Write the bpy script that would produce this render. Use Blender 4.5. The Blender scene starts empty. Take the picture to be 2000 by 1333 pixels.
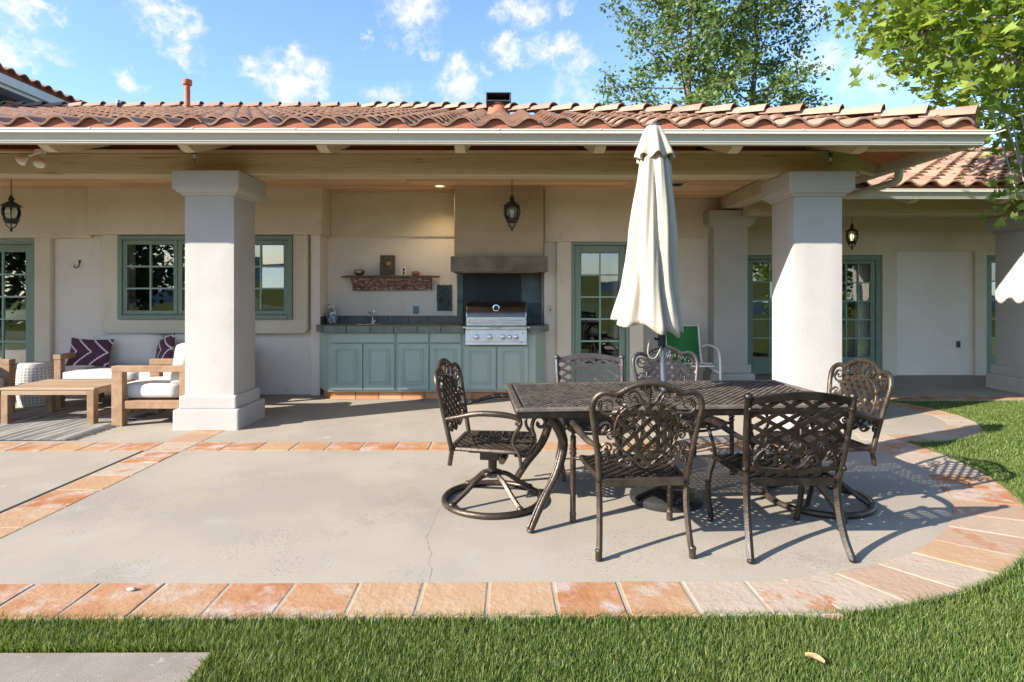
import bpy, bmesh, math, random
import numpy as np
from mathutils import Vector, Matrix, noise as mnoise
random.seed(7)
rng = np.random.default_rng(7)
S = bpy.context.scene
COL = S.collection
PI = math.pi
R = math.radians

# ------------------------------------------------------------------ camera
F = 1140.0                      # focal length in pixels of the 2000 px wide photograph
YAW = R(0.45)
CH = 1.4
cd = bpy.data.cameras.new('camera')
cam = bpy.data.objects.new('camera', cd)
COL.objects.link(cam)
cam.location = (0, 0, CH)
cam.rotation_euler = (PI/2, 0, -YAW)
cd.sensor_width = 36.0
cd.lens = 36.0*F/2000.0
cd.shift_y = -91.5/2000.0
cd.clip_start = 0.05
cd.clip_end = 5000
S.camera = cam

# ------------------------------------------------------------------ sun and sky
SUN_EL, SUN_AZ = R(27.6), R(28.0)          # shadows run 28 degrees off the facade
SD = Vector((-math.cos(SUN_AZ)*math.cos(SUN_EL), -math.sin(SUN_AZ)*math.cos(SUN_EL), math.sin(SUN_EL)))
sl = bpy.data.lights.new('sun', 'SUN')
sl.energy = 5.0
sl.angle = R(0.5)
sl.color = (1.0, 0.93, 0.82)
so = bpy.data.objects.new('sun', sl)
COL.objects.link(so)
so.location = (-20, -12, 14)
so.rotation_euler = SD.to_track_quat('Z', 'Y').to_euler()

S.view_settings.view_transform = 'Standard'
S.view_settings.look = 'None'
S.view_settings.exposure = 1.35
S.view_settings.gamma = 1.0
S.view_settings.use_curve_mapping = False
S.cycles.use_adaptive_sampling = True
S.cycles.max_bounces = 8
S.cycles.diffuse_bounces = 5
S.cycles.transparent_max_bounces = 24
S.cycles.caustics_reflective = False
S.cycles.caustics_refractive = False
S.cycles.use_denoising = True
S.cycles.sample_clamp_indirect = 6.0

def ray(px, py):
    a = (px-1000.0)/F
    b = (575.0-py)/F
    return (a*math.cos(YAW)+math.sin(YAW), math.cos(YAW)-a*math.sin(YAW), b)
def wx(px, Y):
    r = ray(px, 575)
    return Y*r[0]/r[1]
def wz(py, Y, px=1000):
    r = ray(px, py)
    return CH + Y*r[2]/r[1]
def G(px, py, z=0.0):
    r = ray(px, py)
    t = (z-CH)/r[2]
    return (t*r[0], t*r[1])

W = bpy.data.worlds.new('World')
S.world = W
W.use_nodes = True
nt = W.node_tree
nt.nodes.clear()
def nn(t, **k):
    n = nt.nodes.new(t)
    for a, v in k.items():
        setattr(n, a, v)
    return n
def lk(a, b):
    nt.links.new(a, b)
out = nn('ShaderNodeOutputWorld')
bg = nn('ShaderNodeBackground')
bg.inputs[1].default_value = 0.103
lk(bg.outputs[0], out.inputs[0])
sky = nn('ShaderNodeTexSky', sky_type='NISHITA')
sky.sun_disc = False
sky.sun_elevation = SUN_EL
sky.sun_rotation = math.atan2(SD.x, SD.y)
sky.air_density = 1.0
sky.dust_density = 0.6
sky.ozone_density = 2.0
tc = nn('ShaderNodeTexCoord')
def vmath(op, a, b=None):
    n = nn('ShaderNodeVectorMath', operation=op)
    for i, v in enumerate((a, b)):
        if v is None: continue
        if isinstance(v, (tuple, list)): n.inputs[i].default_value = v
        else: lk(v, n.inputs[i])
    return n
def fmath(op, a, b=None, clamp=False):
    n = nn('ShaderNodeMath', operation=op, use_clamp=clamp)
    for i, v in enumerate((a, b)):
        if v is None: continue
        if isinstance(v, (int, float)): n.inputs[i].default_value = v
        else: lk(v, n.inputs[i])
    return n.outputs[0]
# the air looks a deeper blue than the bare model: one colour gain over the whole dome
gain = nn('ShaderNodeMixRGB', blend_type='MULTIPLY')
gain.inputs[0].default_value = 1.0
lk(sky.outputs[0], gain.inputs[1])
gain.inputs[2].default_value = (1.10, 1.20, 1.34, 1)
n1 = nn('ShaderNodeTexNoise')
n1.inputs['Scale'].default_value = 16.0
n1.inputs['Detail'].default_value = 6.0
n1.inputs['Roughness'].default_value = 0.72
lk(tc.outputs['Generated'], n1.inputs['Vector'])
off = vmath('SUBTRACT', n1.outputs['Color'], (0.5, 0.5, 0.5))
sc = nn('ShaderNodeVectorMath', operation='SCALE')
lk(off.outputs[0], sc.inputs[0])
sc.inputs['Scale'].default_value = 0.11
warp = vmath('ADD', tc.outputs['Generated'], sc.outputs[0])
warpz = vmath('MULTIPLY', warp.outputs[0], (1, 1, 1.55))
puffs = [(335,35,62,1),(300,15,35,.8),(362,104,40,.95),(572,150,72,1),(610,168,40,.8),(482,127,26,.8),(246,155,38,.75),(32,28,60,.95),(20,100,55,.95),(105,28,30,.9),(100,108,40,.5),(815,10,65,.85),
         (845,45,40,.7),(1010,96,52,1),(1098,104,52,.9),(1120,120,40,.8),(898,154,52,1),(1022,14,48,.8),(1110,20,25,.5),(905,188,40,.6),(760,188,40,.55),(1130,178,60,.55),(770,66,14,.5),(725,66,14,.5),(1600,115,52,.55),(1690,145,60,.6),(1590,30,40,.5),(830,85,35,.5),
         (-160,60,90,.9),(-420,120,110,.9),(2250,90,90,.8),(2500,160,110,.8),(400,-160,130,.9),(1200,-200,150,.9),(900,-420,200,.9),(1800,-330,170,.9),(-200,-300,190,.9)]
acc = None
for (px, py, rad, s) in puffs:
    d = Vector(ray(px, py)).normalized()
    ang = (rad/F)*(Vector(ray(px, py)).length**-1.0)
    dist = vmath('DISTANCE', warpz.outputs[0], (d.x, d.y, d.z*1.55)).outputs['Value']
    mr = nn('ShaderNodeMapRange', interpolation_type='SMOOTHSTEP')
    lk(dist, mr.inputs[0])
    mr.inputs[1].default_value = ang*1.3
    mr.inputs[2].default_value = ang*0.35
    mr.inputs[3].default_value = 0.0
    mr.inputs[4].default_value = s
    acc = mr.outputs[0] if acc is None else fmath('MAXIMUM', acc, mr.outputs[0])
# the half of the sky behind the camera carries the same kind of broken cloud
sepw = nn('ShaderNodeSeparateXYZ')
lk(tc.outputs['Generated'], sepw.inputs[0])
flat = nn('ShaderNodeCombineXYZ')
zc = fmath('MAXIMUM', sepw.outputs[2], 0.06)
lk(fmath('DIVIDE', sepw.outputs[0], zc), flat.inputs[0])
lk(fmath('DIVIDE', sepw.outputs[1], zc), flat.inputs[1])
n3 = nn('ShaderNodeTexNoise')
n3.inputs['Scale'].default_value = 0.9
n3.inputs['Detail'].default_value = 7.0
n3.inputs['Roughness'].default_value = 0.6
lk(flat.outputs[0], n3.inputs['Vector'])
mr3 = nn('ShaderNodeMapRange', interpolation_type='SMOOTHSTEP')
lk(n3.outputs[0], mr3.inputs[0])
mr3.inputs[1].default_value = 0.56
mr3.inputs[2].default_value = 0.80
mrb = nn('ShaderNodeMapRange')
lk(sepw.outputs[1], mrb.inputs[0])
mrb.inputs[1].default_value = 0.25
mrb.inputs[2].default_value = -0.05
back = fmath('MULTIPLY', mr3.outputs[0], mrb.outputs[0])
acc = fmath('MAXIMUM', acc, back)
n2 = nn('ShaderNodeTexNoise')
n2.inputs['Scale'].default_value = 34.0
n2.inputs['Detail'].default_value = 7.0
n2.inputs['Roughness'].default_value = 0.6
lk(tc.outputs['Generated'], n2.inputs['Vector'])
mr2 = nn('ShaderNodeMapRange')
lk(n2.outputs[0], mr2.inputs[0])
mr2.inputs[1].default_value = 0.38
mr2.inputs[2].default_value = 0.60
mr2.inputs[3].default_value = 0.12
mr2.inputs[4].default_value = 1.2
cov = fmath('MULTIPLY', acc, mr2.outputs[0], True)
mixc = nn('ShaderNodeMixRGB')
lk(cov, mixc.inputs[0])
lk(gain.outputs[0], mixc.inputs[1])
mixc.inputs[2].default_value = (4.2, 4.2, 4.25, 1)
lk(mixc.outputs[0], bg.inputs[0])

# ------------------------------------------------------------------ materials
MATS = {}
def mat(name, c1, c2=None, ns=4.0, contrast=(0.35, 0.65), rough=0.8, metal=0.0, bump=0.0, bs=60.0, stretch=(1, 1, 1),
        spec=0.5, c3=None, n3s=20.0, c3r=(0.6, 0.7), rnd=0.0, rnd2=None, isl=False, rrough=0.0, bd=4.0, coat=0.0, sss=0.0, bump2=None, spots=None, stain=None):
    """procedural surface: two colours mixed by noise, an optional third in patches, per-object or per-island shifts, relief"""
    if name in MATS: return MATS[name]
    m = bpy.data.materials.new(name)
    MATS[name] = m
    m.use_nodes = True
    t = m.node_tree
    b = t.nodes['Principled BSDF']
    L = t.links.new
    def N(ty, **k):
        n = t.nodes.new(ty)
        for a, v in k.items(): setattr(n, a, v)
        return n
    tcn = N('ShaderNodeTexCoord')
    oi = N('ShaderNodeObjectInfo')
    geo = N('ShaderNodeNewGeometry')
    rv = oi.outputs['Random']
    if isl:
        ad = N('ShaderNodeMath', operation='ADD')
        L(oi.outputs['Random'], ad.inputs[0]); L(geo.outputs['Random Per Island'], ad.inputs[1])
        fr = N('ShaderNodeMath', operation='FRACT')
        L(ad.outputs[0], fr.inputs[0])
        rv = fr.outputs[0]
    mul = N('ShaderNodeMath', operation='MULTIPLY'); mul.inputs[1].default_value = 37.0
    L(oi.outputs['Random'], mul.inputs[0])
    mp = N('ShaderNodeMapping'); mp.inputs['Scale'].default_value = stretch
    L(tcn.outputs['Object'], mp.inputs[0])
    va = N('ShaderNodeVectorMath', operation='ADD')
    L(mp.outputs[0], va.inputs[0]); L(mul.outputs[0], va.inputs[1])
    vec = va.outputs[0]
    def noise(scale, detail=5.0, rgh=0.6):
        n = N('ShaderNodeTexNoise')
        n.inputs['Scale'].default_value = scale; n.inputs['Detail'].default_value = detail; n.inputs['Roughness'].default_value = rgh
        L(vec, n.inputs['Vector'])
        return n.outputs[0]
    def mrange(v, a, b_, c=0.0, d=1.0):
        n = N('ShaderNodeMapRange'); n.interpolation_type = 'SMOOTHSTEP'
        L(v, n.inputs[0])
        for i, x in enumerate((a, b_, c, d)): n.inputs[i+1].default_value = x
        return n.outputs[0]
    def mix(f, a, c, blend='MIX'):
        n = N('ShaderNodeMixRGB', blend_type=blend)
        for i, v in enumerate((f, a, c)):
            if hasattr(v, 'links'): L(v, n.inputs[i])
            elif isinstance(v, (int, float)): n.inputs[i].default_value = v
            else: n.inputs[i].default_value = (*v[:3], 1)
        return n.outputs[0]
    col = None
    if c2 is not None:
        col = mix(mrange(noise(ns), *contrast), c1, c2)
    if c3 is not None:
        col = mix(mrange(noise(n3s, 6.0), *c3r), col if col is not None else c1, c3)
    if rnd2 is not None:
        for k, (cc, lo, hi, amt) in enumerate(rnd2):
            f = mrange(rv, lo, hi, 0.0, amt)
            col = mix(f, col if col is not None else c1, cc)
    if rnd > 0:
        col = mix(1.0, col if col is not None else c1, mix(mrange(rv, 0, 1), (1-rnd,)*3, (1+rnd,)*3), 'MULTIPLY')
    if stain is not None:
        for (s1, s2, s3, s4) in stain:
            col = mix(mrange(noise(s1, 6.0, .7), s2, s3), col if col is not None else c1, s4)
    if spots is not None:
        sc_, lo, hi, cc = spots
        n = N('ShaderNodeTexVoronoi'); n.inputs['Scale'].default_value = sc_
        L(vec, n.inputs['Vector'])
        nm = noise(1.4, 3.0)
        f1 = mrange(n.outputs['Distance'], hi, lo)
        f2 = mrange(nm, .45, .62)
        mm = N('ShaderNodeMath', operation='MULTIPLY'); L(f1, mm.inputs[0]); L(f2, mm.inputs[1])
        col = mix(mm.outputs[0], col if col is not None else c1, cc)
    if col is None: b.inputs['Base Color'].default_value = (*c1[:3], 1)
    else: L(col, b.inputs['Base Color'])
    b.inputs['Roughness'].default_value = rough
    if rrough > 0:
        L(mrange(noise(9.0), 0.3, 0.7, rough-rrough, rough+rrough), b.inputs['Roughness'])
    b.inputs['Metallic'].default_value = metal
    b.inputs['Specular IOR Level'].default_value = spec
    b.inputs['Coat Weight'].default_value = coat
    if bump > 0:
        bn = N('ShaderNodeBump'); bn.inputs['Strength'].default_value = bump; bn.inputs['Distance'].default_value = 0.01
        L(noise(bs, bd), bn.inputs['Height'])
        last = bn
        if bump2:
            b2 = N('ShaderNodeBump'); b2.inputs['Strength'].default_value = bump2[0]; b2.inputs['Distance'].default_value = bump2[2]
            L(noise(bump2[1], 3.0), b2.inputs['Height']); L(bn.outputs[0], b2.inputs['Normal'])
            last = b2
        L(last.outputs[0], b.inputs['Normal'])
    return m

stucco_tan = mat('stucco_tan', (.60,.52,.395), (.66,.585,.46), 1.2, (.3,.7), .9, bump=.35, bs=45, bump2=(.7, 5.0, .012), spec=.2, c3=(.54,.46,.335), n3s=3.0, c3r=(.58,.75))
stucco_white_lifted = mat('stucco_white_lifted', (.70,.625,.545), (.75,.67,.59), 1.2, (.3,.7), .9, bump=.35, bs=45, bump2=(.7, 5.0, .012), spec=.2, c3=(.64,.56,.475), n3s=3.0, c3r=(.58,.75))  # column paint made lighter to stand in for fill light in the porch
stucco_col_dimmed = mat('stucco_column_dimmed', (.40,.375,.35), (.44,.415,.385), 1.5, (.3,.7), .9, bump=.15, bs=45, bump2=(.28, 5.0, .012), spec=.2, c3=(.39,.36,.325), n3s=4.0, c3r=(.6,.8))  # same paint as the panels, colour darkened to hold down direct sun
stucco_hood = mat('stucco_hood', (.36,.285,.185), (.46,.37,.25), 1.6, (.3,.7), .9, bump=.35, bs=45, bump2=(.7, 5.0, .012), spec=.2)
stucco_lip = mat('stucco_lip', (.25,.21,.155), (.13,.11,.085), 3.0, (.3,.7), .9, bump=.35, bs=45, spec=.2)  # darker mottled stucco for the hood lip
beam_paint = mat('beam_paint', (.46,.39,.25), (.56,.48,.33), 2.0, (.3,.7), .75, bump=.6, bs=16, stretch=(.25, 4, 4), c3=(.27,.21,.12), n3s=9.0, c3r=(.62,.70), spec=.3)
rafter_paint = mat('rafter_paint', (.56,.49,.33), (.64,.57,.41), 2.0, (.3,.7), .75, bump=.3, bs=20, stretch=(3, .4, 3), spec=.3)
trim_cream = mat('gutter_paint', (.50,.475,.40), (.55,.52,.44), 1.0, (.3,.7), .38, spec=.5, stretch=(.5, 3, 3))
ceil_wood = mat('ceiling_wood', (.52,.31,.165), (.66,.45,.27), 2.5, (.3,.7), .7, bump=.25, bs=24, stretch=(.3, 5, 5), rnd=.16)
sheath_wood = mat('sheathing_wood', (.40,.13,.065), (.52,.22,.11), 4.0, (.3,.7), .8, bump=.3, bs=24, stretch=(.4, 4, 4), rnd=.15)
block_wood = mat('blocking_wood', (.17,.065,.037), (.25,.115,.065), 5.0, (.3,.7), .85, bump=.3, bs=24, stretch=(.4, 4, 4))
green_paint = mat('green_paint', (.165,.225,.17), (.19,.255,.195), 3.0, (.3,.7), .5, bump=.05, bs=30)
muntin_paint = mat('muntin_paint', (.24,.34,.28), (.27,.38,.31), 3.0, (.3,.7), .5)
cab_paint = mat('cabinet_paint', (.32,.395,.34), (.35,.425,.37), 2.0, (.3,.7), .45, bump=.05, bs=30, stretch=(3, 3, .6))
slate = mat('slate_tile', (.055,.085,.085), (.11,.14,.13), 7.0, (.35,.65), .5, bump=.35, bs=22, rnd2=[((.05,.085,.11), .4, .9, .8), ((.13,.13,.09), .0, .25, .35)], c3=(.05,.055,.045), n3s=5.0, c3r=(.56,.7), rrough=.15)
slate_edge = mat('slate_edge', (.17,.20,.165), (.11,.14,.12), 9.0, (.35,.65), .6, bump=.4, bs=25, rnd2=[((.15,.13,.08), .5, .9, .5)], c3=(.22,.22,.17), n3s=14.0, c3r=(.62,.72))
slate_black = mat('slate_black', (.012,.014,.015), (.02,.025,.026), 5.0, (.3,.7), .6, bump=.3, bs=22)  # near-black slate for the middle fireback tiles
grout = mat('grout', (.14,.14,.12), (.2,.19,.16), 20.0, (.3,.7), .95)
terracotta = mat('terracotta_tile', (.50,.19,.07), (.58,.28,.13), 3.0, (.3,.7), .8, bump=.3, bs=30, rnd2=[((.60,.34,.19), .5, 1.0, .4)], rnd=.06)
paver = mat('paving_tile', (.32,.13,.055), (.37,.20,.105), 5.0, (.35,.65), .85, bump=.5, bs=35, rnd2=[((.38,.255,.15), .3, .9, .85)], c3=(.40,.33,.29), n3s=5.5, c3r=(.46,.68), spots=(38., .05, .16, (.2,.08,.03)), spec=.2, bump2=(.5, 12, .006))
paver_pale = mat('paving_tile_pale', (.35,.27,.205), (.39,.315,.25), 5.0, (.35,.65), .85, bump=.5, bs=35, rnd2=[((.33,.19,.12), .5, 1.0, .7)], c3=(.34,.15,.07), n3s=5.0, c3r=(.56,.68), spots=(38., .05, .16, (.24,.13,.07)), spec=.2, bump2=(.5, 12, .006))
concrete = mat('concrete', (.335,.29,.232), (.285,.248,.205), .9, (.35,.65), .85, bump=.12, bs=140, c3=(.335,.305,.265), n3s=2.3, c3r=(.56,.74), spec=.25, bump2=(.2, 7, .006), spots=(48.0, .10, .30, (.15,.135,.11)), stain=[(1.1, .56, .80, (.36,.29,.195)), (.7, .58, .74, (.24,.215,.18)), (3.3, .62, .80, (.42,.40,.37)), (19., .66, .74, (.25,.22,.18))])
slab_conc = mat('stepping_slab', (.21,.175,.14), (.26,.22,.18), 5.0, (.3,.7), .9, bump=.3, bs=220, c3=(.31,.27,.225), n3s=30, c3r=(.6,.68), spots=(60.0, .05, .16, (.2,.17,.14)))
joint_dark = mat('joint_filler', (.03,.027,.022), rough=.9)
crack_dark = mat('crack', (.19,.165,.13), rough=.95)
tile_clay = mat('roof_clay', (.27,.15,.105), (.32,.19,.14), 6.0, (.3,.7), .85, bump=.4, bs=70, isl=True, rnd2=[((.36,.235,.165), .1, .6, .6), ((.19,.095,.068), .7, 1.0, .55)], c3=(.10,.07,.052), n3s=13, c3r=(.62,.72), spec=.2)
ridge_clay = mat('ridge_clay', (.28,.16,.115), (.325,.195,.145), 5.0, (.3,.7), .85, bump=.4, bs=70, isl=True, rnd2=[((.35,.24,.18), .2, .8, .5)], rnd=.06, c3=(.16,.10,.07), n3s=11, c3r=(.66,.76), spec=.2)
birdstop_clay = mat('birdstop_clay', (.31,.095,.052), (.36,.125,.07), 6.0, (.3,.7), .9, bump=.2, bs=60)
rust = mat('rusty_pipe', (.42,.13,.045), (.30,.085,.03), 9.0, (.3,.7), .75, bump=.2, bs=60, c3=(.12,.05,.03), n3s=14, c3r=(.62,.7))
black_metal = mat('black_metal', (.018,.020,.020), (.03,.03,.028), 20, (.3,.7), .45, spec=.5)
grey_metal = mat('grey_metal', (.30,.34,.37), rough=.4, metal=.6)
lamp_iron = mat('lamp_iron', (.012,.022,.02), (.02,.03,.027), 20, (.3,.7), .45)
lamp_bronze = mat('lamp_bronze', (.03,.018,.012), (.05,.03,.02), 20, (.3,.7), .45)
bronze = mat('cast_bronze', (.046,.033,.024), (.085,.062,.046), 9.0, (.3,.7), .36, metal=.55, bump=.25, bs=120, c3=(.16,.13,.10), n3s=24, c3r=(.62,.76), spec=.6, rrough=.1)
bronze_dark = mat('cast_bronze_dark', (.018,.013,.011), (.034,.025,.020), 9.0, (.3,.7), .38, metal=.5, bump=.25, bs=120, c3=(.12,.095,.075), n3s=26, c3r=(.64,.76), spec=.6, rrough=.1)
bronze_grey = mat('cast_bronze_grey', (.050,.041,.040), (.085,.07,.068), 9.0, (.3,.7), .45, metal=.4, bump=.2, bs=120, c3=(.25,.22,.21), n3s=24, c3r=(.62,.74))
top_bronze = mat('table_bronze', (.17,.14,.115), (.10,.08,.066), 12.0, (.3,.7), .36, metal=.3, bump=.3, bs=150, isl=True, rnd=.25, c3=(.34,.30,.26), n3s=38, c3r=(.6,.72), spec=.6)
canvas = mat('umbrella_canvas', (.54,.475,.385), (.58,.515,.42), 2.5, (.3,.7), .9, bump=.15, bs=300, spec=.1)
def translucent(m, c, f):
    t = m.node_tree
    b = t.nodes['Principled BSDF']; o = t.nodes['Material Output']
    tr = t.nodes.new('ShaderNodeBsdfTranslucent'); tr.inputs[0].default_value = (*c, 1)
    mx = t.nodes.new('ShaderNodeMixShader'); mx.inputs[0].default_value = f
    t.links.new(b.outputs[0], mx.inputs[1]); t.links.new(tr.outputs[0], mx.inputs[2]); t.links.new(mx.outputs[0], o.inputs[0])
translucent(canvas, (.60,.48,.33), .28)
pole_blue = mat('pole_metal', (.10,.125,.16), (.13,.155,.19), 5, (.3,.7), .35, metal=.5)
base_black = mat('base_black', (.012,.012,.013), (.022,.022,.022), 8, (.3,.7), .5, bump=.4, bs=30, spots=(40., .03, .1, (.12,.12,.12)))
teak = mat('teak', (.22,.125,.065), (.31,.19,.11), 3.0, (.3,.7), .7, bump=.2, bs=24, stretch=(4, 4, 4), rnd=.08)
teak_top = mat('teak_slat', (.27,.18,.11), (.35,.25,.165), 3.0, (.3,.7), .7, bump=.2, bs=26, stretch=(.5, 5, 5), rnd=.14)
cushion = mat('cushion_white', (.52,.495,.46), (.56,.53,.50), 3.0, (.3,.7), .9, bump=.15, bs=400, spec=.1, bump2=(.3, 4, .012))
ceramic = mat('ceramic_white', (.52,.505,.475), rough=.3)
hole_shade = mat('stool_hole_shade', (.03,.028,.025), rough=.9)  # painted shade for the inside of the stool's piercings
steel = mat('brushed_steel', (.55,.55,.56), (.66,.66,.67), 3.0, (.3,.7), .28, metal=1.0, bump=.05, bs=200, stretch=(1, 40, 40), rrough=.08)
steel_pale = mat('control_panel_steel', (.62,.63,.68), (.78,.79,.83), 5.0, (.3,.7), .42, metal=.7, rrough=.1)
steel_dark = mat('lid_steel', (.14,.125,.115), (.17,.15,.135), 4.0, (.3,.7), .32, metal=.9)
chrome = mat('chrome', (.85,.85,.87), rough=.12, metal=1.0)
print_black = mat('print_black', (.02,.02,.02), rough=.6)
old_wood = mat('old_shelf_wood', (.085,.055,.032), (.14,.10,.06), 6, (.3,.7), .85, bump=.5, bs=30, stretch=(1, 4, 4))
peel = mat('peeling_mantel', (.13,.045,.025), (.20,.085,.05), 8, (.3,.7), .9, bump=.8, bs=30, c3=(.52,.45,.37), n3s=44, c3r=(.51,.60), stretch=(.6,1,2))
verdigris = mat('verdigris_relief', (.022,.035,.035), (.055,.085,.08), 22, (.35,.65), .7, bump=.7, bs=30)
plaque_bronze = mat('plaque_bronze', (.05,.045,.028), (.095,.08,.05), 25, (.35,.65), .6, bump=.6, bs=40)
gold = mat('plaque_gold', (.34,.18,.05), rough=.5)
pewter = mat('bowl_metal', (.28,.24,.18), rough=.3, metal=.9)
stone_red = mat('shelf_stone', (.30,.16,.10), (.20,.10,.06), 20, (.3,.7), .9, bump=.4, bs=60)
owl_blue = mat('owl_glaze', (.62,.64,.66), (.10,.14,.20), 30, (.42,.55), .35)
plastic_white = mat('plastic_white', (.78,.77,.74), rough=.45)
plate_cream = mat('plate_cream', (.62,.52,.33), rough=.5)
plate_teal = mat('plate_teal', (.13,.20,.21), rough=.5)
sling = mat('green_sling', (.018,.16,.035), (.022,.19,.042), 4, (.3,.7), .7, bump=.2, bs=500)
rug_mat = mat('rug_weave', (.30,.285,.25), (.11,.105,.10), 2.4, (.46,.54), .95, bump=.5, bs=90, stretch=(9, .25, 1), c3=(.38,.36,.32), n3s=26, c3r=(.6,.66))
rug_dark = mat('rug_fringe', (.05,.05,.05), (.09,.085,.08), 8, (.3,.7), .95)
slate_blue = mat('wing_wall_blue', (.17,.24,.36), (.20,.28,.40), 2, (.3,.7), .8)
fascia_white = mat('wing_fascia', (.58,.58,.54), (.64,.64,.60), 2, (.3,.7), .6)
bark = mat('bark', (.085,.065,.045), (.15,.12,.09), 9, (.3,.7), .95, bump=.7, bs=20, stretch=(2, 2, .5))
bark_pale = mat('bark_pale', (.22,.18,.14), (.32,.28,.22), 6, (.3,.7), .9, bump=.5, bs=14)
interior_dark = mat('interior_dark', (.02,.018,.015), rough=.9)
curtain = mat('curtain', (.62,.58,.52), (.70,.66,.6), 3, (.3,.7), .9)
pebble = mat('pebble', (.36,.32,.27), rough=.8)
dry_leaf = mat('dry_leaf', (.42,.20,.07), (.55,.36,.18), 30, (.3,.7), .8)
soil = mat('lawn_soil', (.045,.06,.02), (.07,.095,.03), 6, (.3,.7), 1.0, bump=.3, bs=60, spec=.1)
hill_mat = mat('hill_scrub', (.035,.06,.075), (.05,.08,.095), .02, (.3,.7), 1.0, spec=.0)
field_mat = mat('field_grass', (.085,.09,.03), (.06,.075,.025), .05, (.3,.7), 1.0, spec=.0)

def leafmat(name, a, b, c, trans, patch=None):
    m = bpy.data.materials.new(name); m.use_nodes = True
    t = m.node_tree; t.nodes.clear()
    o = t.nodes.new('ShaderNodeOutputMaterial')
    g = t.nodes.new('ShaderNodeNewGeometry'); oi = t.nodes.new('ShaderNodeObjectInfo')
    ad = t.nodes.new('ShaderNodeMath'); ad.operation = 'ADD'
    t.links.new(g.outputs['Random Per Island'], ad.inputs[0]); t.links.new(oi.outputs['Random'], ad.inputs[1])
    fr = t.nodes.new('ShaderNodeMath'); fr.operation = 'FRACT'; t.links.new(ad.outputs[0], fr.inputs[0])
    r = t.nodes.new('ShaderNodeValToRGB')
    r.color_ramp.elements[0].color = (*a, 1); r.color_ramp.elements[1].color = (*c, 1)
    e = r.color_ramp.elements.new(.55); e.color = (*b, 1)
    t.links.new(fr.outputs[0], r.inputs[0])
    if patch:
        tcn = t.nodes.new('ShaderNodeTexCoord'); nz = t.nodes.new('ShaderNodeTexNoise'); nz.inputs['Scale'].default_value = 1.6; nz.inputs['Detail'].default_value = 5
        t.links.new(tcn.outputs['Object'], nz.inputs['Vector'])
        mr_ = t.nodes.new('ShaderNodeMapRange'); mr_.inputs[1].default_value = .48; mr_.inputs[2].default_value = .75; mr_.inputs[4].default_value = .35
        t.links.new(nz.outputs[0], mr_.inputs[0])
        pm = t.nodes.new('ShaderNodeMixRGB'); pm.inputs[2].default_value = (*patch, 1)
        t.links.new(mr_.outputs[0], pm.inputs[0]); t.links.new(r.outputs[0], pm.inputs[1])
        r = pm
    p = t.nodes.new('ShaderNodeBsdfPrincipled'); p.inputs['Roughness'].default_value = .5; p.inputs['Specular IOR Level'].default_value = .35
    t.links.new(r.outputs[0], p.inputs['Base Color'])
    tr = t.nodes.new('ShaderNodeBsdfTranslucent')
    br = t.nodes.new('ShaderNodeMixRGB'); br.blend_type = 'MULTIPLY'; br.inputs[0].default_value = 1
    t.links.new(r.outputs[0], br.inputs[1]); br.inputs[2].default_value = (1.5, 1.4, .6, 1)
    t.links.new(br.outputs[0], tr.inputs[0])
    mx = t.nodes.new('ShaderNodeMixShader'); mx.inputs[0].default_value = trans
    t.links.new(p.outputs[0], mx.inputs[1]); t.links.new(tr.outputs[0], mx.inputs[2])
    t.links.new(mx.outputs[0], o.inputs[0])
    return m
leaf_poplar = leafmat('poplar_leaf', (.045,.095,.028), (.105,.175,.052), (.25,.31,.125), .38)
leaf_syc = leafmat('sycamore_leaf', (.10,.165,.027), (.18,.26,.045), (.32,.385,.09), .45)
leaf_dark = leafmat('oak_leaf', (.02,.035,.015), (.035,.055,.02), (.06,.085,.03), .2)
blade_mat = leafmat('grass_blade', (.034,.078,.014), (.108,.175,.032), (.29,.31,.10), .35, (.18,.19,.05))

def glassmat(name, refl, tint=(.9, .95, .95)):
    m = bpy.data.materials.new(name); m.use_nodes = True
    t = m.node_tree; t.nodes.clear()
    o = t.nodes.new('ShaderNodeOutputMaterial')
    gl = t.nodes.new('ShaderNodeBsdfGlossy'); gl.inputs['Roughness'].default_value = .015
    tr = t.nodes.new('ShaderNodeBsdfTransparent'); tr.inputs[0].default_value = (*tint, 1)
    lw = t.nodes.new('ShaderNodeFresnel'); lw.inputs[0].default_value = 1.5
    mt = t.nodes.new('ShaderNodeMath'); mt.operation = 'ADD'; mt.inputs[1].default_value = refl; mt.use_clamp = True
    t.links.new(lw.outputs[0], mt.inputs[0])
    # old panes are not quite flat: faint waves in the reflection
    tcn = t.nodes.new('ShaderNodeTexCoord')
    nz = t.nodes.new('ShaderNodeTexNoise'); nz.inputs['Scale'].default_value = 2.2; nz.inputs['Detail'].default_value = 1
    t.links.new(tcn.outputs['Object'], nz.inputs['Vector'])
    bn = t.nodes.new('ShaderNodeBump'); bn.inputs['Strength'].default_value = .12; bn.inputs['Distance'].default_value = .01
    t.links.new(nz.outputs[0], bn.inputs['Height']); t.links.new(bn.outputs[0], gl.inputs['Normal'])
    mx = t.nodes.new('ShaderNodeMixShader')
    t.links.new(mt.outputs[0], mx.inputs[0]); t.links.new(tr.outputs[0], mx.inputs[1]); t.links.new(gl.outputs[0], mx.inputs[2])
    t.links.new(mx.outputs[0], o.inputs[0])
    return m
pane_glass = glassmat('window_glass', .22)
lamp_glass = glassmat('lamp_glass', .06)
def emit(name, c, s):
    m = bpy.data.materials.new(name); m.use_nodes = True
    b = m.node_tree.nodes['Principled BSDF']
    b.inputs['Base Color'].default_value = (*c, 1); b.inputs['Emission Color'].default_value = (*c, 1); b.inputs['Emission Strength'].default_value = s
    return m
bulb_lit = emit('lit_bulb', (1.0, .72, .35), 1.6)
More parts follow.
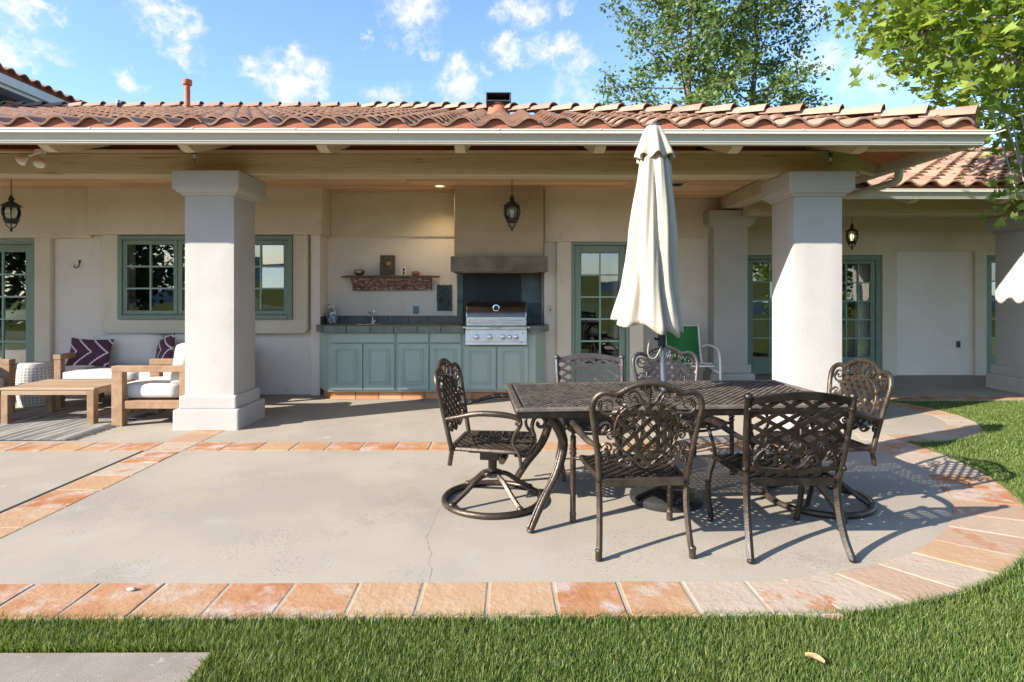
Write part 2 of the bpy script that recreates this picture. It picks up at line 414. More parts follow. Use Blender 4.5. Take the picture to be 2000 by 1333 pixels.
bulb_off = mat('bulb_glass', (.72,.70,.62), rough=.25)
can_lit = emit('recessed_lamp', (1.0, .78, .45), 0.9)

# ------------------------------------------------------------------ mesh helpers
def thing(name, label, cat, loc=(0, 0, 0), rz=0.0, group=None):
    o = bpy.data.objects.new(name, None)
    COL.objects.link(o)
    o.location = loc
    o.rotation_euler = (0, 0, rz)
    o.empty_display_size = .1
    if label: o['label'] = label
    if cat: o['category'] = cat
    if group: o['group'] = group
    return o
def tag(o, label, cat, group=None):
    o['label'] = label; o['category'] = cat
    if group: o['group'] = group
    return o
def structure(o):
    o['kind'] = 'structure'
    return o
def stuff(o):
    o['kind'] = 'stuff'
    return o
def linkmesh(name, me, parent=None):
    o = bpy.data.objects.new(name, me)
    COL.objects.link(o)
    if parent is not None: o.parent = parent
    return o
def wmat(o):
    M = Matrix.LocRotScale(o.location, o.rotation_euler, o.scale)
    return M if o.parent is None else wmat(o.parent) @ o.matrix_parent_inverse @ M
def worldparent(o, parent):
    """parent an object whose mesh is in world coordinates under a thing that sits elsewhere"""
    o.parent = parent
    o.matrix_parent_inverse = wmat(parent).inverted()
    return o
def catmull(pts, n=6, closed=False):
    P = [Vector(p) for p in pts]
    outp = []
    N = len(P)
    rngi = range(N) if closed else range(N-1)
    for i in rngi:
        p1, p2 = P[i], P[(i+1) % N]
        p0 = P[(i-1) % N] if (closed or i > 0) else p1+(p1-p2)
        p3 = P[(i+2) % N] if (closed or i+2 < N) else p2+(p2-p1)
        for k in range(n):
            t = k/n
            outp.append(0.5*((2*p1)+(-p0+p2)*t+(2*p0-5*p1+4*p2-p3)*t*t+(-p0+3*p1-3*p2+p3)*t**3))
    if not closed: outp.append(P[-1].copy())
    return outp
class MB:
    def __init__(s):
        s.v = []; s.f = []
    def add(s, vs, fs):
        b = len(s.v)
        s.v.extend([tuple(x) for x in vs])
        s.f.extend([tuple(i+b for i in f) for f in fs])
        return s
    def box(s, x0, x1, y0, y1, z0, z1):
        if x0 > x1: x0, x1 = x1, x0
        if y0 > y1: y0, y1 = y1, y0
        if z0 > z1: z0, z1 = z1, z0
        return s.add([(x0,y0,z0),(x1,y0,z0),(x1,y1,z0),(x0,y1,z0),(x0,y0,z1),(x1,y0,z1),(x1,y1,z1),(x0,y1,z1)],
                     [(0,3,2,1),(4,5,6,7),(0,1,5,4),(1,2,6,5),(2,3,7,6),(3,0,4,7)])
    def obox(s, M, sx, sy, sz):
        vs = [M @ Vector((x*sx, y*sy, z*sz)) for z in (-.5,.5) for (x,y) in ((-.5,-.5),(.5,-.5),(.5,.5),(-.5,.5))]
        return s.add(vs, [(0,3,2,1),(4,5,6,7),(0,1,5,4),(1,2,6,5),(2,3,7,6),(3,0,4,7)])
    def bar(s, a, b, w, h, up=(0,0,1)):
        a, b = Vector(a), Vector(b)
        d = (b-a); l = d.length
        if l < 1e-6: return s
        d /= l
        u = Vector(up)
        sd = d.cross(u)
        if sd.length < 1e-4: sd = d.cross(Vector((1,0,0)))
        sd.normalize(); u = sd.cross(d)
        vs = []
        for p in (a, b):
            for (i, j) in ((-1,-1),(1,-1),(1,1),(-1,1)):
                vs.append(p+sd*(i*w/2)+u*(j*h/2))
        return s.add(vs, [(3,2,1,0),(4,5,6,7),(0,1,5,4),(1,2,6,5),(2,3,7,6),(3,0,4,7)])
    def tube(s, pts, r, n=6, closed=False, ry=None, up=None, cap=True):
        P = [Vector(p) for p in pts]
        N = len(P)
        if N < 2: return s
        rr = r if isinstance(r, (list, tuple)) else [r]*N
        base = len(s.v)
        prev = None
        for i, p in enumerate(P):
            if closed: d = P[(i+1) % N]-P[(i-1) % N]
            else: d = P[min(i+1, N-1)]-P[max(i-1, 0)]
            if d.length < 1e-9: d = Vector((0,0,1))
            d.normalize()
            if up is not None:
                a = d.cross(Vector(up))
                if a.length < 1e-4: a = d.orthogonal()
                a.normalize()
            elif prev is None:
                a = d.orthogonal().normalized()
            else:
                a = prev-d*prev.dot(d)
                if a.length < 1e-6: a = d.orthogonal()
                a.normalize()
            prev = a
            b = d.cross(a)
            k = (ry/r if (ry and not isinstance(r, (list, tuple))) else 1.0)
            for j in range(n):
                t = 2*PI*j/n
                s.v.append(tuple(p+a*(math.cos(t)*rr[i])+b*(math.sin(t)*rr[i]*k)))
        for i in range(N if closed else N-1):
            i2 = (i+1) % N
            for j in range(n):
                j2 = (j+1) % n
                s.f.append((base+i*n+j, base+i*n+j2, base+i2*n+j2, base+i2*n+j))
        if not closed and cap:
            s.f.append(tuple(base+j for j in reversed(range(n))))
            s.f.append(tuple(base+(N-1)*n+j for j in range(n)))
        return s
    def lathe(s, prof, n=20, c=(0,0,0), cap=True):
        base = len(s.v)
        for (r, z) in prof:
            for j in range(n):
                t = 2*PI*j/n
                s.v.append((c[0]+r*math.cos(t), c[1]+r*math.sin(t), c[2]+z))
        for i in range(len(prof)-1):
            for j in range(n):
                j2 = (j+1) % n
                s.f.append((base+i*n+j, base+i*n+j2, base+(i+1)*n+j2, base+(i+1)*n+j))
        if cap:
            s.f.append(tuple(base+j for j in reversed(range(n))))
            s.f.append(tuple(base+(len(prof)-1)*n+j for j in range(n)))
        return s
    def prism(s, poly, z0, z1):
        n = len(poly)
        vs = [(p[0],p[1],z0) for p in poly]+[(p[0],p[1],z1) for p in poly]
        fs = [tuple(reversed(range(n))), tuple(range(n, 2*n))]+[(i,(i+1) % n, n+(i+1) % n, n+i) for i in range(n)]
        return s.add(vs, fs)
    def prism_x(s, poly, x0, x1):
        """poly in (y,z), swept along x"""
        n = len(poly)
        vs = [(x0,p[0],p[1]) for p in poly]+[(x1,p[0],p[1]) for p in poly]
        fs = [tuple(reversed(range(n))), tuple(range(n, 2*n))]+[(i,(i+1) % n, n+(i+1) % n, n+i) for i in range(n)]
        return s.add(vs, fs)
    def ball(s, c, r, n=8, m=5):
        if not isinstance(r, (tuple, list)): r = (r, r, r)
        prof = []
        base = len(s.v)
        for i in range(m+1):
            a = -PI/2+PI*i/m
            for j in range(n):
                t = 2*PI*j/n
                s.v.append((c[0]+r[0]*math.cos(a)*math.cos(t), c[1]+r[1]*math.cos(a)*math.sin(t), c[2]+r[2]*math.sin(a)))
        for i in range(m):
            for j in range(n):
                j2 = (j+1) % n
                s.f.append((base+i*n+j, base+i*n+j2, base+(i+1)*n+j2, base+(i+1)*n+j))
        return s
    def mesh(s, name, m, smooth=False):
        me = bpy.data.meshes.new(name)
        me.from_pydata(s.v, [], s.f)
        bm = bmesh.new(); bm.from_mesh(me)
        bmesh.ops.recalc_face_normals(bm, faces=bm.faces)
        bm.to_mesh(me); bm.free()
        for x in (m if isinstance(m, (list, tuple)) else [m]): me.materials.append(x)
        if smooth: me.shade_smooth()
        return me
    def build(s, name, m, parent=None, smooth=False, bevel=0.0, seg=2, world=False, auto=None):
        me = s.mesh(name, m, smooth)
        o = linkmesh(name, me)
        if parent is not None:
            if world: worldparent(o, parent)
            else: o.parent = parent
        if bevel > 0:
            b = o.modifiers.new('bevel', 'BEVEL'); b.width = bevel; b.segments = seg; b.limit_method = 'ANGLE'; b.angle_limit = R(40)
        if auto is not None:
            me.set_sharp_from_angle(angle=R(auto))
        return o
def copy_tree(o, parent=None):
    c = o.copy()
    COL.objects.link(c)
    if parent is not None: c.parent = parent
    for ch in list(o.children): copy_tree(ch, c)
    return c
# ================================================================== GROUND
C1 = (1.12, 5.22, 2.685)      # round end of the dining patio
C2 = (3.86, 6.85, 1.36)     # round landing beside the right column
poly = [(-12, 2.535), (C1[0], 2.535)]
a = -90.0
while True:
    p = (C1[0]+C1[2]*math.cos(R(a)), C1[1]+C1[2]*math.sin(R(a)))
    if math.hypot(p[0]-C2[0], p[1]-C2[1]) < C2[2]: break
    if a > -89: poly.append(p)
    a += 2.0
A1_END = a
a2 = math.degrees(math.atan2(p[1]-C2[1], p[0]-C2[0]))
while True:
    p = (C2[0]+C2[2]*math.cos(R(a2)), C2[1]+C2[2]*math.sin(R(a2)))
    if p[1] > 7.67: break
    poly.append(p); a2 += 3.0
A2_END = a2
poly += [(p[0]+.02, 7.67), (14, 7.67), (14, 10.2), (-14, 10.2), (-14, 2.535)]
patio = structure(MB().prism(poly, -.14, 0).build('patio', concrete))
PATIO = poly
def inpoly(x, y, P=PATIO):
    c = False
    j = len(P)-1
    for i in range(len(P)):
        xi, yi = P[i]; xj, yj = P[j]
        if (yi > y) != (yj > y) and x < (xj-xi)*(y-yi)/(yj-yi)+xi: c = not c
        j = i
    return c
# paving tiles: each a slightly uneven clay tile bedded in the slab
def tile_quad(q, m, name='paving_tile'):
    """q: four (x,y) corners; a worn clay tile with rounded shoulders"""
    h = .0032+random.uniform(-.001, .0012)
    cx = sum(p[0] for p in q)/4; cy = sum(p[1] for p in q)/4
    mb = MB()
    def ring(sh, z, jit=0):
        return [((p[0]-cx)*sh+random.uniform(-jit, jit), (p[1]-cy)*sh+random.uniform(-jit, jit), z) for p in q]
    tilt = [random.uniform(-.0008, .0008) for _ in q]
    r0 = ring(1.0, -.02); r1 = ring(1.0, h*.35); r2 = [(x, y, z+t) for (x, y, z), t in zip(ring(.965, h, .002), tilt)]
    mb.v = r0+r1+r2
    for k in (0, 4):
        for i in range(4):
            mb.f.append((k+i, k+(i+1) % 4, k+4+(i+1) % 4, k+4+i))
    mb.f.append((8, 9, 10, 11))
    o = mb.build(name, m, patio)
    o.location = (cx, cy, 0)
    return o
def jit(q, s=.004):
    return [(x+random.uniform(-s, s), y+random.uniform(-s, s)) for x, y in q]
# front border course
x = wx(958, 2.68)-.011
y0, y1 = 2.535, 2.835
k = 0
xs = []
xx = x
while xx > -6.2: xs.append(xx); xx -= .3115
xx = x+.3115
while xx < C1[0]+.1: xs.append(xx); xx += .3115
xs.sort()
for xx in xs:
    m = paver if xx < .55 else (paver_pale if random.random() < .6 else paver)
    tile_quad(jit([(xx+.006, y0), (xx+.3035, y0), (xx+.3035, y1), (xx+.006, y1)]), m)
a0 = math.degrees((xs[-1]+.3115-C1[0])/2.55)-90
# round border
def arc_tiles(c, r0, r1, a, a_end, step, mats, ci=None):
    ci = ci or c
    while a+step <= a_end:
        g = step*.012
        q = [((c if rr == r1 else ci)[0]+rr*math.cos(R(t)), (c if rr == r1 else ci)[1]+rr*math.sin(R(t))) for rr, t in ((r1, a+g), (r1, a+step-g), (r0, a+step-g), (r0, a+g))]
        tile_quad(jit(q), random.choice(mats))
        a += step
st = math.degrees(.3115/2.45)
arc_tiles(C1, 2.325, 2.68, a0, A1_END+6, st, [paver_pale, paver_pale, paver], (1.03, 5.16))
arc_tiles(C2, 1.06, 1.355, math.degrees(math.atan2(5.6-C2[1], 3.4-C2[0])), A2_END-1, math.degrees(.3115/1.22), [paver_pale, paver])
# the course under the eave line
xx = -2.89+.012
xs = [xx+.3115*i for i in range(0, 20)]
for xx in xs:
    if xx < 3.15: tile_quad(jit([(xx, 5.235), (xx+.2955, 5.235), (xx+.2955, 5.53), (xx, 5.53)]), paver)
xx = -3.23-.312
for i in range(14):
    tile_quad(jit([(xx-.3115*i+.01, 5.235), (xx-.3115*i+.306, 5.235), (xx-.3115*i+.306, 5.53), (xx-.3115*i+.01, 5.53)]), paver)
# the band that runs out from the left column
yy = 2.85
while yy < 5.95:
    tile_quad(jit([(-3.225, yy), (-2.90, yy), (-2.90, yy+.325), (-3.225, yy+.325)]), paver if random.random() < .65 else paver_pale)
    yy += .336
# walk edge in front of the right wing
xx = 5.1
while xx < 12:
    tile_quad(jit([(xx, 7.68), (xx+.3, 7.68), (xx+.3, 7.97), (xx, 7.97)]), paver)
    xx += .3115
# filled expansion joint and the crack wandering across the slab
j = structure(MB().box(-3.262, -3.242, 2.85, 5.23, -.01, .0042).build('expansion_joint', joint_dark, patio))
cp = [G(px, py) for px, py in ((838,1138),(842,1112),(836,1098),(843,1085),(836,1068),(834,1048),(846,1020),(868,975),(886,948),(893,925))]
mbk = MB()
pts = []
for i in range(len(cp)-1):
    for k in range(5):
        t = k/5
        pts.append((cp[i][0]*(1-t)+cp[i+1][0]*t+random.uniform(-.006, .006), cp[i][1]*(1-t)+cp[i+1][1]*t, .0008))
for i in range(len(pts)-1):
    w = .0013*abs(mnoise.noise(Vector((i*.7, 3, 1))))*2+.0004 if i < 26 else .0005
    a_, b_ = pts[i], pts[i+1]
    mbk.add([(a_[0]-w, a_[1], .0009), (a_[0]+w, a_[1], .0009), (b_[0]+w, b_[1], .0009), (b_[0]-w, b_[1], .0009)], [(0,1,2,3)])
ck = mbk.build('crack', crack_dark, patio)
# stepping slab at lower left
SLAB = [(-4.6, 1.2), (-1.15, 1.2), (-1.165, 2.315), (-4.6, 2.325)]
slab = structure(MB().prism(SLAB, -.12, -.012).build('stepping_slab', slab_conc, bevel=.006))

# lawn as one sheet out to the horizon, hills behind the camera (seen in the panes)
NS = 40
mbg = MB()
def gaxis(n, far):
    t = np.linspace(-1, 1, n)
    return np.sign(t)*(np.abs(t)**3)*far
gx = gaxis(41, 900); gy = gaxis(41, 900)
for yv in gy:
    for xv in gx: mbg.v.append((xv, yv, -.032))
for i in range(40):
    for k in range(40): mbg.f.append((i*41+k, i*41+k+1, (i+1)*41+k+1, (i+1)*41+k))
lawn = structure(mbg.build('lawn', soil))
mbh = MB()
nseg = 72
for i in range(nseg+1):
    t = PI+PI*i/nseg
    rr = 620
    h = 13+8*mnoise.noise(Vector((i*.16, 3.1, 0)))+4*mnoise.noise(Vector((i*.45, 9, 0)))
    for (kr, kz) in ((.80, -.2), (.88, h*.45), (.94, h*.8), (1.0, h), (1.12, h*.5), (1.2, -.2)):
        mbh.v.append((rr*kr*math.cos(t), rr*kr*math.sin(t), kz))
for i in range(nseg):
    for k in range(5): mbh.f.append((i*6+k, i*6+k+1, (i+1)*6+k+1, (i+1)*6+k))
hills = structure(mbh.build('hills', hill_mat, smooth=True))
mbf = MB()
mbf.v = [(-300, -400, -.02), (300, -400, -.02), (300, -26, -.02), (-300, -26, -.02)]; mbf.f = [(0,1,2,3)]
structure(mbf.build('far_field', field_mat))

# ================================================================== HOUSE
house = thing('house', 'stucco ranch house with clay tile roof and deep covered porch', 'house', (0, 8.2, 0))
def HB(mb, name, m, parent=house, **k):
    return mb.build(name, m, parent, world=True, **k)
P0, P1, P2, PC = 8.18, 8.10, 8.02, 9.0
NB = 8.45                    # back of the cooking niche
CZ = 2.865                   # ceiling
TOP = 2.99
XN0 = wx(624, 8.10)          # niche left edge
XN0U = wx(628.5, P2)
XN1 = wx(1063, P0)
XR = wx(1257, P1)            # outer corner right of the glazed door
XRC = wx(1440, 9.0)
# recessed pale panels
DX0, DX1 = wx(-64, P1), wx(66, P1)       # left glazed door opening
ZDH = wz(472, P1)
WX0, WX1 = wx(231, 8.06), wx(571, 8.06)
WZ0, WZ1 = wz(624, 8.06), wz(461, 8.06)
HB(MB().box(XN0-.002, XN1+.002, NB, NB+.25, -.1, TOP), 'wall', stucco_white_lifted)
HB(MB().box(XN1, wx(1114, P0), P0, P0+.25, -.1, TOP), 'wall', stucco_white_lifted)
HB(MB().box(XR-.25, XRC, PC, PC+.25, -.1, TOP), 'wall', stucco_white_lifted)
# niche cheeks
HB(MB().box(XN0-.12, XN0+.006, 8.101, NB, -.1, wz(459, 8.1)), 'wall', stucco_white_lifted, bevel=.004)
# tan raised masses
ZB = wz(466, P1)
XM0 = wx(168, P2)
DX0, DX1 = wx(-64, P1), wx(66, P1)       # left glazed door opening
ZDH = wz(472, P1)
mb = MB()
mb.box(-12, XM0-.002, P1, P0-.001, ZB, TOP)
HB(mb, 'wall_band', stucco_tan, bevel=.02)
HB(MB().box(DX1, wx(98, P1), P1-.002, P0-.001, -.1, ZB+.02), 'door_surround', stucco_tan, bevel=.018)
HB(MB().box(wx(-100, P1), DX0, P1-.002, P0-.001, -.1, ZB+.02), 'door_surround', stucco_tan, bevel=.018)
HB(MB().box(XM0, XN0U, P2, NB+.1, wz(459, P2), TOP), 'wall_band', stucco_tan, bevel=.02)
# window box
WX0, WX1 = wx(231, 8.06), wx(571, 8.06)
WZ0, WZ1 = wz(624, 8.06), wz(461, 8.06)
mb = MB()
zb = wz(652, 8.06)
xl, xr = wx(199, 8.06), wx(600, 8.06)
poly_w = [(xl, wz(459, 8.06)), (xl, zb+.06), (xl+.018, zb+.018), (xl+.06, zb), (xr-.06, zb), (xr-.018, zb+.018), (xr, zb+.06), (xr, wz(459, 8.06)), (WX1, wz(459, 8.06)), (WX1, WZ0), (WX0, WZ0), (WX0, wz(459, 8.06))]
n = len(poly_w)
mb.v = [(p[0], 8.06, p[1]) for p in poly_w]+[(p[0], P0-.001, p[1]) for p in poly_w]
mb.f = [tuple(range(n)), tuple(reversed(range(n, 2*n)))]+[(i, n+i, n+(i+1) % n, (i+1) % n) for i in range(n)]
HB(mb, 'window_surround', stucco_tan, bevel=.014)
# niche upper band and right hand masses
HB(MB().box(XN0U+.001, wx(1090, 8.4), NB-.03, NB-.001, wz(463, NB-.03), TOP), 'wall_band', stucco_tan, bevel=.008)
RDX0, RDX1 = wx(1116, P1), wx(1230, P1)
HB(MB().box(wx(1063, P1), XR, P1, P0-.001, ZDH, TOP), 'wall_band', stucco_tan, bevel=.012)
HB(MB().box(wx(1087, P1), RDX0, P1+.001, P0-.001, -.1, ZDH), 'door_surround', stucco_tan, bevel=.012)
HB(MB().box(RDX1, XR, P1+.001, PC, -.1, ZDH), 'door_surround', stucco_tan, bevel=.012)
HB(MB().box(RDX1, XR-.001, P0, PC, ZDH, TOP), 'wall', stucco_tan)
HB(MB().box(XR-.05, XRC, PC-.04, PC-.001, wz(466, PC), TOP), 'wall_band', stucco_tan, bevel=.012)
HB(MB().box(XRC-.05, XRC, PC+.25, 10.1, -.1, TOP), 'wall', stucco_tan)
# range hood chimney
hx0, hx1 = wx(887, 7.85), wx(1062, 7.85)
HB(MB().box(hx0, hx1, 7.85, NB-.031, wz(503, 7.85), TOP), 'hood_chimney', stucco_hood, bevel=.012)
bx0, bx1 = wx(880, 7.78), wx(1070, 7.78)
hz0, hz1 = wz(531, 7.78), wz(501, 7.78)
mb = MB()
mb.box(bx0, bx1, 7.78, 7.86, hz0, hz1)
mb.box(bx0, bx0+.08, 7.86, NB-.032, hz0, hz1); mb.box(bx1-.08, bx1, 7.86, NB-.032, hz0, hz1)
mb.box(bx0+.08, bx1-.08, 7.86, NB-.032, hz1-.05, hz1-.004)
HB(mb, 'hood_lip', stucco_lip, bevel=.008)

# glazed doors and windows -------------------------------------------------
def glazed(name, x0, x1, z0, z1, yf, cols, rows, stile, rail_b, rail_t, frame=.05, depth=.09, handle=None, curtain_x=None, open_dark=True, sash=None, parent=house):
    """frame + leaf + muntins + panes; yf = face of the frame"""
    mb = MB()
    mb.box(x0, x0+frame, yf, yf+depth, z0, z1); mb.box(x1-frame, x1, yf, yf+depth, z0, z1)
    mb.box(x0+frame, x1-frame, yf, yf+depth, z1-frame, z1)
    if sash is not None: mb.box(x0+frame, x1-frame, yf-.012, yf+depth, z0, z0+frame)
    fr = HB(mb, name, green_paint, parent, bevel=.005)
    n = 1 if sash is None else sash
    w = (x1-x0-2*frame)/n
    for k in range(n):
        lx0 = x0+frame+k*w+.004; lx1 = lx0+w-.008
        lz0 = z0+(frame if sash is not None else .012)+.003; lz1 = z1-frame-.004
        ly = yf+.022
        m2 = MB()
        m2.box(lx0, lx0+stile, ly, ly+.045, lz0, lz1); m2.box(lx1-stile, lx1, ly, ly+.045, lz0, lz1)
        m2.box(lx0+stile, lx1-stile, ly, ly+.045, lz0, lz0+rail_b); m2.box(lx0+stile, lx1-stile, ly, ly+.045, lz1-rail_t, lz1)
        lf = HB(m2, 'sash' if sash is not None else 'door_leaf', green_paint, fr, bevel=.005)
        gx0, gx1, gz0, gz1 = lx0+stile, lx1-stile, lz0+rail_b, lz1-rail_t
        mu = .022
        for c in range(1, cols):
            xm = gx0+(gx1-gx0)*c/cols
            HB(MB().box(xm-mu/2, xm+mu/2, ly+.006, ly+.038, gz0, gz1), 'muntin', muntin_paint, fr)
        for r in range(1, rows):
            zm = gz0+(gz1-gz0)*r/rows
            HB(MB().box(gx0, gx1, ly+.004, ly+.036, zm-mu/2, zm+mu/2), 'muntin', muntin_paint, fr)
        for c in range(cols):
            for r in range(rows):
                px0 = gx0+(gx1-gx0)*c/cols+mu/2; px1 = gx0+(gx1-gx0)*(c+1)/cols-mu/2
                pz0 = gz0+(gz1-gz0)*r/rows+mu/2; pz1 = gz0+(gz1-gz0)*(r+1)/rows-mu/2
                tx = random.uniform(-.004, .004); tz = random.uniform(-.003, .003)
                yg = ly+.021
                g = MB().add([(px0-.004, yg-tx-tz, pz0-.004), (px1+.004, yg+tx-tz, pz0-.004), (px1+.004, yg+tx+tz, pz1+.004), (px0-.004, yg-tx+tz, pz1+.004)], [(0,1,2,3)])
                HB(g, 'pane', pane_glass, fr)
        if handle is not None and k == 0:
            hx, hz = handle
            hm = MB()
            hm.box(hx-.02, hx+.02, ly-.012, ly-.001, hz-.07, hz+.07)
            hm.tube([(hx, ly-.01, hz), (hx, ly-.05, hz), (hx-.09, ly-.05, hz)], .009, 6)
            HB(hm, 'handle', black_metal, fr)
    return fr
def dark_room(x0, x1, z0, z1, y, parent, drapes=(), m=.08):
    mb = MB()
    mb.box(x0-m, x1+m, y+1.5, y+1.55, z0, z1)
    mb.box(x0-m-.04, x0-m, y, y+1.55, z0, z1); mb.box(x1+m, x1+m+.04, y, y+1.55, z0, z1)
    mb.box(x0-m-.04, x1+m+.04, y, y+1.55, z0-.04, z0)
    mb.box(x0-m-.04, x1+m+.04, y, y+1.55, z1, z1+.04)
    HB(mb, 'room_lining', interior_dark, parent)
    for (cx0, cx1) in drapes:
        m2 = MB()
        n = 28
        for i in range(n+1):
            x = cx0+(cx1-cx0)*i/n
            yy = y+.16+.03*math.sin(i*1.7)
            m2.v += [(x, yy, z0+.02), (x, yy, z1-.02)]
        for i in range(n): m2.f.append((2*i, 2*i+2, 2*i+3, 2*i+1))
        HB(m2, 'curtain', curtain, parent, smooth=True)
def holed(mb, x0, x1, z0, z1, y0, y1, holes):
    x = x0
    for (a_, b_, c_, d_) in sorted(holes):
        mb.box(x, a_, y0, y1, z0, z1)
        if c_ > z0: mb.box(a_, b_, y0, y1, z0, c_)
        if d_ < z1: mb.box(a_, b_, y0, y1, d_, z1)
        x = b_
    mb.box(x, x1, y0, y1, z0, z1)
    return mb
HB(holed(MB(), -12, XN0, -.1, TOP, P0, P0+.25, [(DX0, DX1, -.1, ZDH), (WX0, WX1, WZ0, WZ1)]), 'wall', stucco_white_lifted)
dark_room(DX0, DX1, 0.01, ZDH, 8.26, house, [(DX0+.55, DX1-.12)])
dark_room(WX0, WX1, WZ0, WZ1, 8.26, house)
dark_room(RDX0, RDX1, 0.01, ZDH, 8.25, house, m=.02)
dl = glazed('french_door', DX0, DX1, 0.0, ZDH, P1+.005, 2, 5, .085, .42, .10, frame=.045)
dr = glazed('french_door', RDX0, RDX1, 0.0, ZDH, P1+.02, 2, 5, .085, .42, .10, frame=.05, handle=(RDX1-.1, wz(632, P1)))
wn = glazed('window', WX0, WX1, WZ0, WZ1, 8.035, 2, 3, .055, .06, .06, frame=.06, depth=.1, sash=3)
# columns ------------------------------------------------------------------
def column(cx, cy, ztop, shaft, parent, base_w, cap_w, base_h=(.212, .347), tier_w=.593, drop=.25):
    mb = MB()
    h = shaft/2
    zs = ztop-drop
    # hand-trowelled shaft: slightly wandering faces
    n = 7
    rows = 14
    ring = []
    for r in range(rows+1):
        z = base_h[1]-.01+(zs-base_h[1]+.02)*r/rows
        pts = []
        for side in range(4):
            for k in range(n):
                t = -1+2*k/n
                x, y = [(t, -1), (1, t), (-t, 1), (-1, -t)][side]
                d = .004*mnoise.noise(Vector((cx*3+x*1.5, cy*3+y*1.5, z*1.3)))
                rr = .025
                # round the corners
                ax, ay = x*h, y*h
                lim = h-rr
                ex, ey = max(abs(ax)-lim, 0), max(abs(ay)-lim, 0)
                if ex > 0 and ey > 0:
                    l = math.hypot(ex, ey)
                    ax = math.copysign(lim+ex/l*rr, ax); ay = math.copysign(lim+ey/l*rr, ay)
                pts.append((cx+ax+(d if abs(y) < 1 else 0), cy+ay+(d if abs(x) < 1 else 0), z))
        ring.append(pts)
    m4 = 4*n
    for pts in ring: mb.v += pts
    for r in range(rows):
        for k in range(m4):
            mb.f.append((r*m4+k, r*m4+(k+1) % m4, (r+1)*m4+(k+1) % m4, (r+1)*m4+k))
    col_o = HB(mb, 'column', stucco_col_dimmed, parent, smooth=True, auto=50)
    b = base_w/2; t2 = tier_w/2
    m2 = MB()
    m2.box(cx-b, cx+b, cy-b, cy+b, -.02, base_h[0])
    m2.box(cx-t2, cx+t2, cy-t2, cy+t2, base_h[0]-.005, base_h[1])
    HB(m2, 'base', stucco_col_dimmed, col_o, bevel=.018, seg=3)
    c = cap_w/2
    m3 = MB()
    m3.box(cx-c, cx+c, cy-c, cy+c, ztop-.19, ztop)
    prof = [(h+.003, ztop-.255), (h+.02, ztop-.245), (h+.028, ztop-.228), (c-.035, ztop-.222), (c-.018, ztop-.205), (c-.014, ztop-.188)]
    for i in range(len(prof)-1):
        (r0, z0), (r1, z1) = prof[i], prof[i+1]
        base = len(m3.v)
        for (r, z) in ((r0, z0), (r1, z1)):
            m3.v += [(cx-r, cy-r, z), (cx+r, cy-r, z), (cx+r, cy+r, z), (cx-r, cy+r, z)]
        for k in range(4): m3.f.append((base+k, base+(k+1) % 4, base+4+(k+1) % 4, base+4+k))
    HB(m3, 'cap', stucco_col_dimmed, col_o, bevel=.012, seg=2)
    return col_o
YC = 6.36
XC1 = wx(408.5, 6.1); XC2 = wx(1598.3, 6.1)
CT = 2.676
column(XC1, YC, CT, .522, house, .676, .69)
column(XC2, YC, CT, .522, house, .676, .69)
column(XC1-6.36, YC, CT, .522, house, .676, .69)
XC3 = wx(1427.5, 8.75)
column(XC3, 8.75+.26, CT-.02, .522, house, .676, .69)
# beams ----------------------------------------------------------------
HB(MB().box(-12, XC2+.55, 6.27, 6.51, CT+.003, 2.905), 'beam', beam_paint, bevel=.008)
HB(MB().box(XC3-.12, XC3+.12, 6.512, 9.2, CT+.004, 2.87), 'beam', beam_paint, bevel=.008)
HB(MB().box(-12, XC2+.45, 6.275, 6.33, 2.906, 2.948), 'trim_strip', rafter_paint, bevel=.004)
for (xa, xb) in ((-12, -4.46), (-4.355, -3.15), (-3.045, -1.85), (-1.748, -.55), (-.445, .77), (.88, 2.06), (2.17, 3.25)):
    HB(MB().box(xa, xb, 6.345, 6.37, 2.90, 3.17), 'blocking_board', block_wood)
# small chamfered packing block at the beam's end
HB(MB().box(XC2-.40, XC2+.16, 6.25, 6.268, 2.69, 2.80), 'packing_block', beam_paint, bevel=.004)
# ceiling of planks --------------------------------------------------------
ceiling = HB(MB().box(-12, XC3+.1, 6.52, 9.3, CZ+.022, CZ+.06), 'ceiling', interior_dark)
y = 6.515
while y < 9.2:
    for (xa, xb) in ((-12, -5.2), (-5.197, -1.3), (-1.297, 1.6), (1.603, XC3-.13)):
        HB(MB().box(xa, xb, y+.003, y+.132, CZ, CZ+.021), 'plank', ceil_wood, ceiling, bevel=.004, seg=1)
    y += .135
# roof ---------------------------------------------------------------------
YE, XE = 5.36, 4.37          # eave lines
SL = .335
RIDGE_Y = 11.3
HIPX = -2.75                 # where the hip meets the ridge
SLX = SL*(RIDGE_Y-YE)/(XE-HIPX)
ZE = 2.90                    # underside of the tiles at the eave
def roofz(x, y): return min(ZE+SL*(y-YE), ZE+SLX*(XE-x))
def hipx(y): return XE-(y-YE)*(XE-HIPX)/(RIDGE_Y-YE)
th = .035
def slopeslab(P, name, m, parent, t=th):
    mb = MB()
    n = len(P)
    mb.v = [(p[0], p[1], p[2]) for p in P]+[(p[0], p[1], p[2]-t) for p in P]
    mb.f = [tuple(range(n)), tuple(reversed(range(n, 2*n)))]+[(i, n+i, n+(i+1) % n, (i+1) % n) for i in range(n)]
    return HB(mb, name, m, parent)
zr = ZE+SL*(RIDGE_Y-YE)
roof = slopeslab([(-14, YE+.06, ZE+.02), (XE-.06, YE+.06, ZE+.02), (HIPX, RIDGE_Y, zr), (-14, RIDGE_Y, zr)], 'roof', sheath_wood, house)
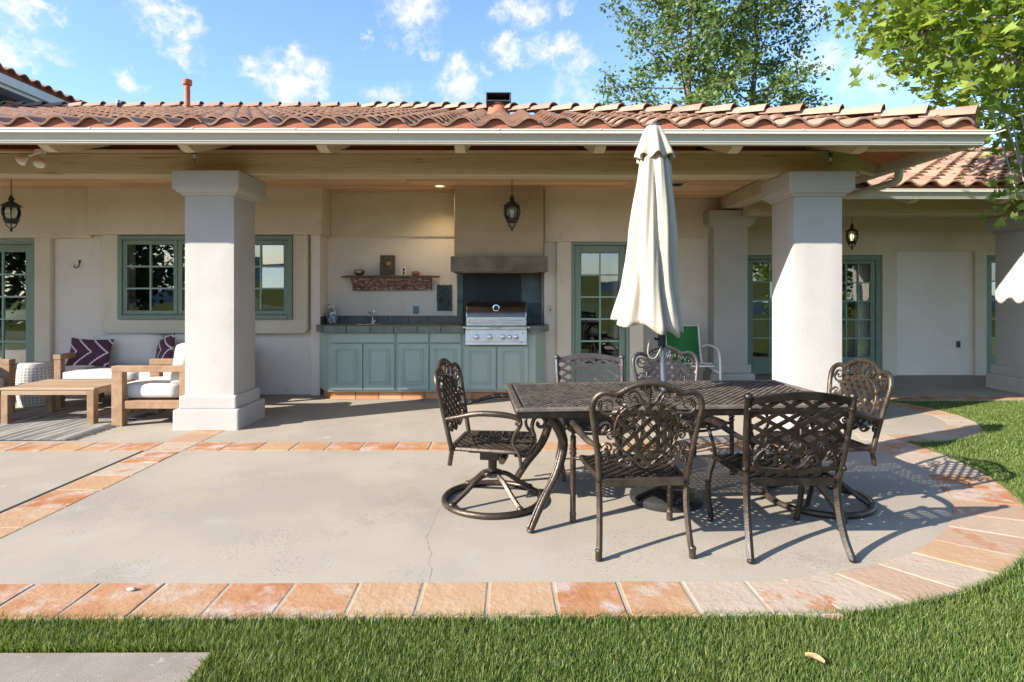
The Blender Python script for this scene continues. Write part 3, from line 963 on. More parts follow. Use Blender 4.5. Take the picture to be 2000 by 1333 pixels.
slopeslab([(XE-.06, YE+.06, ZE+.0195), (XE-.06, 2*RIDGE_Y-YE, ZE+.0195), (HIPX, RIDGE_Y, zr-.0005)], 'roof_slope', sheath_wood, house)
slopeslab([(-14, RIDGE_Y, zr-.001), (HIPX, RIDGE_Y, zr-.001), (XE-.06, 2*RIDGE_Y-YE, ZE), (-14, 2*RIDGE_Y-YE, ZE)], 'roof_slope', tile_clay, house)
# sheathing boards seen between the rafter tails
for k in range(6):
    y0 = YE+.09+k*.155
    z0 = ZE-.02+SL*(y0-YE)
    mbp = MB()
    for (xa, xb) in ((-12, -4.2), (-4.197, -.3), (-.297, XE-.14-.17*k)):
        mbp = MB()
        mbp.v = [(xa, y0, z0), (xb, y0, z0), (xb, y0+.15, z0+.15*SL), (xa, y0+.15, z0+.15*SL), (xa, y0, z0+.018), (xb, y0, z0+.018), (xb, y0+.15, z0+.018+.15*SL), (xa, y0+.15, z0+.018+.15*SL)]
        mbp.f = [(0,3,2,1),(4,5,6,7),(0,1,5,4),(1,2,6,5),(2,3,7,6),(3,0,4,7)]
        HB(mbp, 'sheathing_board', sheath_wood, roof)
# side overhang boards on the right
for k in range(7):
    x1 = XE-.09-k*.155
    z1 = ZE-.02+SLX*(XE-x1)
    ya = YE+.1+(XE-x1)*(RIDGE_Y-YE)/(XE-HIPX)
    mbp = MB()
    mbp.v = [(x1-.15, ya, z1+.15*SLX), (x1, ya, z1), (x1, 9.5, z1), (x1-.15, 9.5, z1+.15*SLX)]
    mbp.v += [(a_, b_, c_+.018) for a_, b_, c_ in mbp.v]
    mbp.f = [(0,3,2,1),(4,5,6,7),(0,1,5,4),(1,2,6,5),(2,3,7,6),(3,0,4,7)]
    HB(mbp, 'sheathing_board', sheath_wood, roof)
# rafter tails with curved ends
def rafter_poly(y_end, y_back):
    d = .207
    def zt(y): return ZE-.021+SL*(y-YE)
    pts = [(y_end, zt(y_end)), (y_back, zt(y_back)), (y_back, zt(y_back)-d)]
    ys = y_end+.20
    pts.append((ys, zt(ys)-d))
    for k in range(1, 7):
        t = k/7*PI/2
        pts.append((ys-.20*math.sin(t), zt(ys)-d+.0+ (d-.07)*(1-math.cos(t))))
    return pts
for px in (208, 446.5, 682.5, 918.5):
    xb = wx(px, 6.27)
    HB(MB().prism_x(rafter_poly(YE+.05, 6.39), xb-.1, xb), 'rafter', rafter_paint, bevel=.004)
for px in (1141, 1374.5, 1590):
    xa = wx(px, 6.27)
    HB(MB().prism_x(rafter_poly(YE+.05, 6.39), xa, xa+.105), 'rafter', rafter_paint, bevel=.004)
for k in range(1, 6):
    xb = wx(208, 6.27)-1.3*k
    HB(MB().prism_x(rafter_poly(YE+.05, 6.39), xb-.1, xb), 'rafter', rafter_paint, bevel=.004)
# hip rafter and jack rafters on the right corner
def zs(x, y): return roofz(x, y)-.021
hp = [(XE-.12, YE+.10), (XC2+.1, 6.45)]
mb = MB()
mb.bar((XE-.16, YE+.13, zs(XE-.16, YE+.13)-.085), (XC2+.06, 6.45, zs(XC2+.06, 6.45)-.11), .11, .15)
HB(mb, 'hip_rafter', rafter_paint, bevel=.004)
for yv in (6.75, 7.7, 8.65):
    mb = MB()
    mb.bar((XE-.1, yv, zs(XE-.1, yv)-.06), (XC3+.05, yv, zs(XC3+.05, yv)-.075), .1, .14)
    HB(mb, 'rafter', rafter_paint, bevel=.004)
# fascia and birdstop, gutter
HB(MB().box(-12, XE-.06, YE+.04, YE+.058, ZE-.11, ZE+.012), 'fascia', rafter_paint)
HB(MB().box(XE-.075, XE-.058, YE+.06, 9.6, ZE-.11, ZE+.012), 'fascia', rafter_paint)
BIRD = 1
gz1, gz0 = 2.895, 2.775
def gutter_profile():
    """K-style: (outward offset, z)"""
    return [(.0, gz1-.01), (.0, gz0), (.055, gz0), (.06, gz0+.014), (.066, gz0+.018), (.067, gz0+.03), (.085, gz0+.062), (.105, gz0+.078), (.118, gz0+.082), (.118, gz1-.016), (.124, gz1-.012), (.124, gz1), (.112, gz1), (.112, gz1-.012), (.108, gz0+.09), (.08, gz0+.072), (.058, gz0+.03), (.05, gz0+.008), (.006, gz0+.008), (.006, gz1-.01)]
pr = gutter_profile()
n = len(pr)
mb = MB()
path = [((-12, YE+.038), (0, -1)), ((XE-.057, YE+.038), (1, -1)), ((XE-.057, 9.6), (1, 0))]
for (p, d) in path:
    for (o_, z) in pr: mb.v.append((p[0]+d[0]*o_, p[1]+d[1]*o_, z))
for s_ in range(2):
    for k in range(n):
        mb.f.append((s_*n+k, s_*n+(k+1) % n, (s_+1)*n+(k+1) % n, (s_+1)*n+k))
mb.f.append(tuple(range(n))); mb.f.append(tuple(range(2*n, 3*n)))
gut = HB(mb, 'gutter', trim_cream, auto=35)
for k in range(0, 12):
    xk = -5.6+k*.92
    HB(MB().box(xk, xk+.012, YE-.09, YE+.03, gz1-.006, gz1+.004), 'hanger_strap', trim_cream, gut)
# downspout elbow to the lower gutter
HB(MB().tube(catmull([(XE+.01, 6.5, gz0+.03), (XE+.01, 6.5, gz0-.05), (XE+.01, 6.56, gz0-.105), (XE, 6.9, gz0-.115), (XE-.02, 7.30, gz0-.12), (XE-.12, 7.50, gz0-.12), (XE-.3, 7.56, gz0-.12)], 5), .042, 10), 'downspout', trim_cream, smooth=True)

# clay tiles -------------------------------------------------------------------
PITCH, EXPO, TL = .305, .36, .43
def s_tile_mesh(seed, name='roof_tile'):
    r = random.Random(seed)
    mb = MB()
    nx = 13
    w = PITCH+.028
    prof = []
    for i in range(nx):
        t = i/(nx-1)
        x = -w/2+w*t
        ph = (x/PITCH)*2*PI
        q_ = math.sin(ph)
        z = .036*math.copysign(abs(q_)**.8, q_)
        prof.append((x, z))
    ys = (0.0, TL)
    lift = (.045, .0)
    tk = .021
    for (y, l) in zip(ys, lift):
        for (x, z) in prof: mb.v.append((x+r.uniform(-.001, .001), y+r.uniform(-.003, .003), z+l+.038))
        for (x, z) in prof: mb.v.append((x, y, z+l+.038-tk))
    def id(row, layer, i): return row*2*nx+layer*nx+i
    for i in range(nx-1):
        mb.f.append((id(0,0,i), id(0,0,i+1), id(1,0,i+1), id(1,0,i)))
        mb.f.append((id(0,1,i), id(1,1,i), id(1,1,i+1), id(0,1,i+1)))
        mb.f.append((id(0,0,i), id(0,1,i), id(0,1,i+1), id(0,0,i+1)))
    for i in (0, nx-1):
        mb.f.append((id(0,0,i), id(1,0,i), id(1,1,i), id(0,1,i)))
    me = mb.mesh(name, tile_clay, smooth=True)
    me.set_sharp_from_angle(angle=R(45))
    return me
TILES = [s_tile_mesh(i) for i in range(5)]
def ridge_mesh(name='ridge_tile'):
    mb = MB()
    n = 9
    rows = ((0, .130, .036), (.03, .127, .033), (.43, .098, 0.0))
    for (y, r, l) in rows:
        for k in range(n):
            t = PI*k/(n-1)
            mb.v.append((r*math.cos(t), y, l+r*.82*math.sin(t)))
        for k in range(n):
            t = PI*k/(n-1)
            mb.v.append(((r-.016)*math.cos(t), y, l+(r-.016)*.82*math.sin(t)))
    for s_ in range(2):
        for k in range(n-1):
            mb.f.append((s_*2*n+k, s_*2*n+k+1, (s_+1)*2*n+k+1, (s_+1)*2*n+k))
            mb.f.append((s_*2*n+n+k, (s_+1)*2*n+n+k, (s_+1)*2*n+n+k+1, s_*2*n+n+k+1))
    for row in (0, 2):
        for k in range(n-1):
            mb.f.append((row*2*n+k, row*2*n+n+k, row*2*n+n+k+1, row*2*n+k+1))
    me = mb.mesh(name, ridge_clay, smooth=True)
    me.set_sharp_from_angle(angle=R(45))
    return me
RIDGE = ridge_mesh()
def tile_field(parent, origin, xdir, updir, ncol, nrow, keep, limit, xoff=0.0):
    """lay tiles; the nearest `limit` are single parts, the rest one joined part"""
    xd = Vector(xdir).normalized(); ud = Vector(updir).normalized(); nd = xd.cross(ud)
    if nd.z < 0: nd = -nd
    spots = []
    for j in range(nrow):
        for i in range(ncol):
            p = Vector(origin)+xd*(xoff+i*PITCH)+ud*(j*EXPO-.02)+xd*random.uniform(-.004, .004)+ud*random.uniform(-.008, .008)
            if not keep(p, j): continue
            rot = random.uniform(-.012, .012)
            x2 = (xd*math.cos(rot)+ud*math.sin(rot)); u2 = nd.cross(x2)
            M = Matrix(((x2.x, u2.x, nd.x, p.x), (x2.y, u2.y, nd.y, p.y), (x2.z, u2.z, nd.z, p.z+random.uniform(0, .004)), (0,0,0,1)))
            dist = (p-Vector((0, 0, CH))).length
            pv = ray(0, 0)
            inx = abs(p.x)/max(p.y, .1) < .98
            spots.append((0 if inx else 1, dist, M, random.randrange(len(TILES))))
    spots.sort(key=lambda q: (q[0], q[1]))
    inv = wmat(parent).inverted()
    for (_, d, M, k) in spots[:limit]:
        o = linkmesh('roof_tile', TILES[k], parent)
        o.matrix_parent_inverse = inv
        o.matrix_basis = M
    if spots[limit:]:
        mb = MB()
        for (_, d, M, k) in spots[limit:]:
            me = TILES[k]
            mb.add([M @ v.co for v in me.vertices], [tuple(f.vertices) for f in me.polygons])
        o = HB(mb, 'roof_tiles', tile_clay, parent, smooth=True, auto=45)
        stuff(o)
up = Vector((0, 1, SL)).normalized()
ncol = int((XE+13)/PITCH)
x_first = wx(1860, YE)-.02
x_start = x_first-PITCH*int((x_first+10.5)/PITCH)
rows = int((RIDGE_Y-YE)/up.y/EXPO)+1
tile_field(roof, (x_start, YE-.03, ZE+.004), (1, 0, 0), (0, 1, SL), int((XE-x_start)/PITCH)+2, rows,
           lambda p, j: p.x < hipx(p.y)-.13 and p.y < RIDGE_Y-.12, 298)
slope2 = Vector((-1, 0, SLX)).normalized()
tile_field([o for o in house.children if o.name.startswith('roof_slope')][0], (XE+.03, YE+.25, ZE+.03), (0, 1, 0), (-1, 0, SLX), 22, 6, lambda p, j: p.x > hipx(p.y)+.12 and p.y < 12, 0)
# mortar birdstop: a red wall whose scalloped top follows the underside of the first tiles
mbb = MB()
xx = -10.4
while xx < XE-.06:
    q_ = math.sin(((xx-x_start)/PITCH)*2*PI)
    zt_ = ZE+.004+.041+.038-.0235+.036*math.copysign(abs(q_)**.8, q_)
    mbb.v += [(xx, YE-.044, ZE-.02), (xx, YE-.044, zt_), (xx, YE-.014, zt_+.01), (xx, YE-.014, ZE-.02)]
    xx += PITCH/24
nb_ = len(mbb.v)//4
for i in range(nb_-1):
    for k in range(4): mbb.f.append((i*4+k, i*4+(k+1) % 4, i*4+4+(k+1) % 4, i*4+4+k))
mbb.f += [(0,1,2,3), (nb_*4-1, nb_*4-2, nb_*4-3, nb_*4-4)]
HB(mbb, 'birdstop', birdstop_clay)
# hip and ridge tiles
def ridge_line(a, b, parent, step=.375, lift=.045, start=0.0, name='ridge_tile', jitter=.008):
    a, b = Vector(a), Vector(b)
    d = (b-a); L = d.length; d.normalize()
    side = d.cross(Vector((0,0,1))).normalized(); upv = side.cross(d)
    inv = wmat(parent).inverted()
    t = start
    while t < L-.1:
        p = a+d*t+upv*(lift+random.uniform(-.004, .004))+side*random.uniform(-jitter, jitter)
        M = Matrix(((side.x, d.x, upv.x, p.x), (side.y, d.y, upv.y, p.y), (side.z, d.z, upv.z, p.z), (0,0,0,1)))
        o = linkmesh(name, RIDGE, parent)
        o.matrix_parent_inverse = inv
        o.matrix_basis = M
        t += step
ridge_line((XE-.06, YE+.01, ZE+.055), (HIPX, RIDGE_Y, zr+.04), roof, lift=.05)
ridge_line((HIPX+.25, RIDGE_Y, zr+.03), (-11.5, RIDGE_Y, zr+.03), roof, lift=.05)
# clay mortar plug closing the hip end
HB(MB().box(XE-.12, XE-.04, YE+.05, YE+.13, ZE+.02, ZE+.13), 'hip_plug', birdstop_clay, bevel=.02)

# things on the roof -------------------------------------------------------------
def on_roof(px, Y):
    x = wx(px, Y)
    return x, Y, roofz(x, Y)+.03
x, y, z = on_roof(366, 10.3)
t = thing('flue_pipe', 'tall rusty flue pipe with a flat cap standing near the ridge', 'flue pipe', (x, y, z))
MB().tube([(0,0,-.05), (0,0,.52)], .046, 12).build('pipe', rust, t, smooth=True, auto=50)
MB().lathe([(.072, .49), (.075, .495), (.075, .575), (.06, .585), (0, .59)], 14).build('cap', rust, t, smooth=True, auto=50)
MB().lathe([(.12, -.02), (.08, .03), (.047, .05)], 14).build('flashing', rust, t, smooth=True)
x, y, z = on_roof(231, 10.1)
t = thing('vent_pipe', 'short dark grey vent pipe poking through the left part of the tile roof', 'vent pipe', (x, y, z))
MB().tube([(0,0,-.05), (0,0,.22)], .036, 10).build('pipe', grey_metal, t, smooth=True, auto=50)
MB().lathe([(.044, .06), (.046, .065), (.046, .16), (.044, .165)], 12).build('collar', black_metal, t, smooth=True, auto=50)
x, y, z = on_roof(974, 9.0)
t = thing('roof_vent', 'square black topped exhaust vent on a terracotta curb', 'roof vent', (x, y, z))
m = MB()
m.lathe([(.18, -.03), (.165, .10), (.15, .16)], 16)
m.build('curb', birdstop_clay, t, smooth=True, auto=50)
m = MB()
m.box(-.19, .19, -.19, -.172, .16, .185); m.box(-.19, .19, -.19, .19, .285, .30); m.box(-.19, -.17, -.19, .19, .14, .285); m.box(.17, .19, -.19, .19, .14, .285); m.box(-.17, .17, .17, .19, .14, .285); m.box(-.17, .17, -.15, .17, .14, .155)
m.build('hood', black_metal, t, bevel=.004)
# ================================================================== RIGHT WING
wing = thing('house_wing', 'lower right wing with its own tiled porch roof', 'house wing', (7, 10, 0))
WY = 10.0
def WB(mb, name, m, parent=wing, **k): return HB(mb, name, m, parent, **k)
wd0, wd1 = wx(1455, WY), wx(1724, WY)
wdz = wz(498, WY)
w20, w21 = wx(1927, WY), wx(2080, WY)
pa0, pa1, pz0, pz1 = wx(1752, WY), wx(1905, WY), -.1, wz(490, WY)
WTOP = 2.95
WB(holed(MB(), XRC, 14, -.1, WTOP, WY, WY+.2, [(wd0, wd1, -.1, wdz), (pa0, pa1, -.1, pz1), (w20, w21, -.1, wdz)]), 'wall', stucco_tan)
WB(MB().box(pa0, pa1, WY+.05, WY+.2, -.1, pz1), 'wall_panel', stucco_white_lifted)
glazed('french_door', wd0, wd1, 0, wdz, WY+.03, 2, 5, .09, .26, .08, frame=.09, sash=None, parent=wing) if False else None
# a wide glazed door: frame, two leaves with ten panes each, drapes inside
fr = glazed('french_door', wd0, wd0+(wd1-wd0)/2, 0, wdz, WY+.03, 3, 5, .085, .30, .06, frame=.07, parent=wing)
fr2 = glazed('french_door', wd0+(wd1-wd0)/2+.001, wd1, 0, wdz, WY+.03, 4, 5, .085, .30, .06, frame=.09, parent=wing)
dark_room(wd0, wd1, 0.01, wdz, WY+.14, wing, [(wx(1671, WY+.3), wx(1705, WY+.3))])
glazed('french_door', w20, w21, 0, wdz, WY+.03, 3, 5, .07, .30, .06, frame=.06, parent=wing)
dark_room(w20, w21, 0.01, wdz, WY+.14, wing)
m = MB()
m.box(pa1-.30, pa1-.30+.075, WY+.038, WY+.049, wz(681, WY), wz(667, WY))
o = WB(m, 'outlet_plate', plate_teal, wing, bevel=.003)
WB(MB().box(pa1-.29, pa1-.235, WY+.036, WY+.0385, wz(679, WY), wz(669, WY)), 'outlet', black_metal, wing)
column(7.15+.34+.07, 8.43, 2.55, .522, wing, .676, .69)
WB(MB().box(XC3+.13, 14, 8.40, 8.64, 2.553, 2.78), 'beam', beam_paint, bevel=.008)
WB(MB().box(XC3+.13, 14, 8.66, WY, 2.74, 2.78), 'ceiling', ceil_wood)
WYE = 7.62
WZE = 2.775
WS = .335
WRY = 12.2
wzr = WZE+WS*(WRY-WYE)
mb = MB()
P = [(XE-.90, WYE+.05, WZE+.017), (14, WYE+.05, WZE+.017), (14, WRY, wzr), (XE-.90, WRY, wzr)]
wroof = slopeslab(P, 'roof', sheath_wood, wing)
slopeslab([(XE-.9, WRY, wzr-.002), (14, WRY, wzr-.002), (14, 2*WRY-WYE, WZE), (XE-.9, 2*WRY-WYE, WZE)], 'roof_slope', tile_clay, wing)
tile_field(wroof, (XE-.75, WYE-.03, WZE+.006), (1, 0, 0), (0, 1, WS), 25, 13, lambda p, j: p.y < WRY-.1, 240)
ridge_line((XE-.9, WRY, wzr+.03), (13, WRY, wzr+.03), wroof)
WB(MB().box(XE-.88, 14, WYE+.02, WYE+.035, WZE-.02, WZE+.066), 'birdstop', birdstop_clay)
WB(MB().box(XE-.88, 14, WYE+.04, WYE+.058, WZE-.11, WZE+.012), 'fascia', rafter_paint)
dz = WZE-ZE
mb = MB()
for xx in (XE-.92, 13.8):
    for (o_, z) in pr: mb.v.append((xx, WYE+.038-o_, z+dz))
for k in range(n_ := len(pr)): mb.f.append((k, (k+1) % n_, n_+(k+1) % n_, n_+k))
mb.f.append(tuple(range(n_))); mb.f.append(tuple(range(n_, 2*n_)))
WB(mb, 'gutter', trim_cream, auto=35)
def wr_poly():
    pts = rafter_poly(YE+.05, 6.39)
    return [(y-YE+WYE, z-ZE+WZE) for y, z in pts]
for xx in (wx(1745, 8.2), wx(1915, 8.2), wx(2090, 8.2), wx(1570, 8.2)):
    WB(MB().prism_x(wr_poly(), xx-.05, xx+.05), 'rafter', rafter_paint, bevel=.004)

# ================================================================== LEFT TWO-STOREY WING
lw = thing('house_wing', 'taller left wing with white fascia and tiled eave above the main ridge', 'house wing', (-11.5, 13, 0))
EXL = -9.60
LZ = 5.62
LB = lambda mb, name, m, **k: HB(mb, name, m, lw, **k)
LB(MB().box(-16, EXL-.75, 9.5, 17, 2.5, LZ+.2), 'wall', slate_blue)
# soffit in three stepped boards, fascia, gutter
LB(MB().box(EXL-.06, EXL, 9.2, 17, LZ-.20, LZ-.02), 'gutter', fascia_white, bevel=.01)
LB(MB().box(EXL-.085, EXL-.062, 9.2, 17, LZ-.27, LZ-.02), 'fascia', fascia_white)
LB(MB().box(EXL-.32, EXL-.10, 9.2, 17, LZ-.20, LZ-.17), 'soffit_board', fascia_white, bevel=.006)
LB(MB().box(EXL-.55, EXL-.345, 9.2, 17, LZ-.17, LZ-.14), 'soffit_board', fascia_white, bevel=.006)
LB(MB().box(EXL-.75, EXL-.575, 9.2, 17, LZ-.14, LZ-.11), 'soffit_board', fascia_white, bevel=.006)
LB(MB().box(EXL-.78, EXL-.06, 9.2, 17, LZ-.11, LZ-.05), 'soffit', sheath_wood)
lroof = HB(MB().add([(EXL-.02, 9.2, LZ), (EXL-.02, 17, LZ), (-15, 17, LZ+1.6), (-15, 9.2, LZ+1.6)], [(0,1,2,3)]), 'roof', sheath_wood, lw)
LB(MB().box(EXL-.07, EXL-.05, 9.25, 16.9, LZ-.03, LZ+.12), 'birdstop', birdstop_clay)
tile_field(lroof, (EXL+.03, 9.4, LZ+.01), (0, 1, 0), (-1, 0, .30), 24, 3, lambda p, j: True, 30)
x, y, z = on_roof(20, 10.6)
t = thing('vent_pipe', 'small red clay vent pipe under the eave of the upper left wing', 'vent pipe', (x, y, z))
MB().tube([(0,0,-.05), (0,0,.17)], .045, 10).build('pipe', birdstop_clay, t, smooth=True, auto=50)
MB().lathe([(.055, .14), (.06, .15), (.055, .19)], 10).build('cap', birdstop_clay, t, smooth=True, auto=50)
# ================================================================== COOKING NICHE
YF, YCE, YT = 7.71, 7.665, 7.79          # cabinet face, counter edge, toe face
kx0, kx1 = wx(640, YF), wx(1046, YF)     # straight run of the cabinet face
lx, rx_ = wx(624, 8.03), wx(1066, 8.0)  # where the clipped corners meet the wall
kit = thing('kitchen_counter', 'long sage green cabinet run with dark slate tiled counter', 'kitchen counter', ((kx0+kx1)/2, 8.0, 0))
KB = lambda mb, name, m, parent=kit, **k: HB(mb, name, m, parent, **k)
zc0, zc1 = wz(766, YF), wz(650, YF)
ct0, ct1 = wz(650.5, YCE), wz(637, YCE)
gx0, gx1 = wx(909, 7.64), wx(1029, 7.64)     # grill width
gcut0 = wz(674.5, YF)
poly_c = [(lx, 8.05), (kx0, YF+.03), (kx1, YF+.03), (rx_, 8.05), (rx_, P0-.002), (wx(1062, P0), P0-.002), (wx(1062, P0), NB-.001), (XN0+.001, NB-.001), (XN0+.001, 8.099), (lx, 8.099)]
# carcass: face frame with clipped ends
KB(MB().prism([(lx+.004, 8.05), (kx0, YF+.030), (kx1, YF+.030), (rx_-.004, 8.05), (rx_-.004, P0-.003), (XN1-.01, P0-.003), (XN1-.01, NB-.002), (XN0+.002, NB-.002), (XN0+.002, 8.098), (lx+.004, 8.098)], zc0, zc1), 'carcass', cab_paint)
KB(MB().prism([(lx+.05, 8.07), (kx0+.04, YT+.02), (kx1-.03, YT+.02), (rx_-.03, 8.06), (rx_-.03, P0-.004), (lx+.05, P0-.004)], -.01, zc0+.002), 'toe_base', grout)
def shaker(px0, px1, py0, py1, name, raised=True):
    x0, x1, z1, z0 = wx(px0, YF), wx(px1, YF), wz(py0, YF), wz(py1, YF)
    m = MB()
    m.box(x0, x1, YF, YF+.029, z0, z1)
    o = KB(m, name, cab_paint, bevel=.006)
    if raised:
        s = .068
        m = MB()
        # recessed moulding with a raised field
        for (a0, a1, b0, b1) in ((x0+s, x0+s+.012, z0+s, z1-s), (x1-s-.012, x1-s, z0+s, z1-s), (x0+s, x1-s, z0+s, z0+s+.012), (x0+s, x1-s, z1-s-.012, z1-s)):
            m.box(a0, a1, YF-.014, YF-.0005, b0, b1)
        s2 = s+.03
        KB(m, 'moulding', cab_paint, o, bevel=.003)
        m = MB()
        m.v = [(x0+s2, YF-.0008, z0+s2), (x1-s2, YF-.0008, z0+s2), (x1-s2, YF-.0008, z1-s2), (x0+s2, YF-.0008, z1-s2),
               (x0+s2+.018, YF-.008, z0+s2+.018), (x1-s2-.018, YF-.008, z0+s2+.018), (x1-s2-.018, YF-.008, z1-s2-.018), (x0+s2+.018, YF-.008, z1-s2-.018)]
        m.f = [(4,5,6,7), (0,1,5,4), (1,2,6,5), (2,3,7,6), (3,0,4,7)]
        KB(m, 'panel', cab_paint, o)
    return o
for a, b in ((645, 707.5), (709.5, 770.5), (776, 837), (840, 901)):
    shaker(a, b, 672, 761.5, 'cabinet_door')
for a, b in ((906.5, 968.4), (971.7, 1032)):
    shaker(a, b, 676.5, 761.5, 'cabinet_door')
for a, b in ((646.6, 770.5), (776, 837), (840, 901)):
    shaker(a, b, 650.8, 669.5, 'drawer_front', False)
# toe tiles
x = kx0+.035
while x < kx1-.05:
    KB(MB().box(x+.004, min(x+.306, kx1-.03), YT, YT+.019, .003, zc0-.004), 'toe_tile', terracotta, bevel=.003)
    x += .31
m = MB(); m.bar((kx0+.033, YT+.012, zc0/2), (lx+.06, 8.05, zc0/2), .016, zc0-.006); KB(m, 'toe_tile', terracotta, bevel=.002)
# slate counter: top slab, edge tiles, splash tiles
gy = 8.22
top = [(lx-.03, 8.03), (wx(630, YCE), YCE+.012), (gx0-.012, YCE+.012), (gx0-.012, gy), (gx1+.012, gy), (gx1+.012, YCE+.012), (wx(1056, YCE), YCE+.012), (rx_+.03, 8.0), (rx_+.03, P0-.003), (XN1-.012, P0-.003), (XN1-.012, NB-.003), (XN0+.003, NB-.003), (XN0+.003, 8.097), (lx-.03, 8.097)]
ctop = KB(MB().prism(top, ct0+.004, ct1-.002), 'countertop', slate)
def edge_run(a, b, piece=.305):
    L = math.dist(a, b)
    n = max(1, round(L/piece))
    for k in range(n):
        t0, t1 = k/n, (k+1)/n
        g = .004/L
        p = (a[0]+(b[0]-a[0])*(t0+g), a[1]+(b[1]-a[1])*(t0+g), (ct0+ct1)/2)
        q = (a[0]+(b[0]-a[0])*(t1-g), a[1]+(b[1]-a[1])*(t1-g), (ct0+ct1)/2)
        m = MB(); m.bar(p, q, .026, ct1-ct0+.003)
        KB(m, 'edge_tile', slate_edge, ctop, bevel=.005)
edge_run((lx-.03, 8.02), (wx(630, YCE)-.005, YCE+.006))
edge_run((wx(630, YCE)+.008, YCE), (gx0-.016, YCE))
edge_run((gx1+.016, YCE), (wx(1056, YCE)-.002, YCE))
edge_run((wx(1056, YCE)+.01, YCE+.008), (rx_+.03, 7.99))
sp0, sp1 = ct1+.001, wz(617, NB-.02)
x = XN0+.012
fx0, fx1 = wx(893, NB-.03), wx(1058, NB-.03)
while x < fx0-.02:
    x1 = min(x+.288, fx0-.006)
    KB(MB().box(x+.002, x1, NB-.02, NB-.002, sp0, sp1), 'splash_tile', slate, bevel=.003)
    x += .291
m = MB(); m.box(XN0+.002, XN0+.016, 8.12, NB-.022, sp0, sp1); KB(m, 'splash_tile', slate, bevel=.003)
# fire back of big slate tiles behind the grill
zt = [sp0, wz(593, NB), wz(535, NB)]
xsb = [fx0, wx(905, NB), wx(935.5, NB), wx(976, NB), wx(1018, NB), fx1]
for i in range(5):
    for j in range(2):
        mm = slate_black if (1 <= i <= 3) else slate
        KB(MB().box(xsb[i]+.002, xsb[i+1]-.002, NB-.028, NB-.004, zt[j]+.002, zt[j+1]-.002), 'fireback_tile', mm, bevel=.003)
m = MB(); m.box(fx0-.012, fx0-.001, NB-.03, NB-.003, sp1, zt[2]); m.box(fx1+.001, fx1+.012, NB-.03, NB-.003, sp0, zt[2])
KB(m, 'trim_bead', stucco_white_lifted)
# sink and tap
sx = wx(722, 8.08)
m = MB()
m.lathe([(.20, 0), (.205, .006), (.185, .008), (.17, -.02), (.0, -.021)], 24)
m.v = [(sx+x*1.0, 8.08+y*.75, ct1+z) for x, y, z in m.v]
KB(m, 'sink', steel, smooth=True)
fx = wx(728, 8.3)
m = MB()
m.lathe([(.03, 0), (.028, .012), (.016, .02), (.016, .06)], 12, (fx, 8.30, ct1))
m.tube(catmull([(fx, 8.30, ct1+.05), (fx-.005, 8.29, ct1+.13), (fx-.03, 8.22, ct1+.165), (fx-.05, 8.16, ct1+.14)], 5), .012, 8)
m.tube([(fx+.0, 8.30, ct1+.11), (fx+.03, 8.29, ct1+.16), (fx+.02, 8.28, ct1+.185)], .008, 6)
m.ball((fx-.02, 8.28, ct1+.18), .014)
m.tube([(fx+.012, 8.30, ct1+.02), (fx+.05, 8.29, ct1+.05)], .007, 6)
KB(m, 'tap', chrome, smooth=True)

# built-in grill -----------------------------------------------------------------
gr = thing('grill', 'stainless steel built-in gas grill with dark closed lid and five knobs', 'grill', ((gx0+gx1)/2, 7.9, zc1))
GB = lambda mb, name, m, parent=gr, **k: HB(mb, name, m, parent, **k)
YG = 7.615
pz0_, pz1_ = wz(674, YG), wz(645, YG)
GB(MB().box(gx0, gx1, YG, YF-.012, pz0_, wz(668, YG)-.002), 'drip_tray', steel_pale, bevel=.004)
ctl = GB(MB().box(gx0, gx1, YG-.004, YG+.05, wz(668, YG), pz1_), 'control_panel', steel_pale, bevel=.004)
bz0, bz1 = wz(644.4, YG), wz(638, YG)
GB(MB().box(gx0, gx1, YG-.012, 8.2, bz0, bz1), 'bezel', steel, bevel=.006)
GB(MB().box(wx(904, YG), gx0-.001, YG-.006, YG+.3, wz(641.5, YG), wz(638.5, YG)), 'side_flange', steel)
GB(MB().box(gx1+.001, wx(1035, YG), YG-.006, YG+.3, wz(641.5, YG), wz(638.5, YG)), 'side_flange', steel)
for px, r in ((930.5, .034), (956.5, .034), (982.3, .034), (995.4, .026), (1008, .034)):
    kx, kz = wx(px, YG), wz(659.5, YG)
    m = MB().lathe([(r, 0), (r, .006), (r*.96, .01), (r*.78, .012), (r*.74, .04), (r*.66, .046), (0, .047)], 18)
    m.v = [(kx+x, YG-.004-z, kz+y) for x, y, z in m.v]
    kn = GB(m, 'knob', chrome, ctl, smooth=True, auto=35)
    m = MB().lathe([(r*1.12, 0), (r*1.12, .004), (r*1.0, .0045)], 18); m.v = [(kx+x, YG-.0045-z, kz+y) for x, y, z in m.v]
    GB(m, 'bezel_ring', print_black, ctl, smooth=True, auto=35)
for px, py in ((1021.5, 651), (1019, 669)):
    m = MB(); x, z = wx(px, YG), wz(py, YG)
    m.lathe([(.011, 0), (.011, .004), (0, .0045)], 10); m.v = [(x+a_, YG-.0045-c_, z+b_) for a_, b_, c_ in m.v]
    GB(m, 'badge', grey_metal, gr)
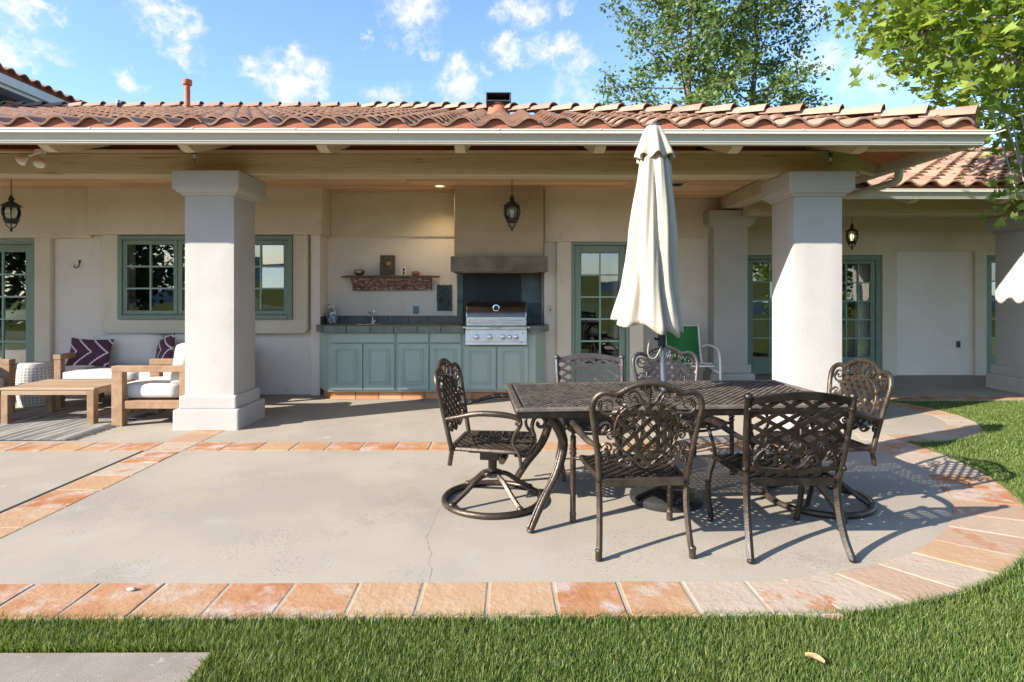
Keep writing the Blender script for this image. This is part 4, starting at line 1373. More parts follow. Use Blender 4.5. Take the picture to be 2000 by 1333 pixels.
# the lid: dark rounded top, pale lower band
lz0, lz1, lz2 = bz1+.003, wz(619, 7.66), wz(590, 7.86)
hw0, hw1 = wx(910.5, 7.68), wx(1028, 7.68)
prof = [(7.655, lz0), (7.655, lz1)]
GB(MB().box(hw0, hw1, 7.655, 8.18, lz0, lz1), 'lid_front', steel, bevel=.006)
arc = [(7.658, lz1+.001)]
for k in range(1, 9):
    t = k/8*PI/2
    arc.append((7.658+.26*(1-math.cos(t)), lz1+.001+(lz2-lz1)*math.sin(t)))
arc += [(8.15, lz2), (8.18, lz1+.001)]
lid = GB(MB().prism_x(arc, hw0+.012, hw1-.012), 'lid', steel_dark, smooth=True, auto=30)
for a_, b_ in ((hw0, hw0+.0115), (hw1-.0115, hw1)):
    GB(MB().prism_x([(y-.004, z+.002) for y, z in arc], a_, b_), 'lid_end', steel, smooth=True, auto=30)
hz = wz(629, 7.6)
m = MB(); m.tube([(wx(917, 7.6), 7.60, hz), (wx(1020, 7.6), 7.60, hz)], .014, 10); GB(m, 'handle', steel_pale, smooth=True, auto=40)
m = MB()
for px in (918, 1018):
    xk = wx(px, 7.6); m.box(xk-.012, xk+.012, 7.60, 7.655, hz-.012, hz+.012)
GB(m, 'handle_bracket', print_black)
tx, tz = wx(969, 7.68), wz(602, 7.68)
m = MB().lathe([(.045, 0), (.045, .012), (.036, .014), (.034, .008), (0, .008)], 20); m.v = [(tx+x, 7.69-z, tz+y) for x, y, z in m.v]
gauge = GB(m, 'temperature_gauge', chrome, smooth=True, auto=35)
m = MB().lathe([(.032, 0), (0, .0005)], 20); m.v = [(tx+x, 7.681-z, tz+y) for x, y, z in m.v]
GB(m, 'dial', print_black, gauge)
fc = bpy.data.curves.new('grill_lettering', 'FONT'); fc.body = 'SUMMERSET'; fc.size = .032; fc.extrude = .001; fc.align_x = 'CENTER'; fc.align_y = 'CENTER'
fo = bpy.data.objects.new('lettering_source', fc); COL.objects.link(fo); fo.data.materials.append(print_black)
fo.location = ((gx0+gx1)/2, YG-.0135, (bz0+bz1)/2); fo.rotation_euler = (PI/2, 0, 0)
bpy.context.view_layer.update()
fme = bpy.data.meshes.new_from_object(fo.evaluated_get(bpy.context.evaluated_depsgraph_get()))
fm = linkmesh('lettering', fme); fm.matrix_basis = Matrix.LocRotScale(fo.location, fo.rotation_euler, None)
fm.data.materials.clear(); fm.data.materials.append(print_black)
bpy.data.objects.remove(fo)
worldparent(fm, gr)

# shelf made of an old mantel and the things on it ---------------------------------
YS = NB-.16
shz0, shz1 = wz(542.5, YS), wz(538.5, YS)
sh = thing('wall_shelf', 'rustic shelf made from a peeling red and white mantel piece', 'shelf', (wx(762, YS), NB-.001, shz0))
m = MB()
n = 14
for i in range(n+1):
    x = wx(667, YS)+(wx(856, YS)-wx(667, YS))*i/n
    e = .012*mnoise.noise(Vector((i*.9, 2, 0)))
    f_ = .02*mnoise.noise(Vector((i*.7, 7, 0)))
    tk = .5 if i in (0, n) else 1
    m.v += [(x, YS-.04+f_, shz0+e*.2), (x, NB-.032, shz0), (x, NB-.032, shz1), (x, YS-.04+f_, shz0+(shz1-shz0)*tk+e*.3)]
for i in range(n):
    for k in range(4): m.f.append((i*4+k, i*4+(k+1) % 4, i*4+4+(k+1) % 4, i*4+4+k))
m.f += [(0,1,2,3), (n*4+3, n*4+2, n*4+1, n*4)]
KB(m, 'board', old_wood, sh)
mz1, mz0 = shz0-.002, wz(568, YS)
m = MB()
n = 18
xl, xr = wx(684, YS), wx(841.5, YS)
prf = [(0, -.0), (.0, .30), (.03, .32), (.05, .62), (.075, .70), (.085, 1.0)]
for i in range(n+1):
    t = i/n
    x = xl+(xr-xl)*t
    zb_ = mz0+.012*t+.006*mnoise.noise(Vector((i*.6, 1, 4)))
    xo = lambda q: x+(.03*q if i == 0 else (0.0))
    for (dy, q) in prf:
        m.v.append((xo(q) if i == 0 else x-(.01*q if i == n else 0), YS+.0+dy, mz1+(zb_-mz1)*q))
    m.v.append((x, NB-.033, zb_)); m.v.append((x, NB-.033, mz1))
K = len(prf)+2
for i in range(n):
    for k in range(K): m.f.append((i*K+k, i*K+(k+1) % K, (i+1)*K+(k+1) % K, (i+1)*K+k))
m.f += [tuple(range(K)), tuple(range(n*K, n*K+K))]
KB(m, 'mantel_block', peel, sh)
bo = MB().lathe([(.035, 0), (.05, .006), (.075, .04), (.078, .07), (.066, .082), (.060, .076), (.066, .05), (.04, .012), (0, .01)], 18).build('bowl', pewter, smooth=True, auto=50)
bo.location = (wx(700.5, YS), YS+.03, shz1+.001); tag(bo, 'small round dark metal bowl at the left end of the shelf', 'bowl')
pl = thing('wall_plaque', 'dark bronze picture plaque with orange sun leaning on the shelf', 'plaque', (wx(754.5, YS), YS+.06, shz1+.001))
pw, ph = (wx(769, YS)-wx(740, YS)), wz(498.5, YS)-shz1
m = MB(); m.box(-pw/2, pw/2, 0, .025, 0, ph); m.box(-pw/2, pw/2, -.008, 0, 0, .012); m.box(-pw/2, pw/2, -.008, 0, ph-.012, ph); m.box(-pw/2, -pw/2+.012, -.008, 0, .012, ph-.012); m.box(pw/2-.012, pw/2, -.008, 0, .012, ph-.012)
o = m.build('tablet', plaque_bronze, pl, bevel=.002)
m = MB(); m.ball((.015, -.002, ph*.6), (.038, .008, .032), 10, 5); m.build('sun_motif', gold, pl)
m = MB()
for k in range(6):
    m.bar((-pw*.42+k*.008, -.003, ph*.85-k*.03), (-pw*.05+k*.015, -.003, ph*.25-k*.008), .008, .008)
m.tube([(-pw*.3, -.002, .02), (-pw*.28, -.002, ph*.5), (-pw*.18, -.002, ph*.85)], .006, 5)
for k in range(4): m.box(.0+k*.022, .014+k*.022, -.006, -.001, ph*.12, ph*(.38-.02*k))
m.build('relief', old_wood, pl)
pl.rotation_euler = (R(-5), 0, 0)
hg = thing('hourglass', 'tiny white framed hourglass with dark glass on the shelf', 'hourglass', (wx(788, YS), YS+.03, shz1+.001))
m = MB(); m.box(-.028, .028, -.02, .02, 0, .012); m.box(-.028, .028, -.02, .02, .103, .115); m.box(-.028, -.018, -.02, .02, .012, .103); m.box(.018, .028, -.02, .02, .012, .103)
m.build('frame', plastic_white, hg, bevel=.002)
m = MB().lathe([(.012, .013), (.016, .03), (.004, .057), (.016, .085), (.012, .102)], 10); m.build('glass', print_black, hg, smooth=True)
m = MB(); m.ball((0, 0, .03), (.062, .04, .042), 9, 6)
m.v = [(x*(1+.2*mnoise.noise(Vector((x*30, y*30, z*30)))), y, max(z, 0)*(1+.3*mnoise.noise(Vector((x*25, 3, z*20))))) for x, y, z in m.v]
st = m.build('stone', stone_red); st.location = (wx(811, YS), YS+.03, shz1+.001); tag(st, 'reddish peaked stone at the right end of the shelf', 'stone')
# relief panel on the wall by the grill
rp = thing('relief_panel', 'dark verdigris carved relief panel hanging between shelf and grill', 'relief panel', (wx(868.5, NB), NB-.001, wz(607, NB)))
rw, rh = wx(883, NB)-wx(854, NB), wz(557, NB)-wz(607, NB)
m = MB()
n = 10
edge = []
for i in range(n): edge.append((-rw/2+rw*i/n, random.uniform(-.004, .004)))
for i in range(n): edge.append((rw/2+random.uniform(-.005, .005), rh*i/n))
for i in range(n): edge.append((rw/2-rw*i/n, rh+random.uniform(-.004, .004)))
for i in range(n): edge.append((-rw/2+random.uniform(-.005, .005), rh-rh*i/n))
k = len(edge)
m.v = [(x, -.03, z) for x, z in edge]+[(x, 0, z) for x, z in edge]
m.f = [tuple(range(k)), tuple(reversed(range(k, 2*k)))]+[(i, k+i, k+(i+1) % k, (i+1) % k) for i in range(k)]
m.build('panel', verdigris, rp)
m = MB()
for (cz, rr) in ((rh*.70, rw*.34), (rh*.70, rw*.2), (rh*.32, rw*.36), (rh*.32, rw*.22)):
    m.tube([(rr*math.cos(t), -.032, cz+rr*.95*math.sin(t)) for t in np.linspace(0, 2*PI, 18)[:-1]], .010, 5, closed=True)
for cz in (rh*.70, rh*.32):
    for s_ in (-1, 1): m.ball((s_*.03, -.032, cz+.02), (.016, .012, .012), 7, 4)
    m.ball((0, -.035, cz-.02), (.016, .014, .03), 7, 4)
for (a_, b_) in ((-.42, .05), (.42, .05), (-.42, .95), (.42, .95), (-.42, .5), (.42, .5)): m.ball((rw*a_*.9, -.03, rh*b_), (.022, .012, .026), 7, 4)
m.build('carving', verdigris, rp, smooth=True)
# owl
ow = thing('owl_figurine', 'blue and white glazed owl figurine on the counter corner', 'figurine', (wx(648.5, 8.28), 8.28, ct1+.001))
m = MB().lathe([(.05, 0), (.064, .01), (.07, .08), (.062, .15), (.05, .18), (.03, .195), (0, .198)], 14); m.build('body', owl_blue, ow, smooth=True, auto=60)
MB().ball((0, 0, .222), (.056, .052, .045), 14, 9).build('head', mat('owl_face', (.60,.62,.62), (.30,.34,.40), 22, (.45,.6), .35), ow, smooth=True)
m = MB()
for s_ in (-1, 1): m.tube([(s_*.035, 0, .245), (s_*.048, 0, .285)], [.016, .002], 6)
m.build('ear_tuft', owl_blue, ow)
m = MB()
for s_ in (-1, 1): m.ball((s_*.024, -.046, .222), (.018, .01, .018), 8, 5)
m.build('eye', plastic_white, ow, smooth=True)
m = MB()
for s_ in (-1, 1): m.ball((s_*.022, -.056, .222), (.008, .005, .009), 7, 4)
m.tube([(0, -.05, .215), (0, -.062, .195)], [.009, .002], 5)
m.build('pupil', print_black, ow)
m = MB()
for s_ in (-1, 1): m.ball((s_*.06, -.01, .10), (.018, .045, .07), 8, 6)
m.build('wing', owl_blue, ow, smooth=True)
# plates on the wall
def plate(px0, px1, py0, py1, Y, m, label, kind, toggle=True):
    x0, x1, z1, z0 = wx(px0, Y), wx(px1, Y), wz(py0, Y), wz(py1, Y)
    t = thing(kind, label, kind.replace('_', ' '), ((x0+x1)/2, Y, (z0+z1)/2))
    HB(MB().box(x0, x1, Y-.008, Y-.0005, z0, z1), 'plate', m, t, bevel=.003)
    xm, zm = (x0+x1)/2, (z0+z1)/2
    mm = MB()
    if toggle: mm.box(xm-.008, xm+.008, Y-.016, Y-.0085, zm-.014, zm+.014)
    else:
        mm.box(xm-.017, xm+.017, Y-.011, Y-.0085, zm+.008, zm+.038); mm.box(xm-.017, xm+.017, Y-.011, Y-.0085, zm-.038, zm-.008)
    HB(mm, 'switch_lever' if toggle else 'socket', black_metal if toggle else plate_teal, t)
plate(806.5, 818, 598.5, 613.5, NB, plate_teal, 'slate green outlet plate above the counter splash', 'outlet', False)
plate(1070, 1079.5, 598, 613.5, P0, plate_cream, 'cream light switch on the white strip right of the grill', 'light_switch', True)
# coat hook on the left pier
hk = thing('wall_hook', 'small dark curled iron hook on the pale wall panel', 'hook', (wx(155, P0), P0, wz(517, P0)))
m = MB()
m.tube(catmull([(.0, -.006, .055), (.012, -.012, .03), (.008, -.02, -.02), (-.005, -.045, -.05), (-.03, -.055, -.04), (-.034, -.05, -.015)], 4), .007, 6)
m.box(-.008, .02, -.006, 0, .02, .06)
m.build('hook', black_metal, hk)

# lights under the porch ---------------------------------------------------------------
def lantern(px, Y, zhang, ztop, zbot, iron, lit, label):
    x = wx(px, Y)
    H = ztop-zbot
    t = thing('hanging_lantern', label, 'lantern', (x, Y, zbot), random.uniform(0, 1), 'lanterns hanging under the porches')
    r = H*.218
    # chain of links
    m = MB()
    n = max(3, int((zhang-ztop)/.034))
    for k in range(n):
        cz = H+(zhang-ztop)*(k+.5)/n
        pts = []
        for a_ in np.linspace(0, 2*PI, 9)[:-1]:
            u, v = .008*math.cos(a_), .021*math.sin(a_)
            pts.append((u, 0, cz+v) if k % 2 else (0, u, cz+v))
        m.tube(pts, .0028, 4, closed=True)
    m.build('chain', iron, t)
    MB().lathe([(r*.10, H), (r*.22, H*.985), (r*.12, H*.96), (r*.3, H*.92), (r*.34, H*.88), (r*.22, H*.845), (r*.55, H*.80), (r*.95, H*.735), (r*1.12, H*.70), (r*1.0, H*.69), (r*.85, H*.675)], 12).build('cap', iron, t, smooth=True, auto=40)
    MB().lathe([(r*.80, H*.675), (r*.93, H*.58), (r*.9, H*.48), (r*.72, H*.36), (r*.6, H*.33)], 14, cap=False).build('glass', lamp_glass, t, smooth=True)
    for k in range(6):
        a_ = 2*PI*k/6
        pr_ = [(r*.86, H*.68), (r*1.0, H*.58), (r*.97, H*.48), (r*.78, H*.36), (r*.66, H*.31)]
        m = MB(); m.tube([(q*math.cos(a_), q*math.sin(a_), z) for q, z in catmull2(pr_)], H*.016, 5); m.build('rib', iron, t)
    MB().lathe([(r*.5, H*.36), (r*.82, H*.345), (r*.86, H*.325), (r*.72, H*.30), (r*.62, H*.265), (r*.7, H*.25), (r*.3, H*.235)], 12).build('gallery', iron, t, smooth=True, auto=40)
    m = MB()
    for k in range(6):
        a_ = 2*PI*k/6
        m.tube([(q*math.cos(a_), q*math.sin(a_), z) for q, z in ((r*.62, H*.25), (r*.50, H*.17), (r*.2, H*.11))], H*.012, 4)
    m.build('scroll_cage', iron, t)
    MB().lathe([(0, 0), (r*.12, H*.03), (r*.18, H*.06), (r*.1, H*.085), (r*.25, H*.115), (r*.1, H*.13)], 8).build('finial', iron, t, smooth=True)
    MB().lathe([(r*.16, H*.36), (r*.16, H*.44), (r*.3, H*.5), (r*.26, H*.58), (0, H*.62)], 10).build('bulb', bulb_lit if lit else bulb_off, t, smooth=True)
    return t
def catmull2(P): return [(v.x, v.y) for v in catmull([(a_, b_, 0) for a_, b_ in P], 4)]
Yl = 7.2
lantern(22, Yl, CZ, wz(383, Yl), wz(455, Yl), lamp_iron, False, 'dark iron lantern hanging above the teak lounge seating')
lantern(1000, Yl, CZ, wz(381, Yl), wz(453, Yl), lamp_iron, False, 'unlit dark iron lantern hanging in front of the grill hood')
lantern(1664, 9.2, 2.74, wz(437, 9.2), wz(489, 9.2), lamp_bronze, True, 'lit bronze lantern with glowing bulb under the right wing porch')
# recessed can and vent
rc = thing('recessed_light', 'round recessed ceiling light glowing left of the grill hood', 'ceiling light', (wx(859, 7.9), 7.9, CZ))
MB().lathe([(.085, 0), (.085, -.006), (.062, -.008), (.060, .0)], 20, cap=False).build('trim_ring', plastic_white, rc, smooth=True, auto=40)
MB().lathe([(.060, -.0015), (0, -.0014)], 20, cap=False).build('lamp', can_lit, rc)
ll = bpy.data.lights.new('recessed_bulb', 'SPOT'); ll.energy = 13; ll.color = (1.0, .74, .42); ll.spot_size = R(130); ll.spot_blend = .8; ll.shadow_soft_size = .05
lo = bpy.data.objects.new('recessed_bulb', ll); COL.objects.link(lo); lo.parent = rc; lo.location = (0, 0, -.02)
cv = thing('ceiling_vent', 'square vent opening in the plank ceiling beside the parasol', 'ceiling vent', (wx(1319, 7.75), 7.75, CZ))
m = MB(); m.box(-.13, .13, -.15, -.12, -.012, -.001); m.box(-.13, .13, .12, .15, -.012, -.001); m.box(-.13, -.10, -.12, .12, -.012, -.001); m.box(.10, .13, -.12, .12, -.012, -.001); m.build('frame', rafter_paint, cv)
m = MB(); m.box(-.10, .10, -.12, .12, -.004, -.0012); m.build('screen', interior_dark, cv)
# floodlight on the beam
fl = thing('floodlight', 'white double floodlight with two bare bulbs on the porch beam', 'floodlight', (wx(76, 6.2), 6.22, wz(297, 6.2)))
m = MB(); m.tube([(-1.6, .02, .0), (-.05, .02, .0)], .012, 6); m.build('conduit', rafter_paint, fl)
m = MB(); m.lathe([(.06, -.02), (.062, -.01), (.06, .015), (.04, .022)], 14); m.v = [(x, y*.6, z) for x, y, z in m.v]; m.build('junction_box', plastic_white, fl, smooth=True, auto=40)
def flood(sx, ex, ey, ez):
    m = MB(); m.tube(catmull([(sx, 0, -.01), (sx+ex*.3, ey*.3, ez*.3-.01), (ex*.6+sx, ey*.6, ez*.6)], 4), .013, 6); m.build('arm', plastic_white, fl)
    d = Vector((ex, ey, ez)).normalized(); M = d.to_track_quat('Z', 'Y').to_matrix().to_4x4()
    M.translation = Vector((sx, 0, -.01))+Vector((ex, ey, ez))*.6
    m = MB().lathe([(.018, 0), (.022, .02), (.034, .032), (.052, .058), (.057, .078), (.05, .098), (.032, .110), (0, .114)], 14); m.v = [tuple(M @ Vector(v)) for v in m.v]; m.build('bulb', bulb_off, fl, smooth=True)
flood(-.03, -.12, -.05, -.09); flood(.03, .02, -.07, -.12)
for px, py, s_ in ((380, 305, 'small green and white drip nozzle hanging above the left column'), (1622, 309, 'small green and white drip nozzle hanging above the right column')):
    pn = thing('drip_nozzle', s_, 'nozzle', (wx(px, 6.15), 6.15, wz(py, 6.15)), 0, 'nozzles hanging above the columns')
    m = MB(); m.lathe([(.012, .01), (.02, .03), (.016, .045), (.03, .05), (.03, .056)], 8); m.build('body', mat('nozzle_green', (.03,.13,.09), rough=.5), pn, smooth=True, auto=40)
    m = MB(); m.lathe([(.01, -.03), (.014, -.02), (.012, .01)], 8); m.build('sleeve', plastic_white, pn, smooth=True, auto=40)
    m = MB(); m.tube([(0, 0, -.03), (0, 0, -.075)], .0035, 5); m.tube([(0,0,.056),(0,.08,.12)], .006, 5); m.build('stem', black_metal, pn)
# ================================================================== DINING SET
def Bk(u, v, off=0.0):
    """a point on the raked, slightly dished chair back"""
    return Vector((u, -.215-.21*(v-.4)-.022*(1-min(1, (u/.28)**2))+off, v))
def spiral(cu, cv, r, a0, turns, sgn, n=22, rend=.18):
    pts = []
    for i in range(n+1):
        t = i/n
        rr = r*(1-(1-rend)*t)
        a_ = a0+sgn*turns*2*PI*t
        pts.append((cu+rr*math.cos(a_), cv+rr*math.sin(a_)))
    return pts
def put_scroll(mb, pts, r0=.0092, r1=.0045, ball=True):
    P = [Bk(u, v) for u, v in pts]
    n = len(P)
    mb.tube(P, [r0+(r1-r0)*i/(n-1) for i in range(n)], 5)
    if ball: mb.ball(tuple(P[-1]), r1*2.0, 6, 4)
def leaflet(mb, u, v, a_, L, w):
    """a pointed acanthus leaf lying in the chair back"""
    d = (math.cos(a_), math.sin(a_)); p = (-d[1], d[0])
    top, bot = [], []
    prof = [(0, .25), (.25, .9), (.55, 1), (.8, .6), (1, .05)]
    vs = []
    for (t, q) in prof:
        for s_ in (-1, 0, 1):
            vs.append(tuple(Bk(u+d[0]*L*t+p[0]*w*q*s_+p[0]*L*.18*t*t, v+d[1]*L*t+p[1]*w*q*s_+p[1]*L*.18*t*t, -.007 if s_ == 0 else .0)))
    for (t, q) in prof:
        for s_ in (-1, 0, 1):
            vs.append(tuple(Bk(u+d[0]*L*t+p[0]*w*q*s_+p[0]*L*.18*t*t, v+d[1]*L*t+p[1]*w*q*s_+p[1]*L*.18*t*t, .008)))
    fs = []
    for i in range(len(prof)-1):
        for k in range(2):
            b = i*3+k
            fs.append((b, b+1, b+4, b+3)); fs.append((15+b, 15+b+3, 15+b+4, 15+b+1))
        fs.append((i*3, i*3+3, 15+i*3+3, 15+i*3)); fs.append((i*3+2, 15+i*3+2, 15+i*3+5, i*3+5))
    mb.add(vs, fs)
def fluted(mb, pts, r, n=10, depth=.12, ends=True):
    """a cast leg: a tube with flutes and a ringed foot"""
    P = catmull(pts, 5)
    N = len(P)
    base = len(mb.v)
    prev = None
    for i, p in enumerate(P):
        d = (P[min(i+1, N-1)]-P[max(i-1, 0)]).normalized()
        a_ = d.orthogonal().normalized() if prev is None else (prev-d*prev.dot(d)).normalized()
        prev = a_
        b = d.cross(a_)
        for j in range(n):
            t = 2*PI*j/n
            rr = r*(1+(depth if j % 2 else -depth*.4))
            mb.v.append(tuple(p+a_*math.cos(t)*rr+b*math.sin(t)*rr))
    for i in range(N-1):
        for j in range(n):
            j2 = (j+1) % n
            mb.f.append((base+i*n+j, base+i*n+j2, base+(i+1)*n+j2, base+(i+1)*n+j))
    mb.f.append(tuple(base+j for j in reversed(range(n)))); mb.f.append(tuple(base+(N-1)*n+j for j in range(n)))
def foot(mb, x, y, r=.02):
    mb.lathe([(r*.75, 0), (r, .004), (r*1.05, .03), (r*.95, .045), (r*1.12, .05), (r*1.12, .058), (r*.9, .064)], 10, (x, y, 0))
SEATZ = .405
def seat_outline(): return [(-.225, -.225), (-.255, .20), (-.20, .262), (0, .278), (.20, .262), (.255, .20), (.225, -.225)]
def inside(P, x, y):
    c = False; j = len(P)-1
    for i in range(len(P)):
        xi, yi = P[i]; xj, yj = P[j]
        if (yi > y) != (yj > y) and x < (xj-xi)*(y-yi)/(yj-yi)+xi: c = not c
        j = i
    return c
def clipline(P, p, d, smax=.9, step=.004):
    """the stretch of the line p+t*d that lies inside P"""
    t = -smax; t0 = t1 = None
    while t < smax:
        if inside(P, p[0]+d[0]*t, p[1]+d[1]*t):
            if t0 is None: t0 = t
            t1 = t
        t += step
    return (t0, t1)
def make_chair(kind, m, label, group):
    t = thing('patio_chair', label, 'chair', (0,0,0), 0, group)
    scroll = kind in ('scroll', 'swivel')
    # --- seat
    so_ = seat_outline()
    mb = MB()
    ring = catmull([(x, y, SEATZ-(.012 if y > .25 else 0)) for x, y in so_], 4)+[Vector((.08, -.225, SEATZ)), Vector((-.08, -.225, SEATZ))]
    mb.tube(ring, .014, 6, closed=True)
    mb.box(-.215, .215, -.245, -.222, SEATZ-.026, SEATZ+.008)
    mb.tube(catmull([(-.245, .19, SEATZ-.02), (-.19, .262, SEATZ-.035), (0, .285, SEATZ-.045), (.19, .262, SEATZ-.035), (.245, .19, SEATZ-.02)], 5), .011, 5)
    mb.build('seat_frame', m, t, smooth=True, auto=40)
    mb = MB()
    k = 0
    for dsg in (1, -1):
        d = (math.sqrt(.5), dsg*math.sqrt(.5))
        nrm = (-d[1], d[0])
        c = -.44
        while c < .44:
            p = (nrm[0]*c, nrm[1]*c+.02)
            t0, t1 = clipline(so_, p, d)
            if t0 is not None and t1-t0 > .03:
                z = SEATZ+(.004 if dsg > 0 else -.0035)
                for q in (-.0052, .0052):
                    a_ = (p[0]+d[0]*t0+nrm[0]*q*1.25, p[1]+d[1]*t0+nrm[1]*q*1.25, z); b = (p[0]+d[0]*t1+nrm[0]*q*1.25, p[1]+d[1]*t1+nrm[1]*q*1.25, z)
                    mb.bar(a_, b, .0085, .008)
            c += .048
    mb.build('seat_lattice', m, t)
    # --- back
    if scroll:
        half = [(.238,.40), (.246,.50), (.262,.62), (.281,.73), (.290,.79), (.286,.842), (.262,.878), (.222,.893), (.186,.886), (.158,.890), (.118,.914), (.06,.937), (0,.944)]
        pts = [Bk(-u, v) for u, v in half]+[Bk(u, v) for u, v in reversed(half[:-1])]
        P = catmull(pts, 4)
        mb = MB(); mb.tube(P, .0165, 8, up=(0, -1, .2))
        for s_ in (-1, 1):
            mb.ball(tuple(Bk(s_*.172, .884)), .018, 7, 5)
        mb.build('back_frame', m, t, smooth=True)
        med = [(0,.478), (.056,.52), (.118,.572), (.156,.625), (.170,.68), (.165,.738), (.138,.79), (.082,.825), (.0,.840)]
        outl = [(-u, v) for u, v in med]+[(u, v) for u, v in reversed(med[1:-1])]
        mb = MB()
        mb.tube(catmull([Bk(u, v) for u, v in outl], 3, closed=True), .0085, 5, closed=True)
        mb.build('medallion', m, t, smooth=True)
        mb = MB()
        for dsg in (1, -1):
            d = (.70, dsg*.714); nrm = (-d[1], d[0])
            c = -.24
            for k in range(11):
                c = -.25+.05*k
                p = (nrm[0]*c, .66+nrm[1]*c)
                t0, t1 = clipline(outl, p, d, .5)
                if t0 is not None and t1-t0 > .03:
                    for q in (-.0058, .0058):
                        o_ = .004 if dsg > 0 else -.004
                        mb.bar(Bk(p[0]+d[0]*t0+nrm[0]*q, p[1]+d[1]*t0+nrm[1]*q, o_), Bk(p[0]+d[0]*t1+nrm[0]*q, p[1]+d[1]*t1+nrm[1]*q, o_), .0085, .0105, up=(0, 1, .2))
        mb.build('back_lattice', m, t)
        mb = MB()
        for s_ in (-1, 1):
            def sc(cu, cv, r, a0, turns, sg, tail=()):
                sp = spiral(cu, cv, r, a0, turns, sg)
                pts = [(u, v, 0) for u, v in tail]+[(u, v, 0) for u, v in sp]
                if tail: pts = [(v.x, v.y) for v in catmull([(u, v, 0) for u, v in tail]+[(sp[0][0], sp[0][1], 0)], 5)][:-1]+sp
                else: pts = sp
                put_scroll(mb, [(s_*u, v) for u, v in pts])
            sc(.213, .822, .046, -PI*.5, 1.25, 1, [(.125, .775), (.16, .782)])
            sc(.083, .868, .034, PI*.9, 1.2, -1, [(.012, .835), (.035, .85)])
            sc(.150, .852, .024, -.2, 1.0, 1, [(.10, .81), (.14, .825)])
            sc(.215, .700, .034, PI*.1, 1.2, 1, [(.272, .74), (.262, .715)])
            sc(.188, .655, .026, PI*.8, 1.1, -1, [(.148, .70), (.16, .68)])
            sc(.205, .590, .032, PI*.0, 1.2, 1, [(.262, .635), (.25, .61)])
            sc(.150, .565, .026, PI*.7, 1.1, -1, [(.128, .61), (.13, .59)])
            sc(.095, .515, .026, -PI*.4, 1.1, -1, [(.16, .525), (.13, .50)])
            sc(.215, .525, .024, PI*.4, 1.0, 1, [(.25, .56), (.238, .55)])
            for (u, v, a_, L, w) in ((.20,.765,2.6,.06,.013), (.255,.80,1.9,.05,.011), (.13,.88,.5,.05,.011), (.03,.90,1.2,.05,.013), (.055,.835,1.0,.05,.012), (.24,.665,2.2,.045,.011), (.18,.615,3.6,.05,.011), (.245,.555,2.9,.05,.011), (.12,.535,5.6,.045,.010), (.165,.735,1.1,.05,.012), (.19,.55,1.2,.05,.012), (.15,.80,2.4,.05,.012)):
                aa = a_ if s_ > 0 else PI-a_
                leaflet(mb, s_*u, v, aa, L, w)
            mb.tube([Bk(s_*.146, .70), Bk(s_*.20, .675), Bk(s_*.272, .68)], .006, 5)
        mb.tube([Bk(0, .83), Bk(0, .935)], .008, 5)
        leaflet(mb, 0, .86, PI/2, .07, .018)
        mb.build('scrollwork', m, t, smooth=True, auto=50)
    else:
        def Bl(u, v, off=0): return Bk(u, v, off)
        for s_ in (-1, 1):
            mb = MB()
            P = catmull([Bl(s_*.246, .38), Bl(s_*.258, .5), Bl(s_*.270, .66), Bl(s_*.276, .80), Bl(s_*.276, .862)], 4)
            mb.tube(P, .019, 8)
            mb.lathe([(.022, 0), (.026, .006), (.024, .022), (.014, .03), (0, .032)], 10, tuple(Bl(s_*.276, .855)))
            for vv in (.47, .80): mb.ball(tuple(Bl(s_*.268, vv, -.014)), (.015, .014, .015), 7, 5)
            mb.build('back_post', m, t, smooth=True, auto=45)
        # arched crest and lower rail
        mb = MB()
        n = 16
        for k in range(n+1):
            u = -.262+.524*k/n
            vt = .862+.036*math.cos(u/.262*PI/2)
            vb = vt-.040-.006*math.cos(u/.262*PI/2)
            for (vv, o_) in ((vb, -.011), (vt, -.013), (vt, .011), (vb, .011)): mb.v.append(tuple(Bl(u, vv, o_)))
        for k in range(n):
            for q in range(4): mb.f.append((k*4+q, k*4+(q+1) % 4, k*4+4+(q+1) % 4, k*4+4+q))
        mb.f += [(0,1,2,3), (n*4+3, n*4+2, n*4+1, n*4)]
        mb.build('crest_rail', m, t, bevel=.004)
        mb = MB()
        for k in range(n+1):
            u = -.252+.504*k/n
            vt = .478-.022*math.cos(u/.252*PI/2)
            for (vv, o_) in ((vt-.014, -.01), (vt+.012, -.01), (vt+.012, .01), (vt-.014, .01)): mb.v.append(tuple(Bl(u, vv, o_)))
        for k in range(n):
            for q in range(4): mb.f.append((k*4+q, k*4+(q+1) % 4, k*4+4+(q+1) % 4, k*4+4+q))
        mb.f += [(0,1,2,3), (n*4+3, n*4+2, n*4+1, n*4)]
        mb.build('lower_rail', m, t)
        mb = MB()
        region = [(-.262,.585), (-.265,.84), (-.15,.855), (0,.868), (.15,.855), (.265,.84), (.262,.585), (.13,.555), (0,.545), (-.13,.555)]
        for dsg in (1, -1):
            d = (.86, dsg*.51); nrm = (-d[1], d[0])
            for k in range(13):
                c = -.36+.060*k
                p = (nrm[0]*c, .70+nrm[1]*c)
                t0, t1 = clipline(region, p, d, .5)
                if t0 is not None and t1-t0 > .03:
                    # gently bowed straps
                    seg = 5
                    pts = []
                    for i in range(seg+1):
                        tt = t0+(t1-t0)*i/seg
                        u = p[0]+d[0]*tt; v = p[1]+d[1]*tt
                        pts.append(Bl(u, v+.012*math.cos(u/.27*PI/2), .003 if dsg > 0 else -.003))
                    for i in range(seg): mb.bar(pts[i], pts[i+1], .0215, .009, up=(0, 1, .2))
        mb.build('back_lattice', m, t)
        mb = MB()
